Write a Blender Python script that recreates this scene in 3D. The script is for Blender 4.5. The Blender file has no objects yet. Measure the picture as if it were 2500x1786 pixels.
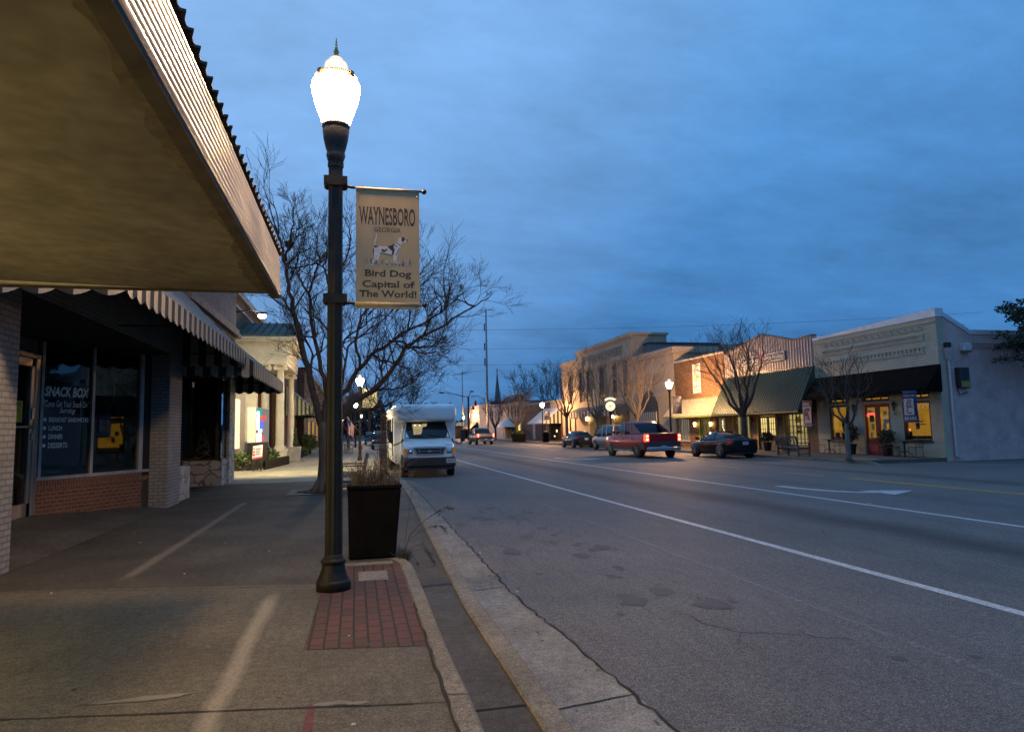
import bpy, math, random
from mathutils import Vector, Matrix
D = bpy.data; SC = bpy.context.scene; COL = SC.collection
R = math.radians; PI = math.pi
V = Vector

# ------------------------------------------------------------------ mesh builder
ORG = {}
class MB:
    def __init__(s):
        s.v = []; s.f = []; s.m = []; s.sm = []
    def face(s, pts, m=0, smooth=False):
        n = len(s.v); s.v.extend([V(p) for p in pts])
        s.f.append(tuple(range(n, n + len(pts)))); s.m.append(m); s.sm.append(smooth)
    def hexa(s, p, m=0):
        n = len(s.v); s.v.extend([V(q) for q in p])
        for q in ((0,3,2,1),(4,5,6,7),(0,1,5,4),(1,2,6,5),(2,3,7,6),(3,0,4,7)):
            s.f.append(tuple(n + i for i in q)); s.m.append(m); s.sm.append(False)
    def box(s, x0, x1, y0, y1, z0, z1, m=0):
        s.hexa([(x0,y0,z0),(x1,y0,z0),(x1,y1,z0),(x0,y1,z0),(x0,y0,z1),(x1,y0,z1),(x1,y1,z1),(x0,y1,z1)], m)
    def beam(s, a, b, w, h, m=0, up=(0,0,1)):
        a = V(a); b = V(b); d = (b - a).normalized(); u = V(up)
        r = d.cross(u)
        if r.length < 1e-4: r = d.cross(V((1,0,0)))
        r.normalize(); u = r.cross(d).normalized()
        r *= w/2; u *= h/2
        s.hexa([a-r-u, a+r-u, b+r-u, b-r-u, a-r+u, a+r+u, b+r+u, b-r+u], m)
    def prism(s, poly, axis, a0, a1, m=0, smooth=False, caps=True):
        """poly of 2-D points extruded along axis: x -> poly is (y,z); y -> (x,z); z -> (x,y)"""
        def P(q, a):
            if axis == 'x': return (a, q[0], q[1])
            if axis == 'y': return (q[0], a, q[1])
            return (q[0], q[1], a)
        n = len(s.v); k = len(poly)
        s.v.extend([V(P(q, a0)) for q in poly]); s.v.extend([V(P(q, a1)) for q in poly])
        for i in range(k):
            j = (i + 1) % k
            s.f.append((n+i, n+j, n+k+j, n+k+i)); s.m.append(m); s.sm.append(smooth)
        if caps:
            s.f.append(tuple(range(n+k-1, n-1, -1))); s.m.append(m); s.sm.append(False)
            s.f.append(tuple(range(n+k, n+2*k))); s.m.append(m); s.sm.append(False)
    def lathe(s, prof, c=(0,0,0), n=16, m=0, smooth=True, axis='z', flute=0.0):
        c = V(c); b = len(s.v)
        for (r, z) in prof:
            for i in range(n):
                a = 2*PI*i/n; rr = r*(1 - flute*(i % 2))
                x, y = rr*math.cos(a), rr*math.sin(a)
                if axis == 'z': p = V((x, y, z))
                elif axis == 'x': p = V((z, x, y))
                else: p = V((x, z, y))
                s.v.append(c + p)
        for j in range(len(prof) - 1):
            for i in range(n):
                k = (i + 1) % n
                s.f.append((b+j*n+i, b+j*n+k, b+(j+1)*n+k, b+(j+1)*n+i)); s.m.append(m); s.sm.append(smooth)
        s.f.append(tuple(b+i for i in range(n-1, -1, -1))); s.m.append(m); s.sm.append(False)
        s.f.append(tuple(b+(len(prof)-1)*n+i for i in range(n))); s.m.append(m); s.sm.append(False)
    def tube(s, pts, rad, n=6, m=0, caps=True):
        pts = [V(p) for p in pts]; k = len(pts)
        if not hasattr(rad, '__len__'): rad = [rad]*k
        b = len(s.v); prev = None
        for i, p in enumerate(pts):
            d = (pts[min(i+1, k-1)] - pts[max(i-1, 0)])
            if d.length < 1e-9: d = V((0,0,1))
            d.normalize()
            if prev is None:
                u = d.cross(V((0.13, 0.27, 0.95)))
                if u.length < 1e-3: u = d.cross(V((1,0,0)))
            else:
                u = prev - d*prev.dot(d)
                if u.length < 1e-4: u = d.cross(V((0.3,0.8,0.1)))
            u.normalize(); w = d.cross(u); prev = u
            for j in range(n):
                a = 2*PI*j/n
                s.v.append(p + (u*math.cos(a) + w*math.sin(a))*rad[i])
        for i in range(k-1):
            for j in range(n):
                q = (j+1) % n
                s.f.append((b+i*n+j, b+i*n+q, b+(i+1)*n+q, b+(i+1)*n+j)); s.m.append(m); s.sm.append(n > 3)
        if caps and n > 3:
            s.f.append(tuple(b+j for j in range(n-1,-1,-1))); s.m.append(m); s.sm.append(False)
            s.f.append(tuple(b+(k-1)*n+j for j in range(n))); s.m.append(m); s.sm.append(False)
    def ball(s, c, r, n=8, m=0, sz=1.0):
        k = max(4, n//2+1)
        s.lathe([(max(1e-4, r*math.sin(PI*i/k)), -r*sz*math.cos(PI*i/k)) for i in range(k+1)], c, n, m)
    def loft(s, rings, m=0, smooth=True, close=True):
        """rings: list of equally long lists of 3-D points"""
        b = len(s.v); k = len(rings[0])
        for r in rings: s.v.extend([V(p) for p in r])
        for i in range(len(rings)-1):
            for j in range(k if close else k-1):
                q = (j+1) % k
                s.f.append((b+i*k+j, b+i*k+q, b+(i+1)*k+q, b+(i+1)*k+j)); s.m.append(m); s.sm.append(smooth)
        if close:
            s.f.append(tuple(b+j for j in range(k-1,-1,-1))); s.m.append(m); s.sm.append(False)
            s.f.append(tuple(b+(len(rings)-1)*k+j for j in range(k))); s.m.append(m); s.sm.append(False)
    def build(s, name, mats, parent=None, local=False, bevel=0.0, subsurf=0, seg=1):
        me = D.meshes.new(name)
        off = V((0,0,0))
        if parent is not None and not local: off = ORG.get(parent.name, V((0,0,0)))
        me.from_pydata([tuple(p - off) for p in s.v], [], s.f)
        if not isinstance(mats, (list, tuple)): mats = [mats]
        for q in mats: me.materials.append(q)
        me.polygons.foreach_set('material_index', s.m)
        me.polygons.foreach_set('use_smooth', s.sm)
        me.update()
        import bmesh
        bm = bmesh.new(); bm.from_mesh(me)
        bmesh.ops.recalc_face_normals(bm, faces=bm.faces)
        bm.to_mesh(me); bm.free()
        o = D.objects.new(name, me); COL.objects.link(o); ORG[o.name] = off
        if parent is not None: o.parent = parent
        if bevel:
            b = o.modifiers.new('b', 'BEVEL'); b.width = bevel; b.segments = seg; b.limit_method = 'ANGLE'; b.angle_limit = R(40)
        if subsurf:
            b = o.modifiers.new('s', 'SUBSURF'); b.levels = subsurf; b.render_levels = subsurf
        return o

def thing(name, label, cat, loc=(0,0,0), rz=0, group=None, off=None):
    o = D.objects.new(name, None); COL.objects.link(o)
    o.location = loc; o.rotation_euler = (0,0,rz); o.empty_display_size = .2
    o['label'] = label; o['category'] = cat; ORG[o.name] = V(loc)
    if group: o['group'] = group
    return o
def tag(o, label, cat, group=None):
    o['label'] = label; o['category'] = cat
    if group: o['group'] = group
    return o
def struct(o):
    o['kind'] = 'structure'; return o
def dup(root, loc, rz=0, label=None, group=None, scale=1.0):
    r = root.copy(); COL.objects.link(r); r.location = loc; r.rotation_euler = (0,0,rz); r.scale = (scale,)*3
    if label: r['label'] = label
    if group: r['group'] = group
    for ch in list(root.children):
        c = ch.copy(); COL.objects.link(c); c.parent = r
        for g in ch.children:
            d = g.copy(); COL.objects.link(d); d.parent = c
    return r

# ------------------------------------------------------------------ materials
MC = {}
def nodes(name):
    m = D.materials.new(name); m.use_nodes = True
    nt = m.node_tree; nt.nodes.clear()
    out = nt.nodes.new('ShaderNodeOutputMaterial')
    return m, nt, out
def N(nt, t, **kw):
    n = nt.nodes.new(t)
    for k, v in kw.items():
        if k.startswith('i_'): n.inputs[k[2:].replace('_', ' ')].default_value = v
        else: setattr(n, k, v)
    return n
def mixc(nt, fac, a, b, blend='MIX'):
    n = nt.nodes.new('ShaderNodeMix'); n.data_type = 'RGBA'; n.blend_type = blend
    for i, v in ((0, fac), (6, a), (7, b)):
        if isinstance(v, (int, float)): n.inputs[i].default_value = v
        elif isinstance(v, tuple): n.inputs[i].default_value = v if len(v) == 4 else v + (1,)
        else: nt.links.new(v, n.inputs[i])
    return n.outputs[2]
def ramp(nt, fac, stops):
    n = nt.nodes.new('ShaderNodeValToRGB'); e = n.color_ramp.elements
    while len(e) < len(stops): e.new(0.5)
    for q, (p, c) in zip(e, stops):
        q.position = p; q.color = (c, c, c, 1) if isinstance(c, (int, float)) else tuple(c) + (1,)
    nt.links.new(fac, n.inputs[0]); return n.outputs[0]
def mathn(nt, op, a, b=None, c=None):
    n = nt.nodes.new('ShaderNodeMath'); n.operation = op
    for i, v in enumerate((a, b, c)):
        if v is None: continue
        if isinstance(v, (int, float)): n.inputs[i].default_value = v
        else: nt.links.new(v, n.inputs[i])
    return n.outputs[0]
def coords(nt):
    return nt.nodes.new('ShaderNodeTexCoord').outputs['Object']
def noise(nt, co, scale, detail=4, rough=.6, stretch=None):
    if stretch:
        mp = N(nt, 'ShaderNodeMapping'); mp.inputs['Scale'].default_value = stretch
        nt.links.new(co, mp.inputs[0]); co = mp.outputs[0]
    n = N(nt, 'ShaderNodeTexNoise'); n.inputs['Scale'].default_value = scale
    n.inputs['Detail'].default_value = detail; n.inputs['Roughness'].default_value = rough
    nt.links.new(co, n.inputs['Vector']); return n.outputs['Fac']
def c4(c): return tuple(c) + (1,) if len(c) == 3 else tuple(c)
def P(name, col=(.1,.1,.1), rough=.6, metal=0., var=.25, vs=3., fine=0., fs=60., bump=0., bs=80., spec=.5, coat=0., emit=None, es=0., stretch=None):
    if name in MC: return MC[name]
    m, nt, out = nodes(name); L = nt.links
    b = N(nt, 'ShaderNodeBsdfPrincipled')
    b.inputs['Roughness'].default_value = rough; b.inputs['Metallic'].default_value = metal
    b.inputs['Specular IOR Level'].default_value = spec; b.inputs['Coat Weight'].default_value = coat
    c = c4(col)
    if var or fine or bump: co = coords(nt)
    src = None
    if var:
        f = noise(nt, co, vs, 5, .6, stretch)
        lo = tuple(v*(1-var) for v in c[:3]); hi = tuple(min(1, v*(1+var)) for v in c[:3])
        src = ramp(nt, f, [(.3, lo), (.7, hi)])
    if fine:
        f2 = noise(nt, co, fs, 2, .5)
        k = ramp(nt, f2, [(.3, 1-fine), (.7, 1+fine if fine < 1 else 1)])
        src = mixc(nt, 1.0, src if src else c, k, 'MULTIPLY')
    if src: L.new(src, b.inputs['Base Color'])
    else: b.inputs['Base Color'].default_value = c
    if bump:
        bn = N(nt, 'ShaderNodeBump'); bn.inputs['Strength'].default_value = bump; bn.inputs['Distance'].default_value = .01
        L.new(noise(nt, co, bs, 3), bn.inputs['Height']); L.new(bn.outputs[0], b.inputs['Normal'])
    if emit:
        b.inputs['Emission Color'].default_value = c4(emit); b.inputs['Emission Strength'].default_value = es
    L.new(b.outputs[0], out.inputs[0]); MC[name] = m; return m
def E(name, col, strength, var=0., vs=4.):
    if name in MC: return MC[name]
    m, nt, out = nodes(name)
    e = N(nt, 'ShaderNodeEmission'); e.inputs[0].default_value = c4(col); e.inputs[1].default_value = strength
    if var:
        f = noise(nt, coords(nt), vs, 3)
        nt.links.new(ramp(nt, f, [(.3, tuple(v*(1-var) for v in col[:3])), (.7, tuple(v*(1+var) for v in col[:3]))]), e.inputs[0])
    nt.links.new(e.outputs[0], out.inputs[0]); MC[name] = m; return m
def BRICK(name, c1, c2, mortar, bw=.21, rh=.075, ms=.011, rough=.8, bump=.6, vert=False, floor=False, stain=.35, mortar_smooth=.1):
    if name in MC: return MC[name]
    m, nt, out = nodes(name); L = nt.links
    b = N(nt, 'ShaderNodeBsdfPrincipled'); b.inputs['Roughness'].default_value = rough; b.inputs['Specular IOR Level'].default_value = .3
    co = coords(nt)
    sp = N(nt, 'ShaderNodeSeparateXYZ'); L.new(co, sp.inputs[0])
    cb = N(nt, 'ShaderNodeCombineXYZ')
    if floor:
        L.new(sp.outputs[1], cb.inputs[0]); L.new(sp.outputs[0], cb.inputs[1])
    else:
        h = mathn(nt, 'ADD', sp.outputs[0], sp.outputs[1])
        L.new(sp.outputs[2] if vert else h, cb.inputs[0]); L.new(h if vert else sp.outputs[2], cb.inputs[1])
    # slightly wavering joints
    wob = N(nt, 'ShaderNodeTexNoise'); wob.inputs['Scale'].default_value = 6
    L.new(co, wob.inputs['Vector'])
    sub = N(nt, 'ShaderNodeVectorMath', operation='SCALE'); sub.inputs['Scale'].default_value = .012
    L.new(wob.outputs['Color'], sub.inputs[0])
    ad = N(nt, 'ShaderNodeVectorMath', operation='ADD'); L.new(cb.outputs[0], ad.inputs[0]); L.new(sub.outputs[0], ad.inputs[1])
    t = N(nt, 'ShaderNodeTexBrick'); L.new(ad.outputs[0], t.inputs['Vector'])
    t.inputs['Scale'].default_value = 1; t.inputs['Brick Width'].default_value = bw; t.inputs['Row Height'].default_value = rh
    t.inputs['Mortar Size'].default_value = ms; t.inputs['Mortar Smooth'].default_value = mortar_smooth; t.inputs['Bias'].default_value = -.1
    t.inputs['Color1'].default_value = c4(c1); t.inputs['Color2'].default_value = c4(c2); t.inputs['Mortar'].default_value = c4(mortar)
    f = noise(nt, co, 1.7, 6, .65)
    k = ramp(nt, f, [(.3, 1-stain), (.72, 1.0)])
    f2 = noise(nt, co, 70, 2)
    k2 = ramp(nt, f2, [(.3, .85), (.7, 1.0)])
    L.new(mixc(nt, 1., mixc(nt, 1., t.outputs['Color'], k, 'MULTIPLY'), k2, 'MULTIPLY'), b.inputs['Base Color'])
    bn = N(nt, 'ShaderNodeBump'); bn.inputs['Strength'].default_value = bump; bn.inputs['Distance'].default_value = .012; bn.invert = True
    L.new(t.outputs['Fac'], bn.inputs['Height']); L.new(bn.outputs[0], b.inputs['Normal'])
    L.new(b.outputs[0], out.inputs[0]); MC[name] = m; return m
def STRIPE(name, axis, period, ca, cb, duty=.5, rough=.75, off=0.):
    """woven fabric with stripes across one object axis"""
    if name in MC: return MC[name]
    m, nt, out = nodes(name); L = nt.links
    b = N(nt, 'ShaderNodeBsdfPrincipled'); b.inputs['Roughness'].default_value = rough
    co = coords(nt); sp = N(nt, 'ShaderNodeSeparateXYZ'); L.new(co, sp.inputs[0])
    u = mathn(nt, 'FRACT', mathn(nt, 'ADD', mathn(nt, 'DIVIDE', sp.outputs['xyz'.index(axis)], period), 100.0 + off))
    s = mathn(nt, 'LESS_THAN', u, duty)
    k = ramp(nt, noise(nt, co, 5, 5), [(.3, .75), (.7, 1.)])
    L.new(mixc(nt, 1., mixc(nt, s, c4(ca), c4(cb)), k, 'MULTIPLY'), b.inputs['Base Color'])
    L.new(b.outputs[0], out.inputs[0]); MC[name] = m; return m
def GLASS(name, tint=(.55,.6,.6), refl=1.0, rough=.015):
    if name in MC: return MC[name]
    m, nt, out = nodes(name); L = nt.links
    t = N(nt, 'ShaderNodeBsdfTransparent'); t.inputs[0].default_value = c4(tint)
    g = N(nt, 'ShaderNodeBsdfGlossy'); g.inputs['Roughness'].default_value = rough; g.inputs[0].default_value = (.9,.95,1,1)
    fr = N(nt, 'ShaderNodeFresnel'); fr.inputs[0].default_value = 1.5
    mx = N(nt, 'ShaderNodeMixShader')
    L.new(mathn(nt, 'MINIMUM', mathn(nt, 'MULTIPLY', fr.outputs[0], refl), 1.0), mx.inputs[0]); L.new(t.outputs[0], mx.inputs[1]); L.new(g.outputs[0], mx.inputs[2])
    L.new(mx.outputs[0], out.inputs[0]); MC[name] = m; return m

# ------------------------------------------------------------------ lettering
def text_polys(s, serif=False, bold=0., shear=0.):
    cu = D.curves.new('lettering', 'FONT'); cu.body = s; cu.size = 1; cu.offset = bold; cu.shear = shear; cu.resolution_u = 3
    ob = D.objects.new('lettering', cu); me = D.meshes.new_from_object(ob)
    vs = [V((v.co.x, v.co.y, 0)) for v in me.vertices]; fs = [tuple(p.vertices) for p in me.polygons]
    D.objects.remove(ob); D.meshes.remove(me); D.curves.remove(cu)
    polys = [[vs[i] for i in f] for f in fs]
    if serif:
        cnt = {}
        for f in fs:
            for i in range(len(f)):
                e = tuple(sorted((f[i], f[(i+1) % len(f)]))); cnt[e] = cnt.get(e, 0) + 1
        cap = max(v.y for v in vs)
        levels = [0., cap]
        import collections
        ycount = collections.Counter(round(v.y, 3) for v in vs)
        for y, n in ycount.items():
            if n > 3 and .4*cap < y < .85*cap: levels.append(y)
        for e, n in cnt.items():
            a, b = vs[e[0]], vs[e[1]]
            if n == 1 and abs(a.y - b.y) < 2e-3 and .03 < abs(a.x - b.x) < .24:
                for lv in levels:
                    if abs(a.y - lv) < .012:
                        x0, x1 = min(a.x, b.x) - .055, max(a.x, b.x) + .055
                        y0, y1 = (lv, lv + .045) if lv < .1 else (lv - .045, lv)
                        polys.append([V((x0,y0,0)), V((x1,y0,0)), V((x1,y1,0)), V((x0,y1,0))])
    return polys
def put_text(mb, s, o, ux, uy, w, h, m=0, serif=False, bold=0., shear=0., proud=.0, center=True):
    """fit string s in the w x h rectangle whose lower left corner is o"""
    pol = text_polys(s, serif, bold, shear)
    xs = [p.x for q in pol for p in q]; ys = [p.y for q in pol for p in q]
    x0, x1, y0, y1 = min(xs), max(xs), min(ys), max(ys)
    o = V(o); ux = V(ux); uy = V(uy); nz = ux.cross(uy)
    for q in pol:
        mb.face([o + ux*((p.x-x0)/(x1-x0)*w) + uy*((p.y-y0)/(y1-y0)*h) + nz*proud for p in q], m)
def flat(mb, pts, o, ux, uy, m=0, proud=0.):
    o = V(o); ux = V(ux); uy = V(uy); nz = ux.cross(uy)
    mb.face([o + ux*p[0] + uy*p[1] + nz*proud for p in pts], m)
def wall_x(mb, x0, x1, y0, y1, z0, z1, ops, m=0):
    """wall slab in the plane x, with rectangular openings (ya,yb,za,zb)"""
    ys = sorted({y0, y1} | {v for o in ops for v in o[:2] if y0 < v < y1})
    for a, b in zip(ys[:-1], ys[1:]):
        mid = (a+b)/2; cuts = sorted([(o[2], o[3]) for o in ops if o[0] < mid < o[1]])
        z = z0
        for (c, d) in cuts:
            if c > z + 1e-4: mb.box(x0, x1, a, b, z, c, m)
            z = max(z, d)
        if z < z1 - 1e-4: mb.box(x0, x1, a, b, z, z1, m)
def arch(yc, z0, zs, hw, n=10):
    """outline of an arched opening: width 2*hw, sill z0, springing zs, in (y,z)"""
    return [(yc-hw, z0), (yc+hw, z0)] + [(yc + hw*math.cos(PI*i/n), zs + hw*math.sin(PI*i/n)) for i in range(n+1)]

# ------------------------------------------------------------------ camera
CAM = V((0, 0, 1.75))
yaw, pit, rol = R(13.0), R(5.3), R(-1.1)
f0 = V((math.sin(yaw), math.cos(yaw), 0)); r0 = V((math.cos(yaw), -math.sin(yaw), 0)); u0 = V((0,0,1))
fw = f0*math.cos(pit) + u0*math.sin(pit); up = u0*math.cos(pit) - f0*math.sin(pit)
rt = r0*math.cos(rol) + up*math.sin(rol); upp = up*math.cos(rol) - r0*math.sin(rol)
cam = D.objects.new('camera', D.cameras.new('camera')); COL.objects.link(cam)
cam.data.lens = 24.0; cam.data.sensor_width = 36.0; cam.data.clip_end = 3000; cam.data.clip_start = .05
cam.matrix_world = Matrix(((rt.x, upp.x, -fw.x, CAM.x), (rt.y, upp.y, -fw.y, CAM.y), (rt.z, upp.z, -fw.z, CAM.z), (0,0,0,1)))
SC.camera = cam

# ------------------------------------------------------------------ dusk sky
W = D.worlds.new('World'); SC.world = W; W.use_nodes = True
nt = W.node_tree; nt.nodes.clear(); L = nt.links
out = nt.nodes.new('ShaderNodeOutputWorld'); bg = nt.nodes.new('ShaderNodeBackground')
sky = nt.nodes.new('ShaderNodeTexSky'); sky.sky_type = 'NISHITA'; sky.sun_disc = False
sky.sun_elevation = R(-2.0); sky.sun_rotation = R(200); sky.air_density = 1.2; sky.dust_density = 1.0; sky.ozone_density = 3.0
tc = nt.nodes.new('ShaderNodeTexCoord'); sp = N(nt, 'ShaderNodeSeparateXYZ'); L.new(tc.outputs['Generated'], sp.inputs[0])
zz = mathn(nt, 'MAXIMUM', sp.outputs[2], 0.0)
den = mathn(nt, 'ADD', zz, .22)
cx = mathn(nt, 'DIVIDE', sp.outputs[0], den); cy = mathn(nt, 'DIVIDE', sp.outputs[1], den)
cb = N(nt, 'ShaderNodeCombineXYZ'); L.new(cx, cb.inputs[0]); L.new(cy, cb.inputs[1])
n1 = noise(nt, cb.outputs[0], 1.5, 8, .66, (1.0, 1.6, 1)); n2 = noise(nt, cb.outputs[0], .5, 4, .5)
cl = mathn(nt, 'ADD', mathn(nt, 'MULTIPLY', n1, .6), mathn(nt, 'MULTIPLY', n2, .4))
elev = ramp(nt, zz, [(0.0, (.033,.128,.305)), (.10, (.036,.140,.335)), (.28, (.050,.172,.395)), (.55, (.080,.240,.510)), (1.0, (.09,.25,.52))])
cloud = ramp(nt, cl, [(.36, .72), (.47, .93), (.54, 1.06), (.64, 1.24)])
c1 = mixc(nt, 1., elev, cloud, 'MULTIPLY')
# paler towards the west (the last light, over the roofs of the near row)
dw = N(nt, 'ShaderNodeVectorMath', operation='DOT_PRODUCT'); L.new(tc.outputs['Generated'], dw.inputs[0]); dw.inputs[1].default_value = V((-.42, .62, .66)).normalized()
wk = ramp(nt, dw.outputs['Value'], [(.50, 0.), (1.0, .66)])
c2 = mixc(nt, wk, c1, mixc(nt, 1., (.27,.46,.76), ramp(nt, cl, [(.36,.82),(.63,1.12)]), 'MULTIPLY'))
c3 = mixc(nt, .06, c2, sky.outputs[0], 'ADD')
L.new(c3, bg.inputs[0]); bg.inputs[1].default_value = 1.42
L.new(bg.outputs[0], out.inputs[0])
SC.view_settings.view_transform = 'Standard'; SC.view_settings.look = 'None'
SC.view_settings.exposure = 0; SC.view_settings.gamma = 1
SC.cycles.use_denoising = True; SC.cycles.denoiser = 'OPENIMAGEDENOISE'
SC.cycles.max_bounces = 6; SC.cycles.diffuse_bounces = 3; SC.cycles.glossy_bounces = 3; SC.cycles.transparent_max_bounces = 12
SC.cycles.caustics_reflective = False; SC.cycles.caustics_refractive = False; SC.cycles.sample_clamp_indirect = 4
SC.cycles.use_adaptive_sampling = True; SC.cycles.adaptive_threshold = .01
# ------------------------------------------------------------------ ground and street
def ASPHALT():
    m, nt, out = nodes('asphalt'); L = nt.links
    b = N(nt, 'ShaderNodeBsdfPrincipled'); b.inputs['Roughness'].default_value = .75; b.inputs['Specular IOR Level'].default_value = .35
    co = coords(nt); sp = N(nt, 'ShaderNodeSeparateXYZ'); L.new(co, sp.inputs[0])
    base = ramp(nt, noise(nt, co, .35, 6, .65), [(.3, (.105,.099,.092)), (.7, (.142,.135,.125))])
    s1 = mixc(nt, 1., ramp(nt, noise(nt, co, 75, 2, .7), [(.38, .40), (.5, .95), (.62, 1.8)]), ramp(nt, noise(nt, co, 21, 3, .7), [(.35, .72), (.65, 1.3)]), 'MULTIPLY')
    c = mixc(nt, 1., base, s1, 'MULTIPLY')
    s2 = ramp(nt, noise(nt, co, 3.0, 5, .7, (2.2, .5, 1)), [(.3, .80), (.65, 1.06)])
    c = mixc(nt, 1., c, s2, 'MULTIPLY')
    s3 = ramp(nt, noise(nt, co, 14, 5, .75), [(.32, .78), (.6, 1.05)])
    c = mixc(nt, 1., c, s3, 'MULTIPLY')
    wob = mathn(nt, 'MULTIPLY', mathn(nt, 'SUBTRACT', noise(nt, co, .25, 3), .5), .9)
    x = mathn(nt, 'ADD', sp.outputs[0], wob)
    for xc, hw, k in ((8.55, .8, .42), (12.9, .7, .8), (17.6, .8, .55), (6.9, .3, .9), (10.0, .3, .88)):   # oil dripped along the lane centres
        d = mathn(nt, 'DIVIDE', mathn(nt, 'ABSOLUTE', mathn(nt, 'SUBTRACT', x, xc)), hw)
        c = mixc(nt, 1., c, ramp(nt, d, [(.1, k), (.55, (1+k)/2), (1., 1.)]), 'MULTIPLY')
    L.new(c, b.inputs['Base Color'])
    bn = N(nt, 'ShaderNodeBump'); bn.inputs['Strength'].default_value = .5; bn.inputs['Distance'].default_value = .006
    L.new(noise(nt, co, 90, 3, .6), bn.inputs['Height']); L.new(bn.outputs[0], b.inputs['Normal'])
    L.new(b.outputs[0], out.inputs[0]); return m
def CONCRETE(name, c, drips=(), stain=.3, dark=()):
    m, nt, out = nodes(name); L = nt.links
    b = N(nt, 'ShaderNodeBsdfPrincipled'); b.inputs['Roughness'].default_value = .8; b.inputs['Specular IOR Level'].default_value = .3
    co = coords(nt); sp = N(nt, 'ShaderNodeSeparateXYZ'); L.new(co, sp.inputs[0])
    col = ramp(nt, noise(nt, co, .8, 7, .65), [(.3, tuple(v*(1-1.3*stain) for v in c)), (.66, tuple(v*(1+.3*stain) for v in c))])
    col = mixc(nt, 1., col, ramp(nt, noise(nt, co, 13, 5, .75), [(.34, .66), (.62, 1.10)]), 'MULTIPLY')
    col = mixc(nt, 1., col, ramp(nt, noise(nt, co, 75, 2, .6), [(.34, .55), (.64, 1.30)]), 'MULTIPLY')
    for (xc, hw, ya, yb) in drips:      # concrete scoured pale under a dripping edge
        w = mathn(nt, 'MULTIPLY', mathn(nt, 'SUBTRACT', noise(nt, co, 2.2, 4), .5), .10)
        d = mathn(nt, 'DIVIDE', mathn(nt, 'ABSOLUTE', mathn(nt, 'SUBTRACT', mathn(nt, 'ADD', sp.outputs[0], w), xc)), hw)
        mk = ramp(nt, d, [(.25, 1.), (1., 0.)])
        ys = ramp(nt, mathn(nt, 'DIVIDE', mathn(nt, 'SUBTRACT', sp.outputs[1], ya), yb - ya), [(0., 0.), (.04, 1.), (.96, 1.), (1., 0.)])
        g = ramp(nt, noise(nt, co, 45, 3, .7), [(.3, .35), (.6, 1.)])
        k = mathn(nt, 'MULTIPLY', mathn(nt, 'MULTIPLY', mk, ys), g)
        col = mixc(nt, k, col, tuple(min(.8, v*2.0) for v in c))
    L.new(col, b.inputs['Base Color'])
    bn = N(nt, 'ShaderNodeBump'); bn.inputs['Strength'].default_value = .35; bn.inputs['Distance'].default_value = .006
    L.new(noise(nt, co, 120, 3), bn.inputs['Height']); L.new(bn.outputs[0], b.inputs['Normal'])
    L.new(b.outputs[0], out.inputs[0]); return m
def PAINT(name, c, wear=.55):
    m, nt, out = nodes(name); L = nt.links
    b = N(nt, 'ShaderNodeBsdfPrincipled'); b.inputs['Roughness'].default_value = .6
    t = N(nt, 'ShaderNodeBsdfTransparent'); mx = N(nt, 'ShaderNodeMixShader')
    co = coords(nt)
    k = ramp(nt, noise(nt, co, 24, 5, .75), [(wear-.2, 1.), (wear+.12, 0.)])
    L.new(ramp(nt, noise(nt, co, 3, 5), [(.3, tuple(v*.75 for v in c)), (.7, c)]), b.inputs['Base Color'])
    L.new(k, mx.inputs[0]); L.new(t.outputs[0], mx.inputs[1]); L.new(b.outputs[0], mx.inputs[2])
    L.new(mx.outputs[0], out.inputs[0]); return m

asphalt = ASPHALT()
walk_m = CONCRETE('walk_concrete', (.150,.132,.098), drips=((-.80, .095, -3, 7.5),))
walk_shaded = CONCRETE('walk_concrete_shaded', (.088,.078,.060), drips=((-2.53, .10, 8.6, 17.6),), stain=.4)  # unlit stretch: shade put into the concrete colour, plus the drip wear
kerb_m = CONCRETE('kerb_concrete', (.255,.22,.165), stain=.35)
gut_m = CONCRETE('gutter_concrete', (.27,.25,.215), stain=.4)
strip_m = CONCRETE('strip_concrete', (.105,.095,.078), stain=.4)
far_m = CONCRETE('far_walk_concrete', (.14,.115,.095))
dirt = P('soil', (.06,.045,.03), .95, var=.4, vs=6, bump=.5)
crack = P('crack_filler', (.022,.019,.015), .95, var=.3)
mulch_m = P('pale_mulch', (.34,.25,.15), .95, var=.4, vs=4, fine=.4, fs=40)

g = MB(); g.box(-900, 900, -300, 1500, -.6, -.06); struct(g.build('ground', P('far_ground', (.05,.05,.045), .95)))
g = MB(); g.face([(1.3,-40,0),(21.3,-40,0),(21.3,620,0),(1.3,620,0)]); g.face([(21.3,-40,0),(120,-40,0),(120,25.1,0),(21.3,25.1,0)])
struct(g.build('road', asphalt))
# near pavement: slabs, two kerb steps, gutter
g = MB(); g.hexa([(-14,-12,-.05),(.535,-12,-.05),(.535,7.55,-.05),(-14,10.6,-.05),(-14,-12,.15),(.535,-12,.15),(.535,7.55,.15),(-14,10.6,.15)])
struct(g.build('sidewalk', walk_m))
g = MB(); g.box(-14, 1.25, 24.0, 118, -.05, .15); struct(g.build('lit_sidewalk', CONCRETE('walk_concrete_lit', (.29,.265,.20), stain=.3)))  # floodlit stretch: the light is put into a paler concrete colour
g = MB(); g.prism([(-14,10.6),(.535,7.55),(.535,9.0),(.62,9.0),(.62,24.0),(-14,24.0)], 'z', -.05, .15); struct(g.build('shaded_sidewalk', walk_shaded))
def strip(name, m, pts, z0, z1, bev=0.0):
    """pts: (x_left, x_right, y)"""
    g = MB()
    rings = [[(a, y, z0), (b, y, z0), (b, y, z1), (a, y, z1)] for (a, b, y) in pts]
    g.loft(rings, 0, False); return g.build(name, m, bevel=bev)
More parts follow.
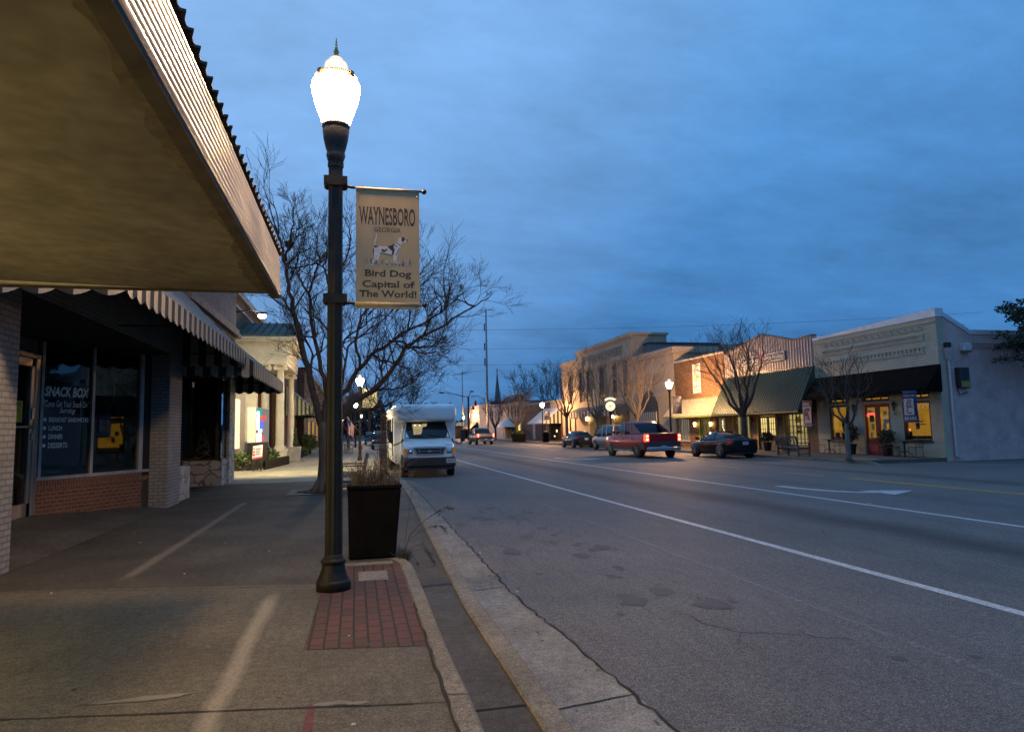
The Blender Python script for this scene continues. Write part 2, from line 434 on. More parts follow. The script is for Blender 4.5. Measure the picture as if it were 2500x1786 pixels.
def inter(tab, y):
    for (x0, y0), (x1, y1) in zip(tab[:-1], tab[1:]):
        if y0 <= y <= y1: return x0 + (x1-x0)*(y-y0)/(y1-y0)
    return tab[-1][1] if False else tab[-1][0]
K2 = [(1.19,-12),(1.20,4.8),(1.19,6.7),(1.36,12.7),(1.50,17),(1.56,20),(1.30,118)]
GC = [(1.80,-12),(1.79,3.9),(1.62,7.2),(1.68,12),(1.76,19.5),(1.74,25),(1.72,118)]
ys = [-12,-6,0,2,3.9,4.8,5.8,6.7,8,9,10.5,12.7,15,17,20,25,40,80,118]
rng = random.Random(5)
k = strip('kerb_top', kerb_m, [(.535 if y < 8.5 else .53, .68 + rng.uniform(-.008,.008), y) for y in (-12,-3,1,3,3.8,4.4,5.3,6.2,7.0,7.6,8.2,8.6)] + [(.47,.64,8.85),(.40,.56,9.0)], -.05, .155, .02); struct(k)
g = MB(); g.box(-.18, .47, 8.62, 8.82, -.05, .157); struct(g.build('kerb_return', kerb_m, bevel=.02))
struct(strip('kerb_low', kerb_m, [(inter(K2,y)-.17, inter(K2,y), y) for y in ys], -.05, .09, .018))
struct(strip('pavement_strip', strip_m, [(.60, inter(K2,y)-.165, y) for y in ys if y < 24] + [(.60, inter(K2,24)-.165, 24)], -.05, .055))
struct(strip('gutter', gut_m, [(inter(K2,y)-.01, inter(GC,y)+.02, y) for y in ys], -.05, .012))
# joints and cracks
g = MB()
def seam(pts, w, z, wob=.02, seed=0, step=.12):
    rg = random.Random(seed); P0 = []
    for a, b in zip(pts[:-1], pts[1:]):
        a = V(a); b = V(b); n = max(2, int((b-a).length/step))
        P0 += [a.lerp(b, i/n) for i in range(n)]
    P0.append(V(pts[-1])); left = []; right = []
    for i, p in enumerate(P0):
        d = (P0[min(i+1,len(P0)-1)] - P0[max(0,i-1)]).normalized(); nn = V((-d.y, d.x))
        c = p + nn*rg.uniform(-wob, wob); ww = w*rg.uniform(.5, 1.4)/2
        left.append(c + nn*ww); right.append(c - nn*ww)
    for i in range(len(P0)-1):
        g.face([(left[i].x,left[i].y,z),(left[i+1].x,left[i+1].y,z),(right[i+1].x,right[i+1].y,z),(right[i].x,right[i].y,z)])
seam([(inter(GC,y)+.02, y) for y in (-6,0,3,4.8,7.2,10,14,20,25,40)], .022, .0165, .022, 1)
for (a, b) in (((-4.0,5.0),(.53,4.19)), ((-4.1,8.44),(-.50,7.66)), ((-4.1,11.9),(.5,11.4)), ((-4.1,15.4),(.5,15.0)), ((-4.1,19.0),(.6,18.6)), ((-4.1,22.6),(.6,22.3)), ((-3.9,27),(1,27)), ((-3.9,31),(1,31)), ((-3.9,35),(1,35)), ((-3.6,39),(1,39)), ((-3.6,44),(1,44))):
    seam([a, b], .014, .1545, .006, 3)
seam([(-4.1,-6),(-4.1,9.2)], .012, .1545, .004, 4); seam([(-4.1,17.9),(-4.1,24)], .012, .1545, .004, 4)
seam([(-3.4,24),(-3.5,50)], .012, .1545, .004, 4)
seam([(.532,-5),(.535,3.8),(.537,5.4),(.535,6.6)], .02, .1585, .008, 6)
for y in (4.25, 7.7, 12.0, 16): seam([(.66,y),(inter(K2,y)-.17,y+.02)], .022, .0605, .012, int(y*7))
for y in (4.3, 7.35): seam([(.54,y),(.68,y-.03)], .012, .1595, .003, int(y*3))
for y in (4.25, 7.5, 10.9, 14.2, 18): seam([(inter(K2,y),y),(inter(GC,y),y+.1)], .016, .0165, .008, int(y*5))
seam([(3.0,6.2),(3.05,5.7),(3.2,5.4),(3.6,5.2),(3.95,4.95)], .009, .003, .03, 8, .06); seam([(3.2,5.4),(3.0,5.1),(3.1,4.9)], .006, .0032, .02, 19, .05)
seam([(7.2,9.5),(7.6,10.2),(8.4,10.4)], .008, .003, .04, 10)
struct(g.build('pavement_cracks', crack))
g = MB(); rg = random.Random(17)      # gum spots, grit and leaf scraps
for i in range(150):
    if rg.random() < .55: x = rg.uniform(1.25,1.75); y = rg.uniform(3.2,22)
    else: x = rg.uniform(-3.6,.5); y = rg.uniform(3.4,14)
    z = .022 if x > 1 else .1545; l = rg.uniform(.012,.035); a = rg.uniform(0,6.3); c, s_ = math.cos(a)*l, math.sin(a)*l
    g.face([(x-c,y-s_,z),(x+s_*.4,y-c*.4,z+rg.uniform(0,.01)),(x+c,y+s_,z+rg.uniform(0,.012)),(x-s_*.4,y+c*.4,z)], rg.choice((0,0,1,2)))
o = g.build('litter', [P('leaf_scrap', (.12,.075,.035), .9), P('paper_scrap', (.42,.40,.36), .9), P('gum_spot', (.05,.048,.045), .8)]); o['kind'] = 'stuff'
# oil drips in the parking lane
g = MB(); rg = random.Random(11)
for i in range(74):
    y = 6.0 + rg.random()**1.0*9.5; x = 2.75 + rg.gauss(.25, .42) + (y-9)*.02
    r_ = rg.uniform(.02, .075) if rg.random() < .8 else rg.uniform(.09, .17)
    n = 9; g.face([(x + r_*rg.uniform(.6,1.2)*math.cos(2*PI*k/n), y + 1.7*r_*rg.uniform(.6,1.2)*math.sin(2*PI*k/n), .003+.00003*i) for k in range(n)])
for (x,y,r_) in ((4.5,4.35,.05),(3.95,4.5,.06),(3.0,4.3,.03),(5.2,13.2,.05)):
    n = 9; g.face([(x + r_*rg.uniform(.7,1.2)*math.cos(2*PI*k/n), y + r_*rg.uniform(.7,1.2)*math.sin(2*PI*k/n), .003) for k in range(n)])
struct(g.build('oil_stains', P('oil_stain', (.060,.056,.052), .7, var=.2)))
# paint
white = PAINT('road_paint_white', (.62,.62,.60), .66); yellow = PAINT('road_paint_yellow', (.70,.36,.04), .66); faint = PAINT('road_paint_worn', (.36,.36,.35), .43)
g = MB()
def line(x, y0, y1, w, m, z=.004): g.face([(x-w/2,y0,z),(x+w/2,y0,z),(x+w/2,y1,z),(x-w/2,y1,z)], m)
line(5.90, -8, 112, .14, 0); line(10.68, -8, 110, .13, 0); line(4.30, -8, 22, .09, 2)
line(15.22, -8, 19, .11, 1); line(15.45, -8, 19, .11, 1)
for i in range(14): line(15.3, 20.2+i*5.2, 22.4+i*5.2, .11, 1)
line(15.30, 60, 112, .12, 1)
line(19.1, -8, 14, .10, 2)
def arrow(x, y, sgn=1):
    """turn arrow: shaft curving off towards the far side"""
    c = [(0,0),(.05,.9),(.22,1.7),(.55,2.3),(1.05,2.75)]
    w = .13
    for (a, b) in zip(c[:-1], c[1:]):
        a = V(a); b = V(b); d = (b-a).normalized(); n_ = V((-d.y, d.x))*w
        g.face([(x+(a.x-n_.x)*sgn, y-(a.y-n_.y), .0045), (x+(a.x+n_.x)*sgn, y-(a.y+n_.y), .0045), (x+(b.x+n_.x)*sgn, y-(b.y+n_.y), .0045), (x+(b.x-n_.x)*sgn, y-(b.y-n_.y), .0045)], 0)
    g.face([(x+.95*sgn, y-2.05, .0045), (x+2.15*sgn, y-2.55, .0045), (x+1.0*sgn, y-3.25, .0045)], 0)
arrow(11.75, 17.5); arrow(11.6, 39.4)
for x in (7.0, 9.6, 12): g.face([(x-.12,46+x,.004),(x+.12,46+x,.004),(x+.12,47+x,.004),(x-.12,47+x,.004)], 2)
struct(g.build('road_markings', [white, yellow, faint]))
# lane reflectors
g0 = MB(); g0.hexa([(-.05,-.05,0),(.05,-.05,0),(.05,.05,0),(-.05,.05,0),(-.03,-.02,.018),(.03,-.02,.018),(.03,.02,.018),(-.03,.02,.018)])
rf = g0.build('lane_reflector', P('reflector_red', (.45,.16,.12), .3, var=.1))
RFL = 'small reddish reflector stud set in the white lane line'
tag(rf, RFL, 'reflector', 'studs along the white lane line')
for i, y in enumerate((12.9, 17.9, 29, 38)):
    o = rf if i == 0 else rf.copy()
    if i: COL.objects.link(o)
    o.location = (10.86, y, .004)
# brick inset, cover plate, painted mark, patches
bi = BRICK('paver_brick', (.165,.075,.057), (.11,.068,.055), (.050,.043,.034), bw=.205, rh=.11, ms=.010, floor=True, bump=1.0, stain=.4)
g = MB(); g.face([(-.37,5.46,.1535),(.533,5.30,.1535),(.533,8.62,.1535),(-.30,8.62,.1535)]); struct(g.build('brick_paving', bi))
g = MB(); g.box(.04, .36, 7.72, 8.22, .15, .158); struct(g.build('cover_slab', kerb_m, bevel=.004))
g = MB(); rg = random.Random(3)
def blotch(x, y, rx, ry, z, m, n=16):
    g.face([(x + rx*rg.uniform(.55,1.15)*math.cos(2*PI*k/n), y + ry*rg.uniform(.55,1.15)*math.sin(2*PI*k/n), z) for k in range(n)], m)
blotch(-.12, 4.36, .13, .04, .154, 0); blotch(.02, 4.33, .07, .03, .1542, 0); blotch(-1.25, 4.75, .3, .05, .154, 0)
g.face([(-.285,3.75,.154),(-.215,3.75,.154),(-.225,4.32,.154),(-.26,4.40,.154)], 1)
struct(g.build('paving_patches', [P('mortar_patch', (.20,.185,.15), .9, var=.3), P('red_paint_mark', (.12,.03,.03), .8, var=.3, fine=.4)]))
# far pavement with its kerb, side drive
g = MB(); g.box(21.35, 25.24, 25.1, 118, -.05, .15); struct(g.build('far_sidewalk', far_m))
g = MB(); g.box(21.18, 21.35, 25.3, 118, -.05, .152); g.hexa([(21.18,24.4,-.05),(21.35,24.4,-.05),(21.35,25.3,-.05),(21.18,25.3,-.05),(21.18,24.4,.01),(21.35,24.4,.01),(21.35,25.3,.152),(21.18,25.3,.152)])
struct(g.build('far_kerb', kerb_m, bevel=.015))
g = MB(); rg = random.Random(8); blotch(21.95, 26.3, .5, 1.0, .154, 0, 20); struct(g.build('mulch_bed', mulch_m))
# cross street beyond
g = MB(); g.face([(-60,118,-.002),(80,118,-.002),(80,134,-.002),(-60,134,-.002)]); struct(g.build('cross_street', asphalt))

# ------------------------------------------------------------------ street lamps
iron = P('black_iron', (.022,.019,.012), .5, .0, var=.35, vs=9, bump=.15, bs=120, spec=.28)
iron_lit = P('lit_iron', (.05,.042,.035), .5, .2, var=.3, vs=12, bump=.2)  # paler copy of the iron, glow of the globe put into the colour
brass = P('gilt_finial', (.55,.36,.10), .5, .2, var=.2)
def lamp_globe(name, s): return E(name, (1.0,.80,.56), s)
near_globe = E('lamp_glow_near', (1.0,.62,.30), 430); row_globe = E('lamp_glow_row', (1.0,.72,.36), 520); far_globe = E('lamp_glow_warm', (1.0,.54,.24), 1900)
def CAPGLASS():
    m, nt, out = nodes('lamp_cap_glass'); e = N(nt, 'ShaderNodeEmission'); lw = N(nt, 'ShaderNodeLayerWeight'); lw.inputs[0].default_value = .45
    nt.links.new(ramp(nt, lw.outputs['Facing'], [(0., (1.,.93,.86)), (.55, (.95,.80,.70)), (1., (.55,.42,.36))]), e.inputs[0]); e.inputs[1].default_value = 1.25
    nt.links.new(e.outputs[0], out.inputs[0]); return m
cap_m = CAPGLASS()
def make_lamp(label, gm):
    t = thing('street_lamp', label, 'street lamp', (0,0,0))
    g = MB(); g.lathe([(.175,0),(.176,.08),(.170,.10),(.165,.10),(.160,.115),(.145,.15),(.125,.20),(.115,.25),(.112,.27),(.128,.275),(.134,.29),(.128,.305),(.108,.31),(.100,.33),(.093,.36)], n=24)
    g.build('lamp_base', iron, t, True)
    g = MB(); g.lathe([(.090,.34),(.088,.7),(.082,2.2),(.076,3.9),(.075,4.46),(.085,4.47),(.085,4.52),(.078,4.53)], n=24, flute=.07, smooth=False); g.build('pole', iron, t, True)
    g = MB(); g.lathe([(.078,4.52),(.088,4.55),(.102,4.60),(.094,4.64),(.108,4.68),(.130,4.78),(.142,4.88),(.140,4.91),(.148,4.92),(.148,4.95),(.12,4.955)], n=20); g.build('lamp_fitter', iron_lit, t, True)
    g = MB(); g.lathe([(.125,4.945),(.150,4.97),(.195,5.10),(.235,5.22),(.258,5.33),(.262,5.37),(.255,5.41),(.225,5.432)], n=24); g.build('lamp_globe', gm, t, True)
    g = MB(); g.lathe([(.215,5.436),(.212,5.47),(.200,5.50),(.150,5.535),(.128,5.55),(.134,5.58),(.130,5.63),(.112,5.66),(.085,5.668),(.084,5.69),(.06,5.715),(.02,5.73)], n=24, flute=.05); g.build('globe_cap', cap_m, t, True)
    g = MB()
    for i in range(4):
        a = PI/4 + i*PI/2; c = V((.232*math.cos(a), .232*math.sin(a), 5.46)); d = V((-math.sin(a), math.cos(a), 0))
        g.beam(c - d*.025, c + d*.025, .03, .07)
    n = 24
    for i in range(n):
        a, b2 = 2*PI*i/n, 2*PI*(i+1)/n
        for z, w in ((5.435,.008),(5.478,.008)): g.beam((.226*math.cos(a),.226*math.sin(a),z),(.226*math.cos(b2),.226*math.sin(b2),z), .006, w)
    g.build('globe_band', P('bronze_band', (.20,.10,.05), .4, .7), t, True)
    g = MB(); g.lathe([(.03,5.725),(.034,5.74),(.018,5.755),(.032,5.785),(.018,5.815),(.015,5.83),(.003,5.95)], n=12); g.build('finial', brass, t, True)
    return t
lamp = make_lamp('tall lit street lamp beside the planter carrying the Waynesboro banner', near_globe)
lamp.location = (-.21, 7.43, .15)
ROW = [(.28,40.7,.15,.865,'lit street lamp seen through the bare tree, a small dark banner on its pole', row_globe),
       (.06,75.6,.15,.865,'lit street lamp half hidden by a bough, beyond the fire hydrant', row_globe),
       (1.0,128,.15,.865,'small lit street lamp past the crossing, above the oncoming parked cars', far_globe),
       (21.75,44.7,.15,.865,'lit street lamp in front of the cream metal awning, dark banner on its pole', far_globe),
       (21.75,78.6,.15,.84,'lit street lamp by the striped black and white awning beyond the bank', far_globe),
       (21.75,124.5,.15,.82,'lit street lamp nearer the white sided shop at the crossing', far_globe),
       (21.75,140,.15,.80,'lit street lamp right above the cab of the far pickup truck', far_globe)]
LG = 'street lamps along both kerbs'
lamp['group'] = LG
for (x, y, z, s, lab, gm) in ROW:
    o = dup(lamp, (x, y, z), 0, lab, LG, s)
    for c in o.children:
        if c.name.startswith('lamp_globe') and gm is not near_globe:
            c.data = c.data.copy(); c.data.materials[0] = gm

# ------------------------------------------------------------------ town banner on the near lamp
cloth = P('banner_cloth', (.47,.345,.185), .7, var=.12, vs=4, stretch=(1,1,.4)); ink = P('banner_ink', (.055,.04,.028), .75, var=.2)
inkw = P('banner_white', (.66,.60,.55), .7, var=.15, vs=30)
t = thing('town_banner', 'tan WAYNESBORO GEORGIA banner with a bird dog, hung from the near lamp post', 'banner', (.36, 7.43, 3.1))
BX0, BX1, BY = .005, .69, 7.43
def cloth_grid(name, x0, x1, y, z0, z1, m, par, amp=.012, seed=0):
    g = MB(); nx, nz = 8, 14; rows = []
    for j in range(nz+1):
        w = j/nz; row = []
        for i in range(nx+1):
            u = i/nx
            d = amp*math.sin(u*5+w*3+seed)*(.3+w) + (-.03*math.sin(PI*w)*.4)
            row.append(V((x0+(x1-x0)*u, y + d, z1+(z0-z1)*w)))
        rows.append(row)
    for j in range(nz):
        for i in range(nx): g.face([rows[j][i], rows[j][i+1], rows[j+1][i+1], rows[j+1][i]], 0, True)
    o = g.build(name, m, par); md = o.modifiers.new('t', 'SOLIDIFY'); md.thickness = .004; return o
g = MB(); g.box(BX0,BX1,BY-.004,BY+.004,3.075,4.40); g.build('cloth', cloth, t)
g = MB(); g.tube([(BX0,BY-.002,4.405),(BX1,BY-.002,4.405)], .015, 10); g.build('rod_sleeve', cloth, t)
g = MB(); g.tube([(BX0-.01,BY-.002,3.125),(BX1-.005,BY-.002,3.125)], .022, 10); g.build('rod_sleeve', cloth, t)
for z in (4.405, 3.125):
    g = MB(); g.tube([(BX1-.02,BY,z),(.735,BY,z)], .013, 8); g.ball((.745,BY,z), .03, 10); g.build('rod_end', iron, t)
    g = MB(); g.tube([(-.21,BY,z+.03),(-.05,BY,z+.005),(.0,BY,z)], [.02,.016,.014], 8)
    g.box(-.31,-.10,BY-.10,BY-.075,z-.01,z+.09); g.box(-.315,-.105,BY+.07,BY+.09,z-.01,z+.09); g.box(-.33,-.295,BY-.11,BY+.09,z,z+.085); g.box(-.125,-.085,BY-.11,BY+.09,z,z+.085)
    g.build('bracket', iron, t)
g = MB(); g.tube([(BX1-.09,BY-.003,3.125),(.735,BY-.003,3.125)], .012, 8); 
for x in (.03,.22,.45,.64): g.ball((x,BY-.012,3.092), .008, 6)
for x in (.025,.665): g.ball((x,BY-.012,4.335), .008, 6)
g.build('rivets', P('steel_pin', (.5,.47,.42), .3, .8), t)
ux, uz = (1,0,0), (0,0,1); yb = BY - .0046
g = MB()
put_text(g, 'WAYNESBORO', (.035,yb,4.00), ux, uz, .61, .20, 0, True, .018)
put_text(g, 'GEORGIA', (.20,yb,3.925), ux, uz, .29, .052, 0, True, 0)
put_text(g, 'Bird Dog', (.095,yb,3.405), ux, uz, .51, .098, 0, True, .022)
put_text(g, 'Capital of', (.075,yb,3.285), ux, uz, .56, .10, 0, True, .022)
put_text(g, 'The World!', (.035,yb,3.20), ux, uz, .62, .078, 0, True, .022)
g.build('lettering', ink, t)
# the bird dog: white coat, dark patches, standing in grass  (emblem units: pixels of a 1315-wide view)
def em(p): return ((p[0]-75)/1180*.69 + 0.0, (1440-p[1])/1180*.69 + 3.145 - 3.0)
def empoly(g, pts, m, pr): flat(g, [em(p) for p in pts], (0, yb, 3.0), ux, uz, m, pr)
g = MB()
empoly(g, [(422,365),(418,280),(440,240),(452,140),(468,140),(462,240),(438,300),(442,365)], 0, .0002)
empoly(g, [(405,420),(440,372),(560,378),(680,372),(800,318),(850,290),(862,220),(890,190),(920,188),(930,280),(925,340),(905,380),(880,450),(850,540),(835,600),(860,690),(760,705),(772,560),(740,540),(640,520),(560,500),(520,495),(520,570),(490,640),(400,700),(360,760),(345,730),(410,640),(405,540)], 0, .0002)
empoly(g, [(915,190),(950,188),(985,210),(1000,235),(1030,240),(1025,275),(990,290),(930,295)], 0, .0002)
for (a, b, c) in (((390,430),(405,640),(415,430)), ((660,372),(700,372),(690,420)),): empoly(g, [a,b,c], 1, .0004)
empoly(g, [(418,372),(495,375),(470,400),(420,418)], 1, .0004)
empoly(g, [(680,372),(805,318),(770,380),(795,440),(765,545),(735,535),(750,470),(700,420)], 1, .0004)
empoly(g, [(540,440),(575,432),(600,450),(640,430),(650,445),(610,490),(570,490)], 1, .0004)
empoly(g, [(918,190),(960,190),(990,215),(985,240),(960,270),(925,282),(920,240)], 1, .0004)
empoly(g, [(1010,228),(1040,238),(1030,275),(1005,250)], 1, .0004)
for (x0,y0,x1,y1) in ((800,345,835,385),(820,300,920,355),(845,470,820,545),(880,400,850,470),(640,420,650,470),(520,500,640,518),(640,520,740,545)):
    d = V((x1-x0, y1-y0)).normalized(); n_ = V((-d.y,d.x))*6; empoly(g, [(x0-n_.x,y0-n_.y),(x1-n_.x,y1-n_.y),(x1+n_.x,y1+n_.y),(x0+n_.x,y0+n_.y)], 1, .0005)
rg = random.Random(2)
for i in range(120):
    x = rg.uniform(255,1095); y = rg.uniform(680,760); h_ = rg.uniform(50,120)*(1.2 if x < 420 or x > 900 else .9); l = rg.uniform(-35,35)
    if 690 < x < 900 and y > 700: h_ *= .6
    empoly(g, [(x-5,y),(x+5,y),(x+l,y-h_)], rg.choice((0,0,1)), .0006)
g.build('bird_dog_emblem', [inkw, ink], t)
# dark small banners on the other lamps
def small_banner(x, y, z0, z1, w, m, label, text=None):
    t = thing('street_banner', label, 'banner', (x, y, z0), 0, 'dark banners on the lamp posts')
    cloth_grid('cloth', x+.12, x+.12+w, y, z0, z1, m, t, .03, y)
    g = MB(); g.tube([(x,y,z1+.01),(x+.14+w,y,z1+.01)], .018, 6); g.build('rod', iron, t); g = MB(); g.tube([(x,y,z0),(x+.14+w,y,z0)], .018, 6); g.build('rod', iron, t)
    if text:
        g = MB()
        for s, zz, ww, hh in text: put_text(g, s, (x+.12+(w-ww)/2, y-.06, zz), ux, uz, ww, hh, 0, True, .01)
        g.build('lettering', P('banner_pale_print', (.5,.5,.5), .7), t)
gb = P('banner_grey', (.09,.09,.11), .8, var=.2); tb = P('banner_olive', (.30,.27,.15), .8, var=.2)
small_banner(.30, 40.7, 3.15, 4.25, .85, tb, 'tan banner on the lamp post beyond the bare tree', (('WAYNESBORO', 3.95, .66, .13), ('Bird Dog', 3.45, .5, .09), ('The World!', 3.3, .55, .08)))
small_banner(21.85, 44.7, 2.65, 3.85, .70, gb, 'dark grey banner on the lamp post by the cream metal awning', (('et', 3.15, .28, .2),))
small_banner(21.85, 78.6, 2.8, 3.8, .72, gb, 'dark banner on the lamp post by the far striped awning')
# ------------------------------------------------------------------ near row: canopy, cafe, stone shop, portico bank
wbrick = BRICK('painted_white_brick', (.30,.30,.29), (.25,.25,.25), (.17,.17,.165), stain=.25, bump=1.0)
rbrick = BRICK('red_brick', (.22,.075,.035), (.16,.055,.03), (.24,.17,.11), stain=.25)
rbrick_v = BRICK('red_brick_soldier', (.22,.075,.035), (.16,.055,.03), (.24,.17,.11), stain=.25, vert=True, rh=.08, bw=.2)
gbrick = BRICK('grey_brick', (.20,.18,.19), (.15,.135,.14), (.13,.12,.12), stain=.3)
dbrick = BRICK('dark_brick', (.14,.062,.036), (.10,.045,.03), (.12,.10,.08), stain=.35)
alu = P('door_aluminium', (.40,.36,.30), .38, .7, var=.25, vs=6, stretch=(1,1,.15)); wframe = P('window_frame_grey', (.34,.32,.29), .5, .3, var=.2)
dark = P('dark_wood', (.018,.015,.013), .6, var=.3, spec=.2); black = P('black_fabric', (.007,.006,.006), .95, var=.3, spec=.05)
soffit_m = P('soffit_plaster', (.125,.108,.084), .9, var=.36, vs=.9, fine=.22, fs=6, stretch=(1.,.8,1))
fascia_m = P('fascia_metal', (.84,.77,.70), .34, .5, var=.18, vs=5, stretch=(1,.15,2)); rust = P('rusty_edge', (.085,.05,.03), .8, .2, var=.5, vs=14, bump=.5)
sgl = GLASS('shop_glass', (.62,.63,.60), .34); int_m = P('interior_dark', (.055,.045,.04), .8, var=.3); chrome = P('chrome', (.6,.6,.6), .15, 1., var=0)

# big pavement canopy overhead
t = thing('canopy', 'large stained canopy with ribbed metal fascia overhanging the near pavement', 'canopy', (-2.4, 2, 3.2))
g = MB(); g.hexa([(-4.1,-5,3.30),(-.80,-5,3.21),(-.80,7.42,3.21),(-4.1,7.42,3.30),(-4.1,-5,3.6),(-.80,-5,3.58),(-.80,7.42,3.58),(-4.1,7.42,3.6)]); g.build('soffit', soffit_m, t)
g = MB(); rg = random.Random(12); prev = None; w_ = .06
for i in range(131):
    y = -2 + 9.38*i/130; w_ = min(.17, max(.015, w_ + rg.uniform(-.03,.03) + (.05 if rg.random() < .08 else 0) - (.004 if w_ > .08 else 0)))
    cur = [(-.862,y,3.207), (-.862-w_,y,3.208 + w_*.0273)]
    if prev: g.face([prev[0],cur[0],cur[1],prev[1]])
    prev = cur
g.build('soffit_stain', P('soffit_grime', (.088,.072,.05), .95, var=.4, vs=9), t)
def ribs(z0, z1, n):
    pr = []; h = (z1-z0)/n
    for i in range(n):
        for k in range(7): u = k/6; pr.append((-.778 - .025*(i+u)/n + .022*math.sin(PI*u)**.75, z0 + h*(i + .02 + .96*u)))
    return pr + [(-.84,z1),(-.84,z0)]
g = MB(); g.prism(ribs(3.20,3.63,9), 'y', -5, 7.46, 0, True); 
g.box(-4.1,-.80,7.422,7.462,3.24,3.60)
g.build('fascia', fascia_m, t)
g = MB(); g.box(-.86,-.775,-5,7.44,3.165,3.205); g.box(-4.1,-.86,7.40,7.45,3.215,3.235); g.build('drip_edge', P('soffit_trim', (.045,.034,.024), .85, var=.45, vs=7), t)
g = MB(); n = 330; prev = None
for i in range(n+1):
    y = -5 + 12.52*i/n; z = 3.640 + (.030 if i % 4 == 0 else (0. if i % 4 == 2 else .012)); x = -.768 + (.016 if i % 4 == 0 else 0)
    cur = ((x,y,z),(-4.1,y,z+.14),(x,y,z+.012),(-4.1,y,z+.152))
    if prev: g.face([prev[0],cur[0],cur[1],prev[1]],0,True); g.face([prev[2],cur[2],cur[3],prev[3]],0,True); g.face([prev[0],cur[0],cur[2],prev[2]],0)
    prev = cur
g.build('roof_sheet', rust, t)

t = thing('corner_shop', 'shop under the canopy with a warm lit window, just beyond the picture edge', 'building', (-5,2,.15))
g = MB(); g.box(-4.14,-4.09,-.2,6.8,.55,.65); g.box(-4.14,-4.09,-.2,6.8,2.75,2.85); [g.box(-4.14,-4.09,y,y+.1,.65,2.75) for y in (-.2,2.1,4.4,6.7)]; w = g.build('window_frame', wframe, t)
g = MB(); g.box(-4.13,-4.105,-.1,6.7,.65,2.75); g.build('lit_window', E('window_shop_glow', (1.,.74,.30), 3.2, .2, 1.), w)
g = MB(); wall_x(g, -5.0,-4.1,-6,8.7,.15,3.3,[(-.2,6.8,.55,2.85)]); g.build('wall', wbrick, t)
# ---- cafe with the angled shop window
t = thing('cafe_building', 'cafe front with white painted brick piers, recessed door and angled shop window', 'building', (-4.6, 13, .15))
g = MB(); g.box(-4.75,-4.08,8.7,9.62,.15,3.62); g.build('pier', wbrick, t, bevel=.01)
g = MB(); g.box(-4.47,-4.08,16.75,17.88,.15,3.62); g.build('pier', wbrick, t, bevel=.01)
g = MB(); g.box(-6.2,-4.1,8.7,17.88,3.62,7.2); g.box(-14,-6.2,8.7,25.4,3.62,7.1); g.build('wall', wbrick, t)
g = MB(); g.hexa([(-5.8,9.62,.16),(-4.08,9.62,.153),(-4.08,16.75,.153),(-5.8,16.75,.16),(-5.8,9.62,.365),(-4.08,9.62,.156),(-4.08,16.75,.156),(-5.8,16.75,.365)]); g.build('threshold', strip_m, t)
g = MB(); wall_x(g, -5.95,-5.78, 9.0,14.36, .15,3.62, [(13.2,14.32,.15,3.26),(10.0,12.9,.95,3.3)]); g.box(-11,-6.0,8.8,9.0,.15,3.6); g.build('recess_wall', P('recess_wall_paint', (.12,.10,.09), .8, var=.3), t)
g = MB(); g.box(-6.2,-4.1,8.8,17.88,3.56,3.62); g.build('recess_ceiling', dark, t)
g = MB(); g.box(-11,-5.96,9,9.02,.3,3.6); g.box(-11.02,-11,9,17.9,.3,3.6); g.box(-11,-4.6,17.75,17.88,.3,3.6); g.box(-11,-5.8,9,17.9,.28,.34); g.build('interior_room', int_m, t)
A_ = V((-5.72,14.35,0)); dA = V((.4472,.8944,0)); nA = V((.8944,-.4472,0)); LA = 2.795; UZ = V((0,0,1))
def wp(tm, z, o=0.): return A_ + dA*tm + nA*o + UZ*z
def abox(g, t0, t1, z0, z1, o0, o1, m=0, z0b=None, z1b=None):
    z0b = z0 if z0b is None else z0b; z1b = z1 if z1b is None else z1b
    g.hexa([wp(t0,z0,o0),wp(t1,z0b,o0),wp(t1,z0b,o1),wp(t0,z0,o1),wp(t0,z1,o0),wp(t1,z1b,o0),wp(t1,z1b,o1),wp(t0,z1,o1)], m)
g = MB(); abox(g, -.03, LA-.02, .30, .80, -.16, .02, 0, .10); g.build('bulkhead', rbrick, t)
g = MB(); abox(g, -.03, LA-.02, .80, .975, -.16, .024); g.build('bulkhead_cap', rbrick_v, t)
wf = MB(); abox(wf, -.04, LA, .975, 1.035, -.10, .045); abox(wf, -.02, LA-.14, 3.70, 3.78, -.05, .03); abox(wf, 0, .06, 1.035, 3.70, -.05, .03); abox(wf, 1.15, 1.215, 1.035, 3.70, -.05, .03); abox(wf, LA-.38, LA-.27, 1.035, 3.70, -.05, .032)
w = wf.build('window_frame', wframe, t)
g = MB(); abox(g, .06, 1.15, 1.035, 3.70, -.02, -.012); g.build('pane', sgl, w); g = MB(); abox(g, 1.215, LA-.38, 1.035, 3.70, -.02, -.012); g.build('pane', sgl, w)
g = MB(); abox(g, LA-.27, LA+.05, .90, 3.6, -.16, .03); g.build('corner_panel', dark, t)
g = MB(); abox(g, LA-.26, LA+.05, .15, .90, -.16, .02); g.build('corner_base', strip_m, t)
letw = P('window_lettering', (.80,.78,.72), .7, var=.08, vs=20)
g = MB(); uyv = UZ
def wt(s, t0, t1, z0, z1, **k): put_text(g, s, wp(t0, z0, -.010), dA, uyv, t1-t0, z1-z0, 0, **k)
wt('SNACK BOX', .11, 1.10, 2.54, 2.735, bold=.035, shear=.18)
wt('"Come Get Your Snack On"', .09, 1.11, 2.345, 2.47, shear=.2)
wt('Serving', .44, .80, 2.20, 2.325, shear=.35, serif=True)
wt('BREAKFAST SANDWICHES', .22, 1.11, 2.055, 2.145, bold=.015)
wt('LUNCH', .22, .51, 1.895, 1.985, bold=.015); wt('DINNER', .22, .53, 1.735, 1.825, bold=.015); wt('DESSERTS', .22, .64, 1.565, 1.665, bold=.015)
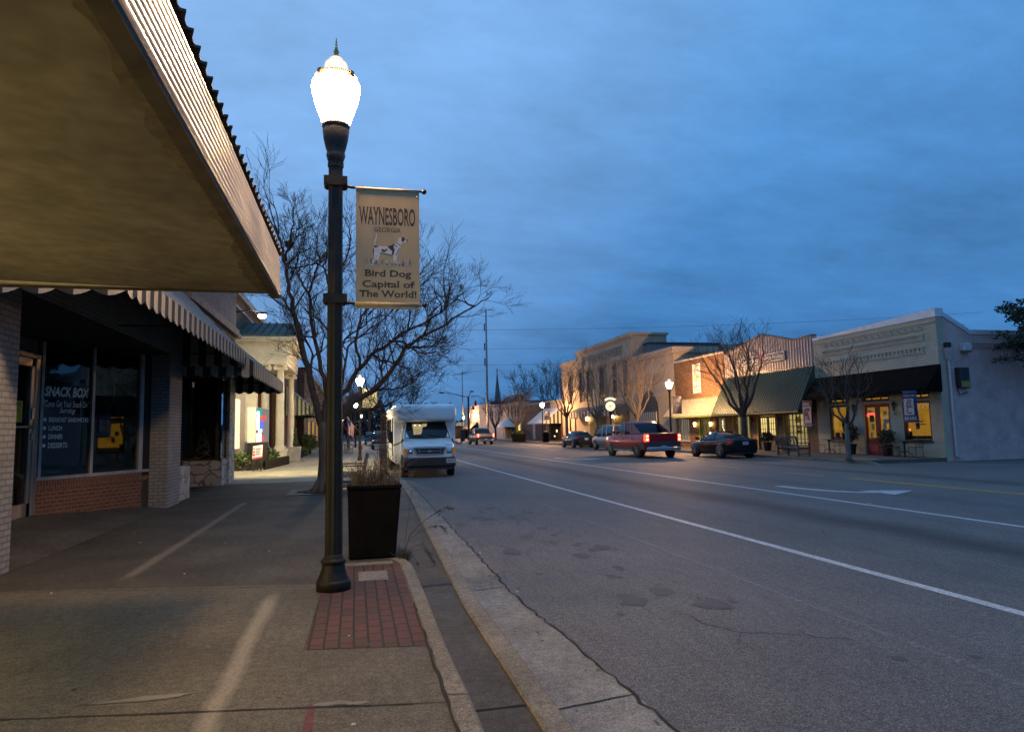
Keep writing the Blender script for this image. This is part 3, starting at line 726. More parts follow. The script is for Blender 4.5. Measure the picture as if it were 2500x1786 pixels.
for z in (2.10,1.94,1.78,1.615): g.face([wp(.135+.034*math.cos(2*PI*i/14), z+.036*math.sin(2*PI*i/14), -.010) for i in range(14)])
g.build('window_lettering', letw, w)
# door
dr = MB(); DX = -5.76
dr.box(DX-.05,DX+.03,13.2,13.32,.36,3.2); dr.box(DX-.05,DX+.03,14.02,14.14,.36,3.2); dr.box(DX-.05,DX+.03,13.2,14.14,3.05,3.2); dr.box(DX-.05,DX+.03,13.2,14.14,.36,.60)
do = dr.build('door', alu, t, bevel=.006)
g = MB(); g.box(DX-.012,DX-.004,13.32,14.02,.60,3.05); g.build('glass', sgl, do)
g = MB(); g.tube([(DX+.09,13.28,1.95),(DX+.09,14.16,1.97)], .022, 8); g.beam((DX+.02,14.08,1.96),(DX+.1,14.08,1.96),.05,.05); g.beam((DX+.02,13.28,1.95),(DX+.1,13.28,1.95),.05,.05); g.box(DX+.03,DX+.06,14.03,14.13,2.1,2.3); g.box(DX+.03,DX+.055,14.05,14.11,1.72,1.85); g.build('push_bar', alu, do)
g = MB(); g.box(DX-.08,DX+.05,14.15,14.33,.36,3.26); g.box(DX-.08,DX+.05,13.05,13.19,.36,3.26); g.box(DX-.08,DX+.05,13.05,14.33,3.21,3.30); g.build('door_frame', alu, t, bevel=.008)
# what hangs and stands in the shop window
o = MB(); zz0 = [.0]
def ring(g, c, a, b, rad, n=28, m=0): g.tube([wp(c[0]+a*math.cos(2*PI*i/n), c[1]+b*math.sin(2*PI*i/n), c[2]) for i in range(n+1)], rad, 6, m)
t2 = thing('oval_window_sign', 'dark oval sign with a thin pale neon tube hanging behind the cafe window', 'sign', tuple(wp(1.75,2.75,-.2)))
g = MB(); g.face([wp(1.72+.20*math.cos(2*PI*i/28), 2.78+.46*math.sin(2*PI*i/28), -.22) for i in range(28)]); ring(g, (1.72,2.78,-.21), .20, .46, .03); g.build('backing', dark, t2)
g = MB(); ring(g, (1.75,2.76,-.16), .135, .40, .010); g.build('neon_tube', P('neon_unlit', (.6,.58,.5), .3, var=0), t2)
g = MB(); g.tube([wp(1.72,3.24,-.2), wp(1.72,3.6,-.2)], .008, 5); g.build('hanger', dark, t2)
t2 = thing('diner_table', 'metal edged diner table just behind the cafe window', 'table', (-6.25,15.25,.34))
g = MB(); g.box(-6.75,-5.75,15.0,15.55,1.08,1.11); g.build('table_top', P('laminate', (.35,.33,.3), .3, var=.1), t2)
g = MB(); g.box(-6.76,-5.74,14.985,15.565,1.03,1.078); [g.box(-6.765,-5.735,14.98,15.57,z,z+.006) for z in (1.036,1.05,1.064)]; g.build('table_edge', chrome, t2)
g = MB(); g.lathe([(.2,.34),(.2,.37),(.05,.40),(.05,1.02)], (-6.25,15.27,0), 14); g.build('leg', chrome, t2)
def diner_chair(x, y, rz, lab):
    t3 = thing('diner_chair', lab, 'chair', (x,y,.34), rz)
    g = MB(); g.box(-.2,.2,-.2,.2,.44,.49); g.build('seat', P('chair_vinyl', (.16,.05,.04), .4), t3, True, bevel=.02)
    g = MB(); g.hexa([(-.19,.17,.60),(.19,.17,.60),(.19,.20,.60),(-.19,.20,.60),(-.17,.24,.93),(.17,.24,.93),(.17,.27,.93),(-.17,.27,.93)]); g.build('backrest', P('chair_vinyl', (.16,.05,.04)), t3, True, bevel=.015)
    for s in (-1,1):
        g = MB(); g.tube([(s*.18,-.18,.44),(s*.2,-.2,0)], .011, 6); g.build('leg', chrome, t3, True)
        g = MB(); g.tube([(s*.19,.27,.9),(s*.19,.2,.62),(s*.18,.15,.44),(s*.19,.22,0)], .011, 6); g.build('leg', chrome, t3, True)
diner_chair(-5.62,15.75,-1.2,'red diner chair beside the metal edged table, below the oval sign')
diner_chair(-6.7,14.7,2.6,'red diner chair on the door end of the metal edged table')
t2 = thing('paper_notice', 'yellow paper notice taped inside the cafe door', 'notice', (DX+.0,13.55,2.2))
g = MB(); g.box(DX+.0005,DX+.003,13.36,13.78,2.04,2.42); g.build('sheet', P('yellow_paper', (.62,.52,.06), .8, var=.1), t2)
g = MB(); put_text(g, 'NOTICE', (DX+.0045,13.40,2.335), (0,1,0), (0,0,1), .32, .05, 0, bold=.03); [g.box(DX+.0035,DX+.0042,13.42,13.42+l,z,z+.006) for z,l in ((2.29,.3),(2.26,.26),(2.23,.3),(2.2,.2),(2.16,.28),(2.13,.24),(2.1,.15))]; g.build('print', P('print_black', (.02,.02,.015), .8), t2)

# ---- striped fabric awnings
def sheet(mb, pts, m=0): mb.face(pts, m)
def valance(g, p0, p1, ztop0, ztop1, drop, period, m=0, nsc=6):
    """scalloped strip hanging from p0 to p1 (x,y)"""
    a = V(p0); b = V(p1); L_ = (b-a).length; n = max(2, round(L_/period)); 
    for i in range(n):
        for j in range(nsc):
            u0, u1 = (i + j/nsc)/n, (i + (j+1)/nsc)/n
            q = [a.lerp(b,u0), a.lerp(b,u1)]
            zt = [ztop0+(ztop1-ztop0)*u0, ztop0+(ztop1-ztop0)*u1]
            zb = [zt[k] - drop*(.80 + .20*math.sin(PI*(j+k)/nsc)) for k in (0,1)]
            g.face([(q[0].x,q[0].y,zb[0]),(q[1].x,q[1].y,zb[1]),(q[1].x,q[1].y,zt[1]),(q[0].x,q[0].y,zt[0])], m, True)
def awning(label, y0, y1, xw, zw, xf, zf, drop, mtop, mval, mside, period=.3, sides=True, sidetri=True, name='awning', group='awnings along the shop fronts'):
    t = thing(name, label, 'awning', ((xw+xf)/2,(y0+y1)/2,zf), 0, group)
    g = MB(); n = 10
    for i in range(n):
        ya, yb_ = y0+(y1-y0)*i/n, y0+(y1-y0)*(i+1)/n
        for k in range(4):
            def q(u): return (xw+(xf-xw)*u, zw+(zf-zw)*u - .05*abs(zw-zf)*math.sin(PI*u)*.35)
            (xa,za),(xb,zb) = q(k/4), q((k+1)/4)
            g.face([(xa,ya,za),(xb,ya,zb),(xb,yb_,zb),(xa,yb_,za)], 0, True)
    g.build('canopy', mtop, t)
    g = MB(); valance(g, (xf,y0), (xf,y1), zf, zf, drop, period); g.build('valance', mval, t)
    if sides:
        for yy in (y0, y1):
            g = MB()
            if sidetri: g.face([(xw,yy,zw),(xf,yy,zf),(xw,yy,zf)])
            valance(g, (xw,yy), (xf,yy), zf, zf, drop, period); g.build('end_panel', mside, t)
    g = MB(); s = 1 if xf > xw else -1
    g.tube([(xf-s*.03,y0,zf-.02),(xf-s*.03,y1,zf-.02)], .02, 6)
    for yy in (y0+.05, (y0+y1)/2, y1-.05):
        g.tube([(xf-s*.03,yy,zf-.02),(xw,yy,zf-.02)], .015, 5); g.tube([(xf-s*.03,yy,zf-.02),(xw,yy,zw-.06)], .015, 5)
    g.build('frame', dark, t)
    return t
wh, bk = (.30,.29,.25), (.012,.012,.012)
bw_y = STRIPE('awning_stripe_along', 'y', .36, wh, bk); bw_x = STRIPE('awning_stripe_across', 'x', .36, wh, bk)
awning('black and white striped awning over the cafe, nearer of two', 8.72, 17.8, -4.1, 5.25, -2.62, 3.74, .34, bw_y, bw_y, bw_x, .36)
bw_y2 = STRIPE('awning_stripe_along_b', 'y', .36, (.26,.275,.27), bk); 
awning('black and white striped awning over the stone fronted shop, before the columns', 17.95, 25.3, -4.1, 4.95, -2.47, 3.55, .40, bw_y2, bw_y2, bw_x, .36)

# ---- stone fronted shop
stone = None
def STONE():
    m, nt, out = nodes('flagstone_cladding'); L = nt.links
    b = N(nt, 'ShaderNodeBsdfPrincipled'); b.inputs['Roughness'].default_value = .85
    co = coords(nt)
    wn = N(nt, 'ShaderNodeTexNoise'); wn.inputs['Scale'].default_value = 3; L.new(co, wn.inputs['Vector'])
    sc = N(nt, 'ShaderNodeVectorMath', operation='SCALE'); sc.inputs['Scale'].default_value = .3; L.new(wn.outputs['Color'], sc.inputs[0])
    ad = N(nt, 'ShaderNodeVectorMath', operation='ADD'); L.new(co, ad.inputs[0]); L.new(sc.outputs[0], ad.inputs[1])
    v = N(nt, 'ShaderNodeTexVoronoi', feature='DISTANCE_TO_EDGE'); v.inputs['Scale'].default_value = 2.6; L.new(ad.outputs[0], v.inputs['Vector'])
    vc = N(nt, 'ShaderNodeTexVoronoi'); vc.inputs['Scale'].default_value = 2.6; L.new(ad.outputs[0], vc.inputs['Vector'])
    ms = N(nt, 'ShaderNodeSeparateXYZ'); L.new(vc.outputs['Color'], ms.inputs[0])
    col = ramp(nt, ms.outputs[0], [(0., (.36,.31,.24)), (.5, (.50,.46,.38)), (1., (.42,.39,.35))])
    e = ramp(nt, v.outputs['Distance'], [(.015, 0.), (.05, 1.)])
    L.new(mixc(nt, e, (.14,.115,.085), col), b.inputs['Base Color'])
    bn = N(nt, 'ShaderNodeBump'); bn.inputs['Strength'].default_value = .7; bn.inputs['Distance'].default_value = .03; L.new(e, bn.inputs['Height']); L.new(bn.outputs[0], b.inputs['Normal'])
    L.new(b.outputs[0], out.inputs[0]); return m
stone = STONE()
t = thing('stone_front_shop', 'shop with flagstone bulkheads and dark display windows under the second striped awning', 'building', (-4.7, 21.6, .15))
g = MB(); g.box(-6.2,-4.1,17.89,25.4,3.62,7.35); g.box(-6.2,-5.6,25.0,25.4,.15,3.62); g.build('wall', gbrick, t)
g = MB(); g.box(-4.1,-3.92,17.95,25.45,5.12,5.26); g.box(-4.1,-3.98,17.95,25.45,5.26,5.40); g.build('cornice', P('cornice_paint', (.15,.12,.10), .7, var=.3), t)
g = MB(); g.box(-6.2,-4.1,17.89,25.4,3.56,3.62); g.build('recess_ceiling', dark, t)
g = MB(); g.box(-4.62,-4.18,17.89,19.35,.15,.98); g.build('bulkhead', stone, t, bevel=.01)
g = MB(); g.box(-5.3,-4.12,23.35,24.3,.15,.95); g.build('bulkhead', stone, t, bevel=.01)
g = MB(); g.box(-4.42,-4.06,24.3,25.35,.15,3.62); g.build('pier', stone, t, bevel=.01)
g = MB(); g.box(-5.4,-5.3,17.9,25.0,.15,.95); g.build('recess_base', dark, t)
bz = P('bronze_frame', (.05,.04,.03), .4, .6)
g = MB(); g.box(-4.62,-4.55,17.9,19.35,.98,1.04); g.box(-4.62,-4.55,19.28,19.35,1.04,3.56); g.box(-4.62,-4.55,17.9,19.28,3.49,3.56); g.build('window_frame', bz, t)
g = MB(); g.box(-5.36,-5.26,17.9,18.0,.95,3.56); g.box(-5.36,-5.26,18.0,23.2,.95,1.0); g.box(-5.36,-5.26,20.5,20.58,1.0,3.56); g.box(-5.36,-5.26,23.2,23.36,.15,3.56); g.box(-5.26,-4.12,23.38,23.44,.95,1.02); g.box(-4.32,-4.24,23.36,23.44,1.02,3.56); g.box(-4.2,-4.14,23.44,24.3,.95,1.0); g.box(-4.2,-4.14,24.2,24.3,1.0,3.56)
w = g.build('window_frame', bz, t)
g = MB(); g.box(-5.315,-5.305,18.0,23.2,.95,3.56); g.build('pane', GLASS('shop_glass_clear', (.75,.78,.78), 2.0), w)
g = MB(); g.box(-5.26,-4.32,23.40,23.41,1.02,3.56); g.build('pane', GLASS('shop_glass_clear'), w)
g = MB(); g.box(-4.18,-4.17,23.44,24.2,1.02,3.56); g.build('pane', GLASS('shop_glass_clear'), w)
g = MB(); g.box(-9,-8.95,17.9,25,.15,3.6); g.box(-9,-5.4,25.0,25.05,.15,3.6); g.box(-5.3,-4.4,24.9,25,.95,3.6); g.build('interior_room', int_m, t)
t2 = thing('door_mat', 'dark rubber mat at the stone shop doorway', 'mat', (-4.45,21.9,.15))
g = MB(); g.box(-4.85,-4.2,21.4,22.7,.151,.165); g.build('rubber_sheet', P('rubber', (.02,.02,.02), .9), t2)
t2 = thing('wire_tree', 'small cone of looped pale light cord standing in the stone shop window', 'ornament', (-4.78,23.85,.95))
rg = random.Random(7); g = MB(); pts = []
for i in range(150):
    u = i/150; a = u*44; r_ = .26*(1-u)**.8 + .02; pts.append((-4.78 + r_*math.cos(a), 23.85 + r_*math.sin(a), .97 + .95*u + .05*math.sin(a*2.6)))
g.tube(pts, .012, 5); g.build('cord', P('cord_pale', (.55,.42,.24), .6, var=.2), t2)
g = MB(); g.lathe([(.12,.951),(.1,.97),(.015,1.0),(.008,1.9)], (-4.78,23.85,0), 8); g.build('stand', dark, t2)
# red door post strip beside the pier
g = MB(); g.box(-6.2,-4.35,25.42,25.5,.15,3.4); g.build('side_wall', P('oxblood_paint', (.16,.035,.03), .6, var=.2), D.objects['stone_front_shop'])

# ---- bank with the columned portico
lime = P('limestone', (.52,.48,.39), .75, var=.14, vs=2.5, fine=.08, fs=30); limed = P('limestone_weathered', (.40,.37,.31), .8, var=.3, vs=3)
copper = P('patina_copper', (.045,.070,.058), .75, .0, var=.55, vs=1.4, bump=.1)
t = thing('portico_bank', 'classical bank with ionic columns and green copper portico roof', 'building', (-5, 42, .15))
g = MB(); g.box(-14,-6.2,36.5,58,.15,9.15); g.build('wall', BRICK('bank_brick', (.30,.16,.075), (.22,.12,.06), (.25,.2,.14)), t)
g = MB(); g.box(-14,-6.0,36.4,58.1,9.15,9.5); g.box(-14,-6.1,36.45,58.05,8.5,8.62); g.build('parapet', lime, t)
g = MB()
PX0, PX1, PY0, PY1 = -6.2, -3.60, 38.4, 45.6
for (x,y) in ((-3.95,38.85),(-4.72,38.85),(-3.95,45.1),(-5.9,38.85)): g.box(x-.36,x+.36,y-.36,y+.36,.15,.80); g.box(x-.40,x+.40,y-.40,y+.40,.80,.92)
g.box(-6.2,-3.9,38.6,45.3,.15,.42); g.build('plinth', lime, t, bevel=.015)
def column(x, y):
    g = MB(); g.lathe([(.30,.92),(.30,.98),(.27,1.0),(.29,1.04),(.28,1.08),(.235,1.10),(.222,1.2),(.22,2.5),(.205,4.0),(.185,5.15),(.20,5.17),(.20,5.20)], (x,y,0), 24); c = g.build('column', lime, t)
    g = MB(); g.box(x-.29,x+.29,y-.25,y+.25,5.40,5.47); g.box(x-.24,x+.24,y-.24,y+.24,5.20,5.34)
    for s in (-1,1):
        g.lathe([(.115,-.25),(.125,-.24),(.10,0),(.125,.24),(.115,.25)], (x+s*.235,y,5.29), 16, axis='y'); g.lathe([(.05,-.27),(.05,.27)], (x+s*.235,y,5.29), 10, axis='y')
    g.build('capital', lime, c, bevel=.0)
for p in ((-3.95,38.85),(-4.72,38.85),(-3.95,45.1),(-5.9,38.85)): column(*p)
g = MB()
for z0,z1,o in ((5.47,5.72,0),(5.72,5.95,.03),(5.95,6.0,.08),(6.0,6.45,.02),(6.45,6.52,.10),(6.66,6.78,.30),(6.78,6.92,.42)): g.box(PX0,PX1+o,PY0-o,PY1+o,z0,z1)
for i in range(26): g.box(PX0+.05+i*.105, PX0+.10+i*.105, PY0-.24, PY0-.10, 6.52, 6.66)
for i in range(70): g.box(PX1+.10, PX1+.24, PY0+.05+i*.104, PY0+.10+i*.104, 6.52, 6.66)
g.box(PX0,PX1+.10,PY0-.10,PY1+.10,6.52,6.66)
g.build('entablature', lime, t)
g = MB(); yc = (PY0+PY1)/2; zr = 8.15
g.prism([(PY0-.42,6.92),(PY1+.42,6.92),(yc,zr)], 'x', PX0, PX1+.12, 0); g.build('pediment', limed, t)
for s in (-1,1):
    ye = PY0-.46 if s < 0 else PY1+.46
    g = MB(); g.hexa([(PX0,ye,6.925),(PX1+.46,ye,6.925),(PX1+.46,yc,zr+.03),(PX0,yc,zr+.03),(PX0,ye,6.985),(PX1+.46,ye,6.985),(PX1+.46,yc,zr+.09),(PX0,yc,zr+.09)])
    for i in range(8):
        x = PX0+.1+i*.40; g.beam((x,ye+.01,7.02),(x,yc,zr+.125),.04,.10)
    g.build('roof', copper, t)
g = MB(); g.box(-6.21,-6.14,51.6,54.6,2.9,5.6); w = g.build('window', lime, t); g = MB(); g.box(-6.14,-6.12,51.8,54.4,3.1,5.4); g.build('pane', P('pane_sky_reflection', (.03,.16,.35), .3, var=.1), w)  # blue of the pane is the sky reflection put into its colour
g = MB(); g.box(-6.3,-4.9,36.9,37.3,.15,5.2); g.build('corner_pier', lime, t)
g = MB(); g.box(-6.2,-5.35,30.0,36.3,.15,4.6); g.build('side_wing', P('wing_stone', (.42,.38,.30), .8, var=.2), t)
g = MB(); g.box(-5.35,-5.33,33.2,34.6,1.1,3.4); g.build('shop_window', E('window_warm_small', (1.,.78,.45), 1.6, .3), t)
# floodlight on an arm at the end of the stone shop, aimed at the portico
t2 = thing('floodlight', 'lit floodlight on an arm above the copper portico roof', 'floodlight', (-3.43,27.0,6.2))
g = MB(); g.tube([(-4.1,25.35,6.05),(-3.75,26.2,6.3),(-3.43,26.95,6.32)], .025, 6); g.box(-3.62,-3.26,26.84,27.14,6.25,6.33); g.build('housing', iron, t2)
g = MB(); g.lathe([(.05,6.25),(.13,6.235),(.15,6.19),(.11,6.13),(.03,6.10)], (-3.43,27.0,0), 12); g.build('lens', E('flood_glow', (1.,.95,.75), 40), t2)
l = D.lights.new('flood_beam', 'SPOT'); l.energy = 5600; l.color = (1.,.80,.42); l.spot_size = R(120); l.spot_blend = .8; l.shadow_soft_size = .15
lo = D.objects.new('flood_beam', l); COL.objects.link(lo); lo.location = (-3.43,27.12,6.0); lo.rotation_euler = (V((-2.6,33.5,0.))-V(lo.location)).to_track_quat('-Z','Y').to_euler()
# lit pylon sign
t2 = thing('pylon_sign', 'white lit pylon sign on a black base in front of the columned bank', 'sign', (-4.45,33.8,.15))
sa = V((-4.40,33.0,0)); sd = V((.12,.99,0)).normalized(); sn = V((.99,-.12,0)).normalized()
def sbox(g, t0,t1,o0,o1,z0,z1,m=0):
    q = [sa+sd*t0+sn*o0, sa+sd*t1+sn*o0, sa+sd*t1+sn*o1, sa+sd*t0+sn*o1]
    g.hexa([p+UZ*z0 for p in q]+[p+UZ*z1 for p in q], m)
g = MB(); sbox(g,0,2.4,-.38,0,1.37,2.98); g.build('cabinet', P('sign_cabinet', (.52,.50,.50), .5, var=.06), t2, bevel=.01)
g = MB(); sbox(g,.05,2.35,-.36,-.03,.15,1.37); g.build('base', dark, t2)
g = MB()
def sq(t0,t1,z0,z1,m,o=.012): g.face([sa+sd*t0+sn*o+UZ*z0, sa+sd*t1+sn*o+UZ*z0, sa+sd*t1+sn*o+UZ*z1, sa+sd*t0+sn*o+UZ*z1], m)
sq(.03,2.36,1.40,2.96,5,.006)
sq(.05,1.0,2.5,2.9,0,.010); sq(.1,.55,1.95,2.8,1,.014); sq(.5,1.3,1.95,2.4,2,.012); sq(.4,1.05,1.85,1.98,1,.016)
for i in range(4): sq(.75+i*.28,.95+i*.28,2.35+.02*i,2.62+.03*(i%2),3,.018)
sq(.02,.95,1.40,1.80,4,.020); sq(1.1,1.45,1.45,1.68,3,.018)
g.build('sign_face', [E('sign_teal', (.02,.55,.45), .9), E('sign_white', (.85,.95,1.), 3.0), E('sign_blue', (.12,.2,.9), 1.2), E('sign_red', (1.,.10,.11), 1.1), E('sign_warm', (1.,.80,.66), 2.2), E('sign_pale', (.75,.68,.64), .33)], t2)
# yard sign
t2 = thing('yard_sign', 'small white yard sign with red hearts by the low picket fence', 'sign', (-4.1,31.5,.15))
g = MB(); g.hexa([(-4.31,31.4,.66),(-3.92,31.5,.72),(-3.92,31.51,.72),(-4.31,31.41,.66),(-4.28,31.4,1.24),(-3.90,31.5,1.30),(-3.90,31.51,1.30),(-4.28,31.41,1.24)]); g.build('panel', P('sign_board_white', (.66,.62,.64), .6, var=.05), t2)
g = MB()
for i, z in enumerate((1.13,1.0,.87)): 
    s = .035+.008*i; g.face([(-4.24+dx*s,31.385,z+dz*s) for dx,dz in ((0,-1.3),(1,.1),(.9,.8),(.4,.95),(0,.5),(-.4,.95),(-.9,.8),(-1,.1))], 0)
g.face([(-4.30,31.388,.67),(-3.93,31.482,.73),(-3.925,31.482,.80),(-4.30,31.388,.74)], 0)
for i,(x1,z) in enumerate(((-3.96,1.12),(-4.0,1.0),(-3.98,.9))): g.face([(-4.17,31.40,z-.03),(x1,31.46,z),(x1,31.46,z+.05),(-4.17,31.40,z+.03)], 1)
g.build('print', [P('heart_red', (.35,.02,.05), .6), P('print_grey', (.22,.22,.3), .6)], t2)
g = MB(); g.tube([(-4.25,31.42,.15),(-4.25,31.42,.7)], .008, 5); g.tube([(-3.97,31.52,.15),(-3.97,31.52,.75)], .008, 5); g.build('stake', iron, t2)
# low fences
def picket(label, pts, h):
    t3 = thing('picket_fence', label, 'fence', (pts[0][0],pts[0][1],.15), 0, 'low black fences round the bank beds')
    g = MB(); g2 = MB()
    for a, b in zip(pts[:-1], pts[1:]):
        a = V((a[0],a[1],.15)); b = V((b[0],b[1],.15)); n = int((b-a).length/.13)
        for i in range(n+1):
            p = a.lerp(b, i/n); g.box(p.x-.035,p.x+.035,p.y-.012,p.y+.012,.15,.15+h*(1 if i % 2 else .93))
        g2.beam(a+UZ*h*.25, b+UZ*h*.25, .03, .05); g2.beam(a+UZ*h*.85, b+UZ*h*.85, .03, .05)
    g.build('pickets', dark, t3); g2.build('rail', iron, t3)
picket('low black picket fence round the bed of the pylon sign', [(-5.3,32.5),(-3.98,32.7),(-3.42,38.2)], .45)
picket('low black picket fence beyond the columned bank', [(-3.5,47.2),(-3.45,57.5)], .42)
leafm = [P('leaf_dark', (.045,.075,.02), .6, var=.3), P('leaf_mid', (.08,.12,.03), .6, var=.3), P('leaf_light', (.13,.17,.05), .6, var=.3)]
def leaf_clump(g, c, rx, ry, rz, n, s, rg, lo=0.):
    for i in range(n):
        u = V((rg.gauss(0,1), rg.gauss(0,1), rg.gauss(0,1))).normalized()*rg.uniform(.45,1.05)
        if u.z < -lo-.6: continue
        p = V((c[0]+u.x*rx, c[1]+u.y*ry, c[2]+u.z*rz)); a = V((rg.uniform(-1,1),rg.uniform(-1,1),rg.uniform(-.4,1))).normalized(); b = a.cross(V((rg.uniform(-1,1),rg.uniform(-1,1),rg.uniform(-1,1)))).normalized()
        l = s*rg.uniform(.6,1.4); w_ = l*.4
        g.face([p-b*w_*.2, p+a*l*.5+b*w_, p+a*l, p+a*l*.5-b*w_], rg.choice((0,0,1,1,2)))
def shrub(label, x, y, z, r, h, n=500, s=.12, seed=0, name='shrub', group='shrubs along the building fronts'):
    t3 = thing(name, label, 'shrub', (x,y,z), 0, group); rg = random.Random(seed)
    g = MB(); leaf_clump(g, (x,y,z+h*.55), r, r, h*.5, n, s, rg)
    for i in range(5): leaf_clump(g, (x+rg.uniform(-.7,.7)*r, y+rg.uniform(-.7,.7)*r, z+h*rg.uniform(.45,.95)), r*.4, r*.4, h*.22, n//8, s, rg)
    g.build('foliage', leafm, t3)
    g = MB()
    for i in range(5): g.tube([(x,y,z),(x+rg.uniform(-.3,.3)*r,y+rg.uniform(-.3,.3)*r,z+h*.6)], .015, 4)
    g.build('stem', P('shrub_stem', (.06,.04,.03), .9), t3)
    return t3
shrub('bushy green shrub at the near end of the picket fence bed', -5.0, 33.2, .15, .55, .75, 900, .13, 1)
shrub('leafy green shrub between the pylon sign and the column plinth', -4.35, 36.8, .15, .55, .85, 900, .13, 2)
shrub('low green shrub beside the fence beyond the columned bank', -3.75, 50.5, .15, .6, .6, 600, .14, 3)
shrub('dark rounded shrub against the brown brick wall past the bank', -3.4, 55.0, .15, .8, 1.3, 900, .15, 4)
t2 = thing('potted_cypress', 'narrow clipped cypress in a square stone pot beside the columns', 'potted plant', (-3.35,41.6,.15))
g = MB(); g.hexa([(-3.65,41.35,.15),(-3.1,41.35,.15),(-3.1,41.9,.15),(-3.65,41.9,.15),(-3.70,41.3,1.0),(-3.05,41.3,1.0),(-3.05,41.95,1.0),(-3.70,41.95,1.0)]); g.build('pot', P('pot_stone', (.26,.25,.25), .8), t2, bevel=.02)
g = MB(); rg = random.Random(4)
for i in range(16):
    u = i/15; leaf_clump(g, (-3.375,41.62,1.0+u*1.0), .17*(1-u*.75)*(.5+min(.5,u*3)), .17*(1-u*.75), .1, 60, .07, rg)
g.build('foliage', [P('cypress_a', (.03,.05,.02), .7), P('cypress_b', (.045,.07,.025), .7), P('cypress_c', (.06,.09,.03), .7)], t2)
# ---- brown brick building further on, with its striped awning
t = thing('brown_brick_building', 'long dark brown brick building beyond the columned bank', 'building', (-6, 80, .15))
g = MB(); g.box(-14,-4.05,58.2,117,.15,6.9); g.box(-14,-4.6,46.2,58.2,.15,6.4); g.build('wall', dbrick, t)
g = MB(); g.box(-14,-3.95,58.1,117.1,6.9,7.15); g.build('parapet', dark, t)
for y in (62,68,75,83,92): 
    g = MB(); g.box(-4.06,-4.0,y,y+3,.9,2.9); w = g.build('shop_window', dark, t); g = MB(); g.box(-4.0,-3.99,y+.1,y+2.9,1.0,2.8); g.build('pane', E('window_amber', (1.,.6,.2), .35, .4), w)
gs_y = STRIPE('green_stripe_along', 'y', .5, (.55,.53,.40), (.05,.085,.05)); gs_x = STRIPE('green_stripe_across', 'x', .26, (.55,.53,.40), (.05,.085,.05))
awning('cream and green striped awning just beyond the columned bank', 48.0, 57.5, -4.6, 5.0, -2.55, 3.25, .3, gs_y, gs_y, gs_x, .3)
# ------------------------------------------------------------------ trees
bark = P('bark_grey', (.105,.080,.060), .9, var=.4, vs=6, fine=.3, fs=30, bump=.6, bs=50, stretch=(1,1,.3))
twig_m = P('twig_bark', (.062,.045,.036), .9, var=.3, vs=8)
bark_p = P('bark_pale', (.115,.088,.068), .85, var=.35, vs=5, bump=.4, bs=40)
def grow(g, p, d, L_, r, depth, rg, upb=.25, spread=.6, minr=.0035, gravity=0.):
    n = 4 if depth > 1 else 3
    pts = [p.copy()]; dd = d.copy(); q = p.copy()
    for i in range(n):
        dd = (dd + V((rg.gauss(0,.16), rg.gauss(0,.16), rg.gauss(0,.12) + upb*.16))).normalized()
        q = q + dd*(L_/n); pts.append(q.copy())
    r1 = max(minr, r*.45); rad = [r + (r1-r)*i/n for i in range(n+1)]
    g.tube(pts, rad, 5 if r > .03 else (4 if r > .012 else 3), 0, False)
    if depth <= 0: return
    k = rg.choice((3,3,4,4)) if depth > 1 else rg.choice((2,3,4))
    for i in range(k):
        u = rg.uniform(.25, 1.0) if i else 1.0
        j = min(n-1, int(u*n)); pp = pts[j].lerp(pts[j+1], u*n-j) if j < n else pts[n]
        dj = (pts[j+1]-pts[j]).normalized()
        ax = V((rg.gauss(0,1),rg.gauss(0,1),rg.gauss(0,1))); ax = (ax - dj*ax.dot(dj)).normalized()
        nd = (dj + ax*rg.uniform(.35,1.)*spread*1.3).normalized()
        grow(g, pp, nd, L_*rg.uniform(.55,.85), max(minr, rad[j]*.62), depth-1, rg, upb, spread, minr)
def limb(g, pts, r0_, r1, rg, twigs, tl, depth, up=.3, start=.25, upward=.35, minr=.0035):
    """a main limb along given points, with side branches"""
    k = len(pts); dens = []
    for a, b in zip(pts[:-1], pts[1:]):
        for i in range(3): dens.append(a.lerp(b, i/3) + V((rg.gauss(0,.018),rg.gauss(0,.03),rg.gauss(0,.018))))
    dens.append(pts[-1]); m = len(dens)
    rad = [r0_ + (r1-r0_)*(i/(m-1))**.8 for i in range(m)]
    g.tube(dens, rad, 7 if r0_ > .06 else 5, 0, False)
    for i in range(twigs):
        u = start + (1-start)*(i+rg.random())/twigs; f = u*(m-1); j = min(m-2, int(f)); p = dens[j].lerp(dens[j+1], f-j)
        dj = (dens[j+1]-dens[j]).normalized(); ax = V((rg.gauss(0,1),rg.gauss(0,1),rg.gauss(0,1))); ax = (ax - dj*ax.dot(dj)).normalized()
        nd = (dj*.8 + ax*rg.uniform(.5,1.1) + V((0,0,upward*rg.random()))).normalized()
        grow(g, p, nd, tl*rg.uniform(.5,1.15)*(1.15-.5*u), min(.022, rad[j]*.55), depth, rg, up, .6, minr)
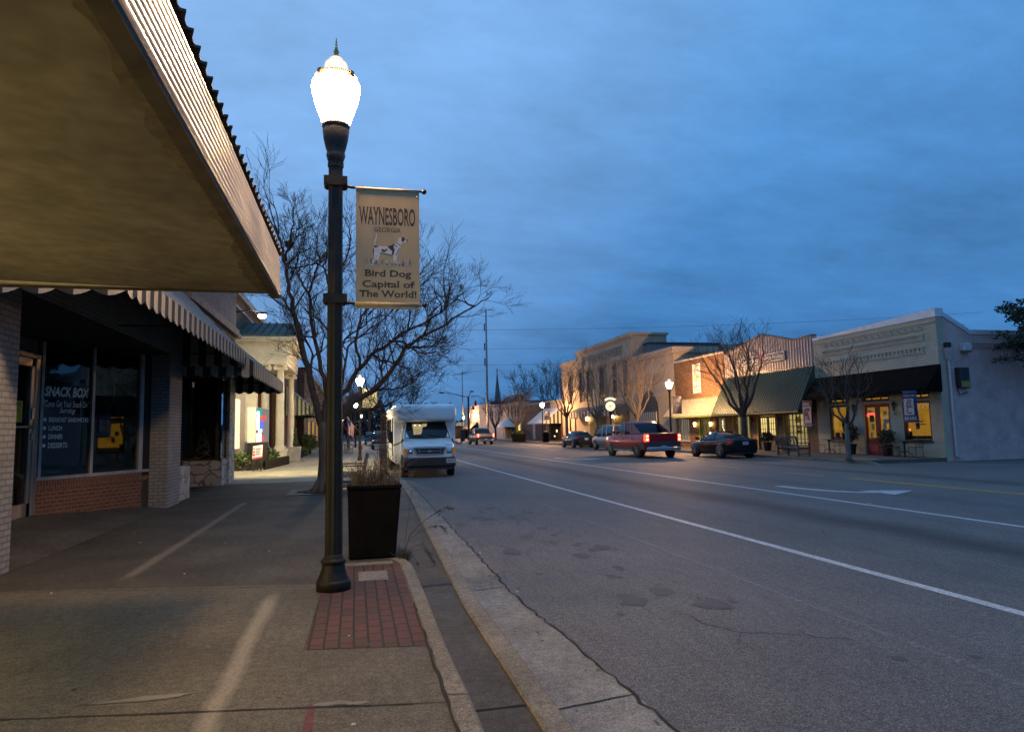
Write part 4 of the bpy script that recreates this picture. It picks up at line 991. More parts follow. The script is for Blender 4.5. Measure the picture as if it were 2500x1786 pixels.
LIMBS = [
[(-0.88,1.87),(-1.05,2.58),(-1.26,3.49),(-1.47,4.3),(-1.63,4.97),(-1.76,5.64),(-1.83,6.22),(-1.88,6.8),(-1.98,7.48),(-2.17,8.26),(-2.36,8.89)],
[(-1.63,4.97),(-1.87,5.35),(-2.1,5.68),(-2.32,5.91)],
[(-1.88,6.8),(-1.75,7.49),(-1.62,8.19),(-1.58,8.84)],
[(-1.26,3.49),(-1.17,3.96),(-1.45,4.58),(-1.95,4.67)],
[(-0.81,2.01),(-0.75,2.77),(-0.91,3.49),(-1.08,4.3),(-1.25,5.17),(-1.28,5.75),(-1.14,6.44),(-1.01,7.13),(-1.11,7.97),(-1.07,9.03)],
[(-1.27,5.65),(-1.56,6.23),(-1.65,6.81),(-1.61,7.45),(-1.43,7.96)],
[(-0.75,2.77),(-0.66,3.49),(-0.57,4.45),(-0.53,5.43),(-0.35,6.17),(-0.21,6.87),(-0.11,7.57),(-0.21,8.02)],
[(-0.77,1.87),(-0.47,2.1),(-0.1,2.53),(0.27,2.79),(0.75,3.15),(1.13,3.66),(1.38,4.13),(1.82,4.41),(2.42,4.74),(2.97,5.1),(3.43,5.37),(3.9,5.69)],
[(-0.65,2.01),(-0.43,2.67),(-0.1,3.2),(0.16,3.58),(0.46,3.97),(0.94,4.32),(1.48,4.67),(2.02,4.98),(2.52,5.3),(2.98,5.71),(3.24,5.98)],
[(0.16,3.58),(0.01,4.17),(0.08,4.75),(0.37,5.1),(0.85,5.28),(1.34,5.57),(1.73,5.98),(2.03,6.55)],
[(-0.57,3.49),(-0.48,4.07),(-0.2,4.55),(0.18,4.85),(0.46,5.15),(0.75,5.26),(1.04,5.31)],
[(-0.43,2.67),(-0.29,3.44),(-0.2,4.07),(0.23,4.41),(0.75,4.81),(1.14,5.22),(1.48,5.72)],
[(0.27,2.79),(0.65,2.95),(1.13,3.0),(1.52,3.14),(1.71,3.29)],
[(1.38,4.13),(1.87,4.18),(2.36,4.29),(2.66,4.44)],
[(0.94,4.32),(1.33,4.23),(1.72,3.93),(2.21,3.89),(2.51,3.74)],
[(-0.53,5.43),(-0.77,6.16),(-0.87,6.84),(-0.78,7.54),(-0.83,8.39)],
[(0.46,3.97),(0.75,3.83),(1.23,3.78),(1.62,3.59),(1.81,3.24)],
[(-0.19,2.29),(0.46,2.37),(1.03,2.56),(1.32,2.75)]]
LIMBS = [[(x, z if z < 6 else 6 + (z-6)*.60) for x, z in l] for l in LIMBS]
YD = [-.3,.5,-.8,.7,.6,1.2,-.9,-.2,.7,-1.1,1.0,-.7,.9,.5,-.6,.3,1.1,-.5]
t = thing('bare_tree', 'large spreading bare tree rising from the iron grate behind the near lamp post', 'tree', (-.9,19.6,.15))
g = MB(); c0 = V((-.93,19.6,0))
g.tube([(-.86,19.6,.12),(-.85,19.6,.22),(-.82,19.6,.5),(-.80,19.6,1.0),(-.82,19.6,1.5),(-.84,19.6,2.0),(-.83,19.6,2.12)], [.31,.215,.185,.168,.16,.15,.05], 12)
for a in (.3,1.6,2.7,3.9,5.2): g.tube([(-.85+.12*math.cos(a),19.6+.12*math.sin(a),.5),(-.85+.26*math.cos(a),19.6+.26*math.sin(a),.22),(-.85+.44*math.cos(a),19.6+.44*math.sin(a),.12)], [.06,.08,.03], 6)
g.build('trunk', bark, t)
g = MB(); rg = random.Random(21); big = {0:.112,4:.082,6:.06,7:.115,8:.09}
for i, lm in enumerate(LIMBS):
    n_ = len(lm); sub = i not in (0,4,7,8)
    y0 = 0. if not sub else YD[i]*.35
    pts = [V((x, 19.6 + y0 + YD[i]*1.3*(j/(n_-1)), z)) for j, (x, z) in enumerate(lm)]
    if sub: pts[0].y = 19.6 + YD[i]*.2
    limb(g, pts, big.get(i, .042), .012, rg, (16 if not sub else 11), (.85 if i in (7,8,13,14,16) else (.62 if i in (0,2,4,6,15) else 1.0)), 3, .35, .18, .45)
for i in range(34):   # rear and front fill
    lm = LIMBS[rg.choice((0,4,6,7,8,9,11))]; j = rg.randrange(len(lm)//3, len(lm)-1); x, z = lm[j]
    p = V((x, 19.6 + rg.uniform(-.9,.9), z)); d = V((rg.uniform(-.5,.8), rg.choice((-1,1))*rg.uniform(.4,1.), rg.uniform(.1,1.))).normalized()
    grow(g, p, d, rg.uniform(.8,1.25), .03, 3, rg, .35)
g.build('branches', twig_m, t)
t2 = thing('tree_grate', 'dark iron grate in the pavement round the big bare tree', 'tree grate', (-.95,19.3,.15))
g = MB(); g.box(-1.75,-.15,18.7,20.5,.151,.165); [g.lathe([(.3+.14*i,.165),(.3+.14*i,.175),(.35+.14*i,.175),(.35+.14*i,.165)], (-.95,19.6,0), 20) for i in range(3)]; g.build('grate_plate', iron, t2)
t2 = thing('bird_nest', 'small dark nest lodged high in the big bare tree', 'nest', (-1.7,19.6,7.2))
g = MB(); g.lathe([(.02,-.22),(.08,-.12),(.14,.0),(.13,.04),(.06,.02)], (-1.80,19.6,7.05), 9); rg = random.Random(1)
for i in range(40): a = rg.uniform(0,6.3); g.beam((-1.80+.1*math.cos(a),19.6+.1*math.sin(a),6.98+rg.uniform(-.05,.08)),(-1.80+.15*math.cos(a+.8),19.6+.15*math.sin(a+.8),7.0+rg.uniform(-.05,.1)),.008,.008)
g.build('nest_twigs', twig_m, t2)

def tree(label, x, y, ztr, zt, rw, seed, r=.09, m=None, lean=0., nl=6, depth=3, name='bare_tree', group='bare street trees', tw=6, z0=.15, vase=.55, minr=.006, cat='tree'):
    t = thing(name, label, cat, (x,y,z0), 0, group); rg = random.Random(seed); m = m or bark
    g = MB(); h = ztr - z0
    g.tube([(x,y,z0-.03),(x+lean*.1,y,z0+.12),(x+lean*.4,y,z0+h*.5),(x+lean,y,ztr)], [r*1.6,r*1.1,r,r*.85], 8); g.build('trunk', m, t)
    g = MB(); top = V((x+lean,y,ztr)); H = zt - ztr
    for i in range(nl):
        a = 2*PI*i/nl + rg.uniform(-.4,.4); s = rg.uniform(.5,1.) * rw * (.25 if i == 0 else 1.); hh = H*rg.uniform(.72,.95) if i else H*.95
        pts = [top.copy() - UZ*rg.uniform(0,.2*h if i else 0)]
        for k in range(1,6):
            u = k/5; pts.append(V((top.x + math.cos(a)*s*u**vase + rg.gauss(0,.04*rw), y + math.sin(a)*s*u**vase + rg.gauss(0,.04*rw), ztr + hh*u**1.05)))
        limb(g, pts, r*.6, r*.1, rg, tw, H*.34, depth-1, .4, .25, .6, minr)
    g.build('branches', m if m is bark_p else twig_m, t); return t
UZ = V((0,0,1))
tree('slim grey bare tree in the pale mulch bed before the white painted shop', 21.0, 26.0, 1.75, 4.6, 1.25, 3, .10, P('bark_slate', (.13,.115,.105), .9, var=.3, vs=6), nl=5)
tree('dark bare tree beside the dark coupe, before the green metal mansard', 21.9, 35.6, 2.35, 7.1, 2.6, 14, .17, twig_m, nl=8, tw=9, vase=.75)
tree('pale vase shaped bare tree behind the red pickup, before the arched awning', 21.5, 50.0, 2.5, 7.3, 1.9, 5, .13, bark_p, nl=8, tw=8)
tree('pale bare tree behind the lit street clock', 21.9, 60.0, 2.6, 7.8, 1.9, 6, .12, bark_p, nl=8, tw=8)
tree('bare tree at the far corner of the bank, beyond the black sedan', 23.0, 73.0, 3.2, 8.6, 2.6, 7, .15, twig_m, nl=8, tw=8)
tree('pale trunked bare tree by the far dark planter box beyond the bank', 20.8, 88.0, 2.4, 6.3, 2.3, 8, .16, bark_p, nl=8, tw=7, minr=.01)
tree('dark bare tree before the shop with the grey domed awning', 21.6, 106.0, 2.2, 6.6, 2.3, 9, .16, twig_m, nl=8, tw=7, minr=.012)
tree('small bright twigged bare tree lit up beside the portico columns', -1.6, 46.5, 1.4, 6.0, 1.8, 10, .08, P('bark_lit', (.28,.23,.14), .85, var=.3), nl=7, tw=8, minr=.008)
tree('bare tree standing beyond the bench and hydrant under the second lamp', -.6, 66, 2.0, 6.5, 2.4, 12, .14, bark, nl=7, tw=7, minr=.01)
# far trees against the sky
FT = [(8.2,190,14.8,3.6,'tall bare tree above the bus roof, the broader of a pair'),(15.5,188,15.0,2.2,'tall narrow bare tree above the bus roof, the pair nearer the signal mast'),(44.5,178,16.0,4.2,'large bare tree behind the dark gabled roof'),(47.5,165,15.5,3.6,'dense dark bare tree beside the bank corner'),(22,215,9.6,4,'bare tree behind the two lamps at the crossing'),(3,150,10.5,4.5,'dark bare tree on the far side of the signal arm'),(-3,140,10.0,5.0,'dark bare tree beyond the brown brick building')]
for i, (x, y, zt, rw, lab) in enumerate(FT):
    tree(lab, x, y, 3.2, zt, rw, 40+i, .28, P('far_bark', (.035,.030,.028), .9, var=.2), nl=7, tw=5, minr=.028, z0=-.05, vase=.8, group='bare trees beyond the crossing')
g = MB(); rg = random.Random(77)
for i in range(9500):
    x = rg.uniform(-60, 75); y = rg.uniform(205, 270); hmax = 5.2 + 1.8*math.sin(x*.12) + 1.3*math.sin(x*.31+1) + (6.5 if x < 6 else max(0, 6.5-(x-6)*1.1))
    z = rg.uniform(-.05, hmax); a = V((rg.gauss(0,.5),rg.gauss(0,.5),rg.uniform(.3,1.2))).normalized(); b = a.cross(V((rg.gauss(0,1),rg.gauss(0,1),rg.gauss(0,1)))).normalized()
    l = rg.uniform(.9,2.6); p = V((x,y,z)); g.face([p-b*.2*l, p+a*l*.5+b*.35*l, p+a*l, p+a*l*.4-b*.35*l])
o = g.build('far_woods', P('far_woods', (.030,.028,.026), .95, var=.4)); o['kind'] = 'stuff'
# evergreen reaching into the frame at the edge
t = thing('evergreen_oak', 'dark leafy evergreen reaching past the blank white side wall', 'tree', (31.5,23.2,0))
g = MB(); g.tube([(31.5,23.2,-.05),(31.4,23.2,1.5),(31.2,23.3,3.2)], [.3,.22,.18], 9); g.build('trunk', bark, t)
g = MB(); rg = random.Random(5)
for (x,y,z) in ((27.4,24.2,6.5),(27.9,24.2,5.9),(27.2,24.0,5.1),(27.6,24.0,4.4),(28.2,24,6.9),(28.6,24,5),(28.8,24,4.1)): g.tube([(31.3,23.2,3),(29.8,23.6,z-.3),(x+.35,y,z)], [.08,.04,.008], 5, 0)
g.build('limbs', bark, t)
g = MB()
for i in range(150):
    u = rg.random(); x = 31.2 - 3.75*u**.8; z = 5.4 + rg.uniform(-1.6,1.9)*(1-.35*u); y = 23.7 + rg.uniform(-1,1)*(1.3-u*.6)
    if x < 28.6 and rg.random() < .35: continue
    for j in range(2): leaf_clump(g, (x+rg.gauss(0,.1),y,z+rg.gauss(0,.1)), rg.uniform(.18,.5), .35, rg.uniform(.08,.22), 34, .11, rg)
g.build('foliage', [P('oak_leaf_a', (.016,.022,.012), .6, var=.3), P('oak_leaf_b', (.025,.034,.017), .6, var=.3), P('oak_leaf_c', (.035,.045,.022), .6, var=.3)], t)

# ------------------------------------------------------------------ near planter with dry grasses
t = thing('planter_box', 'tall black tapered planter box filled with dry grasses by the kerb', 'planter', (.23,9.3,.15))
g = MB(); X0, X1, Y0, Y1 = -.12, .55, 8.98, 9.65
g.hexa([(X0+.05,Y0+.03,.16),(X1-.04,Y0+.03,.16),(X1-.04,Y1-.03,.16),(X0+.05,Y1-.03,.16),(X0+.03,Y0,1.03),(X1+.03,Y0,1.03),(X1+.03,Y1,1.03),(X0+.03,Y1,1.03)]); 
pm = P('planter_black', (.006,.005,.0045), .85, var=.4, vs=5, bump=.2, spec=.08); g.build('box', pm, t, bevel=.015)
g = MB()
for (a,b,c,d) in ((X0+.02,X1+.04,Y0-.01,Y0+.05),(X0+.02,X1+.04,Y1-.05,Y1+.01),(X0+.02,X0+.08,Y0+.05,Y1-.05),(X1-.02,X1+.04,Y0+.05,Y1-.05)): g.box(a,b,c,d,1.031,1.075)
g.build('rim', pm, t, bevel=.008)
g = MB(); g.box(X0+.08,X1-.02,Y0+.05,Y1-.05,1.031,1.055); g.build('soil', dirt, t)
straw = [P('straw_pale', (.15,.11,.075), .8, var=.3), P('straw_brown', (.07,.046,.03), .85, var=.3), P('straw_green', (.065,.065,.025), .8, var=.3)]
def stems(g, n, cx, cy, z, rx, ry, h, rg, lean=.35, r=.0022, mats=(0,0,1,2), plume=.0):
    for i in range(n):
        x = cx + rg.uniform(-rx,rx); y = cy + rg.uniform(-ry,ry); a = rg.uniform(0,6.28); hh = h*rg.uniform(.4,1.1); b = lean*rg.uniform(.1,1.)*hh
        m = rg.choice(mats); pts = [V((x + math.cos(a)*b*u*u, y + math.sin(a)*b*u*u, z + hh*(u - .18*u*u*b/hh*2))) for u in (0,.35,.7,1)]
        g.tube(pts, [r,r,r*.8,r*.4], 3, m)
        if rg.random() < plume:
            for k in range(14):
                u = rg.uniform(.55,1); p = V((x + math.cos(a)*b*u*u, y + math.sin(a)*b*u*u, z + hh*(u-.36*u*u*b/hh))); d = V((rg.gauss(0,1),rg.gauss(0,1),rg.gauss(.3,1))).normalized()*rg.uniform(.015,.04)
                g.tube([p, p+d], [.0022,.001], 3, m)
g = MB(); rg = random.Random(31)
stems(g, 240, .23, 9.32, 1.04, .27, .27, .34, rg, .8, .0020, (0,1,1,2,0), .45)
stems(g, 90, .10, 9.3, 1.04, .15, .25, .42, rg, .5, .002, (2,2,0,1), .2)
stems(g, 80, .42, 9.3, 1.04, .16, .26, .50, rg, .8, .002, (0,0,1), .6)
stems(g, 26, .36, 9.35, 1.04, .06, .06, .98, rg, .10, .0035, (1,), 1.0)
for i in range(420):   # the tall dark seed heads
    z = rg.uniform(1.25,1.98); a = rg.uniform(0,6.3); q = .045*(1.15-abs(z-1.6)); p = V((.37+q*math.cos(a)+(z-1.04)*.03, 9.35+q*math.sin(a), z)); g.tube([p, p+V((rg.gauss(0,.012),rg.gauss(0,.012),.03))], [.0035,.001], 3, 1)
g.build('dry_grasses', straw, t)
t = thing('kerbside_grass_tuft', 'wild grass tuft with long feathery seed stalks leaning over the kerb beside the planter', 'grass tuft', (.60,9.0,.1))
g = MB(); stems(g, 150, .60, 9.02, .06, .06, .1, .24, rg, 1.0, .0028, (2,2,2,1), 0)
def stalk(pts, r=.0055, plume=(.55,1.), n=70, ln=.05):
    P_ = [V(p) for p in pts]; dn = []
    for a, b in zip(P_[:-1],P_[1:]): dn += [a.lerp(b,k/4) for k in range(4)]
    dn.append(P_[-1]); g.tube(dn, [r*(1-.6*k/len(dn)) for k in range(len(dn))], 4, 1)
    for k in range(n):
        u = rg.uniform(*plume)*(len(dn)-1); j = min(len(dn)-2,int(u)); p = dn[j].lerp(dn[j+1],u-j); d = (dn[j+1]-dn[j]).normalized()*.7 + V((rg.gauss(0,.5),rg.gauss(0,.5),rg.gauss(-.15,.5)))
        g.tube([p, p+d*ln*rg.uniform(.5,1.2)], [.0038,.0012], 3, 0 if rg.random() < .4 else 1)
stalk([(.60,8.98,.15),(.68,8.95,.42),(.80,8.92,.56),(1.0,8.9,.70),(1.14,8.88,.77),(1.22,8.88,.75)])
stalk([(.60,8.98,.15),(.66,8.95,.35),(.80,8.9,.48),(.96,8.88,.54),(1.08,8.86,.54),(1.14,8.85,.48)], .0035)
stalk([(.61,8.97,.15),(.70,8.9,.30),(.82,8.85,.30),(.92,8.82,.20),(.97,8.8,.12)], .003)
stalk([(.60,8.98,.15),(.66,8.97,.6),(.72,8.96,1.0),(.745,8.95,1.25)], .0025, n=4)
stalk([(.62,8.97,.15),(.70,8.9,.2),(.76,8.86,.14),(.78,8.85,.08)], .003, n=20)
stalk([(.61,8.97,.15),(.68,8.93,.25),(.84,8.9,.34),(.93,8.86,.20)], .003, n=30)
g.build('stalks', straw, t)

# ------------------------------------------------------------------ benches, hydrant, flag
wood = P('bench_timber', (.20,.175,.145), .8, var=.35, vs=7, stretch=(1,1,1), bump=.3)
woodd = P('bench_timber_dark', (.075,.07,.065), .8, var=.3, vs=7)
def bench(label, x, y, L_, m, z=.15, s=1.):
    """back towards +x, long along y, near end at y"""
    t = thing('park_bench', label, 'bench', (x,y,z), 0, 'timber benches facing the shops')
    for yy in (0, L_-.07):
        for (nm, pts, w_) in (('leg', [(-.02,0),(-.02,.64)], .07), ('leg', [(.60,0),(.60,.44),(.72,.97)], .07)):
            g = MB()
            for a, b in zip(pts[:-1], pts[1:]): g.beam((a[0],yy+.035,a[1]),(b[0],yy+.035,b[1]),.07,w_,0,(1,0,0))
            g.build(nm, m, t, True, bevel=.006)
        g = MB(); g.beam((-.08,yy+.035,.66),(.64,yy+.035,.66),.075,.04); g.beam((-.02,yy+.035,.38),(.60,yy+.035,.36),.05,.07); g.beam((-.02,yy+.035,.12),(.60,yy+.035,.12),.04,.05); g.build('armrest', m, t, True, bevel=.006)
    g = MB()
    for i in range(6): g.box(-.06+.11*i, .03+.11*i, .0, L_, .415-.004*i, .44-.004*i)
    g.build('seat', m, t, True, bevel=.004)
    g = MB(); g.beam((.72,0,.96),(.72,L_,.96),.05,.08); g.beam((.63,0,.52),(.63,L_,.52),.04,.06)
    n = int(L_/.11)
    for i in range(n): yy = .08 + (L_-.16)*i/(n-1); g.beam((.635,yy,.54),(.715,yy,.93),.045,.016,0,(1,0,0))
    g.build('backrest', m, t, True, bevel=.004); return t
bench('weathered timber bench beside the big bare tree, behind the near planter', -.36, 19.9, 1.6, wood)
bench('pale timber bench by the fire hydrant further along the pavement', -.75, 53.6, 1.7, wood)
bench('dark slatted timber bench by the dark coupe, facing the grid paned windows', 0, 0, 1.75, woodd); b_ = [o for o in D.objects if o.name.startswith('park_bench')][-1]
b_.location = (21.25, 29.9, .15); b_.rotation_euler = (0,0,PI)
for_b = b_; for_b.location = (21.75, 31.55, .15); for_b.rotation_euler = (0,0,0)
# turn so that the back faces the street
for_b.rotation_euler = (0,0,PI); for_b.location = (21.9, 31.6, .15)
t = thing('fire_hydrant', 'red fire hydrant with white cap by the kerb under the second lamp', 'fire hydrant', (.40,53.6,.15))
g = MB(); g.lathe([(.17,0),(.17,.05),(.11,.06),(.11,.55),(.14,.56),(.14,.62),(.12,.64)], n=14); g.lathe([(.07,-.19),(.07,.19)], (0,0,.42), 8, axis='x'); g.lathe([(.08,-.2),(.08,0)], (0,0,.40), 8, axis='y'); g.build('barrel', P('hydrant_red', (.35,.03,.03), .4), t, True)
g = MB(); g.lathe([(.13,.64),(.125,.72),(.09,.80),(.04,.83),(.03,.89),(.0,.90)], n=14); g.build('bonnet', P('hydrant_white', (.6,.6,.6), .4), t, True)
t = thing('flag', 'drooping stars and stripes flag on a staff at the second lamp post', 'flag', (.1,40.6,2.2))
g = MB(); g.tube([(.25,40.6,1.75),(-.45,40.55,2.65)], .012, 6); g.build('staff', wood, t)
g = MB(); n = 13
def fl(u, v): return V((-.44+.40*u + .05*math.sin(u*9+v*2)*v, 40.55 + .10*math.sin(u*11)*v, 2.62-.51*u - .80*v))
for i in range(n):
    for j in range(5):
        g.face([fl(i/n,j/5),fl((i+1)/n,j/5),fl((i+1)/n,(j+1)/5),fl(i/n,(j+1)/5)], 2 if (i < 7 and j < 2) else i % 2, True)
g.build('cloth', [P('flag_red', (.34,.03,.04), .8), P('flag_white', (.55,.52,.5), .8), P('flag_blue', (.02,.03,.14), .8)], t)
# ------------------------------------------------------------------ vehicles
tyre_m = P('tyre_rubber', (.018,.018,.018), .85, var=.2); rim_m = P('alloy_rim', (.55,.55,.56), .3, .9, var=.1); rim_d = P('dull_rim', (.30,.28,.24), .45, .7, var=.3)
trim_m = P('black_trim', (.02,.02,.02), .5, var=.2); cglass = P('car_glass', (.006,.008,.010), .05, var=0, spec=.45); chrome_v = P('vehicle_chrome', (.65,.65,.65), .12, 1., var=0)
plate_m = P('plate_white', (.55,.55,.53), .5, var=.05); platep = P('plate_print', (.12,.06,.12), .6); amber = P('amber_lens', (.65,.25,.02), .25, var=.1, emit=(1.,.4,.03), es=.12)
hl_m = P('headlight_lens', (.55,.55,.50), .12, .5, var=.2, vs=14)
tail_on = E('tail_light_on', (1.,.045,.02), 6.0); tail_hot = E('tail_light_hot', (1.,.42,.22), 9.0); tail_off = P('tail_light_off', (.30,.012,.018), .2, var=.1, emit=(1.,.03,.03), es=.06)
def paint(name, c, metal=.3, rough=.28): return P(name, c, rough, metal, var=.06, vs=2, coat=.15, spec=.35)
def mir(H, y): return [V((x,y,z)) for x,z in H] + [V((-x,y,z)) for x,z in reversed(H[1:-1])]
def wheel(t, x, y, r, w, rim, side):
    g = MB(); g.lathe([(r*.62,-w/2),(r*.9,-w/2),(r,-w/2+.03),(r,w/2-.03),(r*.9,w/2),(r*.62,w/2)], (x,y,r), 24, axis='x'); wl = g.build('wheel', tyre_m, t, True)
    g = MB(); o = side*(w/2-.015)
    g.lathe([(r*.64,o-side*.03),(r*.64,o+side*.01),(r*.58,o+side*.012),(r*.55,o-side*.045),(.01,o-side*.05)], (x,y,r), 24, axis='x')
    for i in range(6):
        a = 2*PI*i/6; g.beam((x+o+side*.0,y+.03*math.cos(a),r+.03*math.sin(a)),(x+o,y+r*.57*math.cos(a),r+r*.57*math.sin(a)),.05,.075,0,(1,0,0))
    g.lathe([(.055,o-side*.03),(.05,o+side*.025),(.01,o+side*.03)], (x,y,r), 10, axis='x')
    g.build('rim', rim, wl, True)
def arches(t, W, ys, r, m=None):
    for y in ys:
        for s in (-1,1): g = MB(); g.lathe([(r*1.17,s*(W/2-.10)),(r*1.17,s*(W/2+.004)),(.02,s*(W/2+.005))], (0,y,r+.01), 24, axis='x'); g.build('wheel_arch', m or trim_m, t, True)
def car(label, loc, rz, body_m, kind, L_, W, H, belt, wr, wy, rimm, group='vehicles along the far kerb', tail='off', cat='car', name=None, front=False, plate='K7'):
    t = thing(name or 'parked_car', label, cat, loc, rz, group); h = L_/2; w = W/2
    g = MB(); rings = []
    if kind == 'coupe':
        S = [(-h,.42,.78,.93,.72),(-h+.10,.30,.74,1.00,.86),(-h+.55,.24,.74,1.03,.97),(-.9,.22,.72,.98,1.0),(.2,.22,.70,.93,1.0),(h-1.0,.22,.68,.88,.98),(h-.4,.24,.64,.79,.93),(h-.08,.28,.55,.66,.80),(h,.36,.5,.58,.62)]
    elif kind == 'sedan':
        S = [(-h,.42,.78,.95,.74),(-h+.10,.30,.74,1.03,.88),(-h+.6,.24,.74,1.05,.97),(-.9,.22,.74,1.0,1.0),(.3,.22,.72,.97,1.0),(h-1.0,.22,.70,.93,.98),(h-.35,.24,.66,.85,.93),(h-.08,.28,.58,.72,.82),(h,.36,.5,.62,.66)]
    else:
        S = [(-h,.50,.9,belt-.02,.93),(-h+.08,.42,.9,belt,.98),(-h+.6,.36,.88,belt,1.0),(-.6,.34,.86,belt,1.0),(.6,.34,.86,belt-.02,1.0),(h-1.25,.36,.86,belt-.06,1.0),(h-.35,.38,.82,belt-.13,.97),(h-.06,.42,.78,belt-.22,.90),(h,.5,.7,belt-.32,.82)]
    for (y, zb, zm, zt, k) in S:
        rings.append(mir([(0,zb),(w*k*.86,zb),(w*k*.96,zb+.10),(w*k,zm-.08),(w*k*.995,zm+.04),(w*k*.94,zt-.04),(w*k*.84,zt),(0,zt+.03)], y))
    g.loft(rings, 0, True); g.build('body', body_m, t, True)
    # greenhouse
    if kind == 'coupe':   G_ = [(-h+.55,1.00,1.02,.84,.80),(-1.15,1.0,1.24,.86,.66),(-.35,.98,H-.03,.88,.62),(.25,.95,H-.05,.89,.62),(.62,.93,1.22,.88,.66),(1.15,.90,.93,.84,.78)]
    elif kind == 'sedan': G_ = [(-h+.75,1.02,1.05,.84,.80),(-1.2,1.02,H-.10,.86,.64),(-.5,1.0,H-.01,.88,.64),(.3,.97,H-.03,.89,.64),(.7,.96,1.26,.88,.68),(1.2,.93,.96,.84,.78)]
    elif kind == 'suv':   G_ = [(-h+.06,belt-.02,belt+.02,.93,.90),(-h+.28,belt-.02,H-.08,.95,.80),(-h+.9,belt-.02,H,.95,.80),(.4,belt-.03,H-.02,.95,.80),(.85,belt-.04,H-.25,.95,.84),(1.45,belt-.10,belt-.03,.92,.88)]
    else:                 G_ = [(-1.15,belt-.02,belt+.02,.92,.88),(-.75,belt-.02,H-.12,.94,.80),(-.3,belt-.02,H,.94,.80),(.55,belt-.02,H-.02,.94,.80),(.95,belt-.03,H-.27,.94,.84),(1.5,belt-.10,belt-.03,.92,.88)]
    g = MB(); rings = []
    for (y, zb, zt, kb, kt) in G_: rings.append(mir([(0,zb-.04),(w*kb,zb-.02),(w*kb,zb),(w*(kb*.35+kt*.65),zb+(zt-zb)*.7),(w*kt,zt-.03),(w*(kt-.1),zt),(0,zt+.02)], y))
    g.loft(rings, 0, True); g.build('windows', cglass, t, True)
    # roof skin and pillars in body colour
    g = MB(); top = [q for q in G_ if q[2] > H-.15]; rings = []
    ys = [q[0] for q in G_]
    def zt_at(y):
        for a, b in zip(G_[:-1], G_[1:]):
            if a[0] <= y <= b[0]:
                u = (y-a[0])/(b[0]-a[0]); return a[2]+(b[2]-a[2])*u, a[4]+(b[4]-a[4])*u, a[1]+(b[1]-a[1])*u, a[3]+(b[3]-a[3])*u
    r0y, r1y = top[0][0]-.05, top[-1][0]+.12
    for i in range(7):
        y = r0y+(r1y-r0y)*i/6; z, k, _, _ = zt_at(y); rings.append([V((s*w*kk, y, zz)) for s, kk, zz in ((-1,k+.012,z-.05),(-1,k-.08,z+.018),(-.5,k,z+.032),(.5,k,z+.032),(1,k-.08,z+.018),(1,k+.012,z-.05))])
    g.loft(rings, 0, True, False)
    pil = {'coupe':[(.72,1.05),(-.42,-.5)], 'sedan':[(.75,1.1),(-.05,-.08),(-1.05,-1.25)], 'suv':[(.9,1.35),(.0,-.02),(-1.0,-1.0),(-h+.32,-h+.18)], 'pickup':[(1.0,1.4),(-.05,-.05),(-.72,-1.0)]}[kind]
    for (yt, yb_) in pil:
        for s in (-1,1):
            zt, kt, _, _ = zt_at(yt); _, _, zb, kb = zt_at(yb_); zt2 = min(zt, H)-.03
            g.beam((s*w*(kb+.008),yb_,zb-.01),(s*w*(kt+.03),yt,zt2),.035,.10 if kind != 'sedan' else .07,0,(0,1,0))
    g.build('roof', body_m, t, True)
    if kind == 'suv':
        g = MB()
        for s in (-1,1): g.tube([(s*w*.70,-h+.5,H+.06),(s*w*.70,.5,H+.05)], .022, 6)
        g.build('roof_rack', rim_m, t, True)
    wyr, wyf = wy; arches(t, W*.99, wy, wr)
    for s in (-1,1):
        wheel(t, s*(w-.12), wyr, wr, .23, rimm, s); wheel(t, s*(w-.12), wyf, wr, .23, rimm, s)
        g = MB(); zmm = (belt if kind in ('suv','pickup') else .95)
        ym = .95 if kind not in ('suv','pickup') else 1.15
        g.hexa([(s*w*.92,ym,zmm+.02),(s*(w+.17),ym-.02,zmm+.04),(s*(w+.17),ym+.09,zmm+.05),(s*w*.92,ym+.08,zmm+.03),(s*w*.92,ym,zmm+.12),(s*(w+.16),ym-.02,zmm+.19),(s*(w+.16),ym+.06,zmm+.17),(s*w*.92,ym+.06,zmm+.10)]); g.build('wing_mirror', trim_m if body_m is not None else body_m, t, True, bevel=.01)
    zl = .82 if kind in ('coupe','sedan') else belt-.16
    for s in (-1,1):
        g = MB(); m_ = [tail_off, tail_on, tail_hot]
        if kind in ('suv','pickup'):
            z0, z1 = belt-.42, belt-.03
            x0, x1 = s*w*.82, s*w*.985
            base = 1 if tail == 'on' else 0
            g.hexa([(x0,-h-.012,z0),(x1,-h+.02,z0),(x1+s*.012,-h+.22,z0),(x0,-h+.1,z0),(x0,-h-.012,z1),(x1,-h+.02,z1),(x1+s*.012,-h+.20,z1),(x0,-h+.1,z1)], base)
            if tail == 'on':
                for zc in (z0+.10,z1-.10): g.ball((s*w*.90,-h-.012,zc), .055, 8, 2)
        else:
            g.hexa([(s*w*.50,-h+.02,zl-.09),(s*w*.86,-h+.10,zl-.06),(s*w*.965,-h+.38,zl+.05),(s*w*.50,-h+.15,zl-.05),(s*w*.44,-h+.06,zl+.10),(s*w*.84,-h+.06,zl+.15),(s*w*.95,-h+.42,zl+.17),(s*w*.45,-h+.25,zl+.11)], 0)
            g.ball((s*w*.72,-h+.055,zl-.01), .035, 8, 3)
        g.build('tail_light', m_ + [P('reverse_lens', (.6,.45,.45), .2, var=0)], t, True)
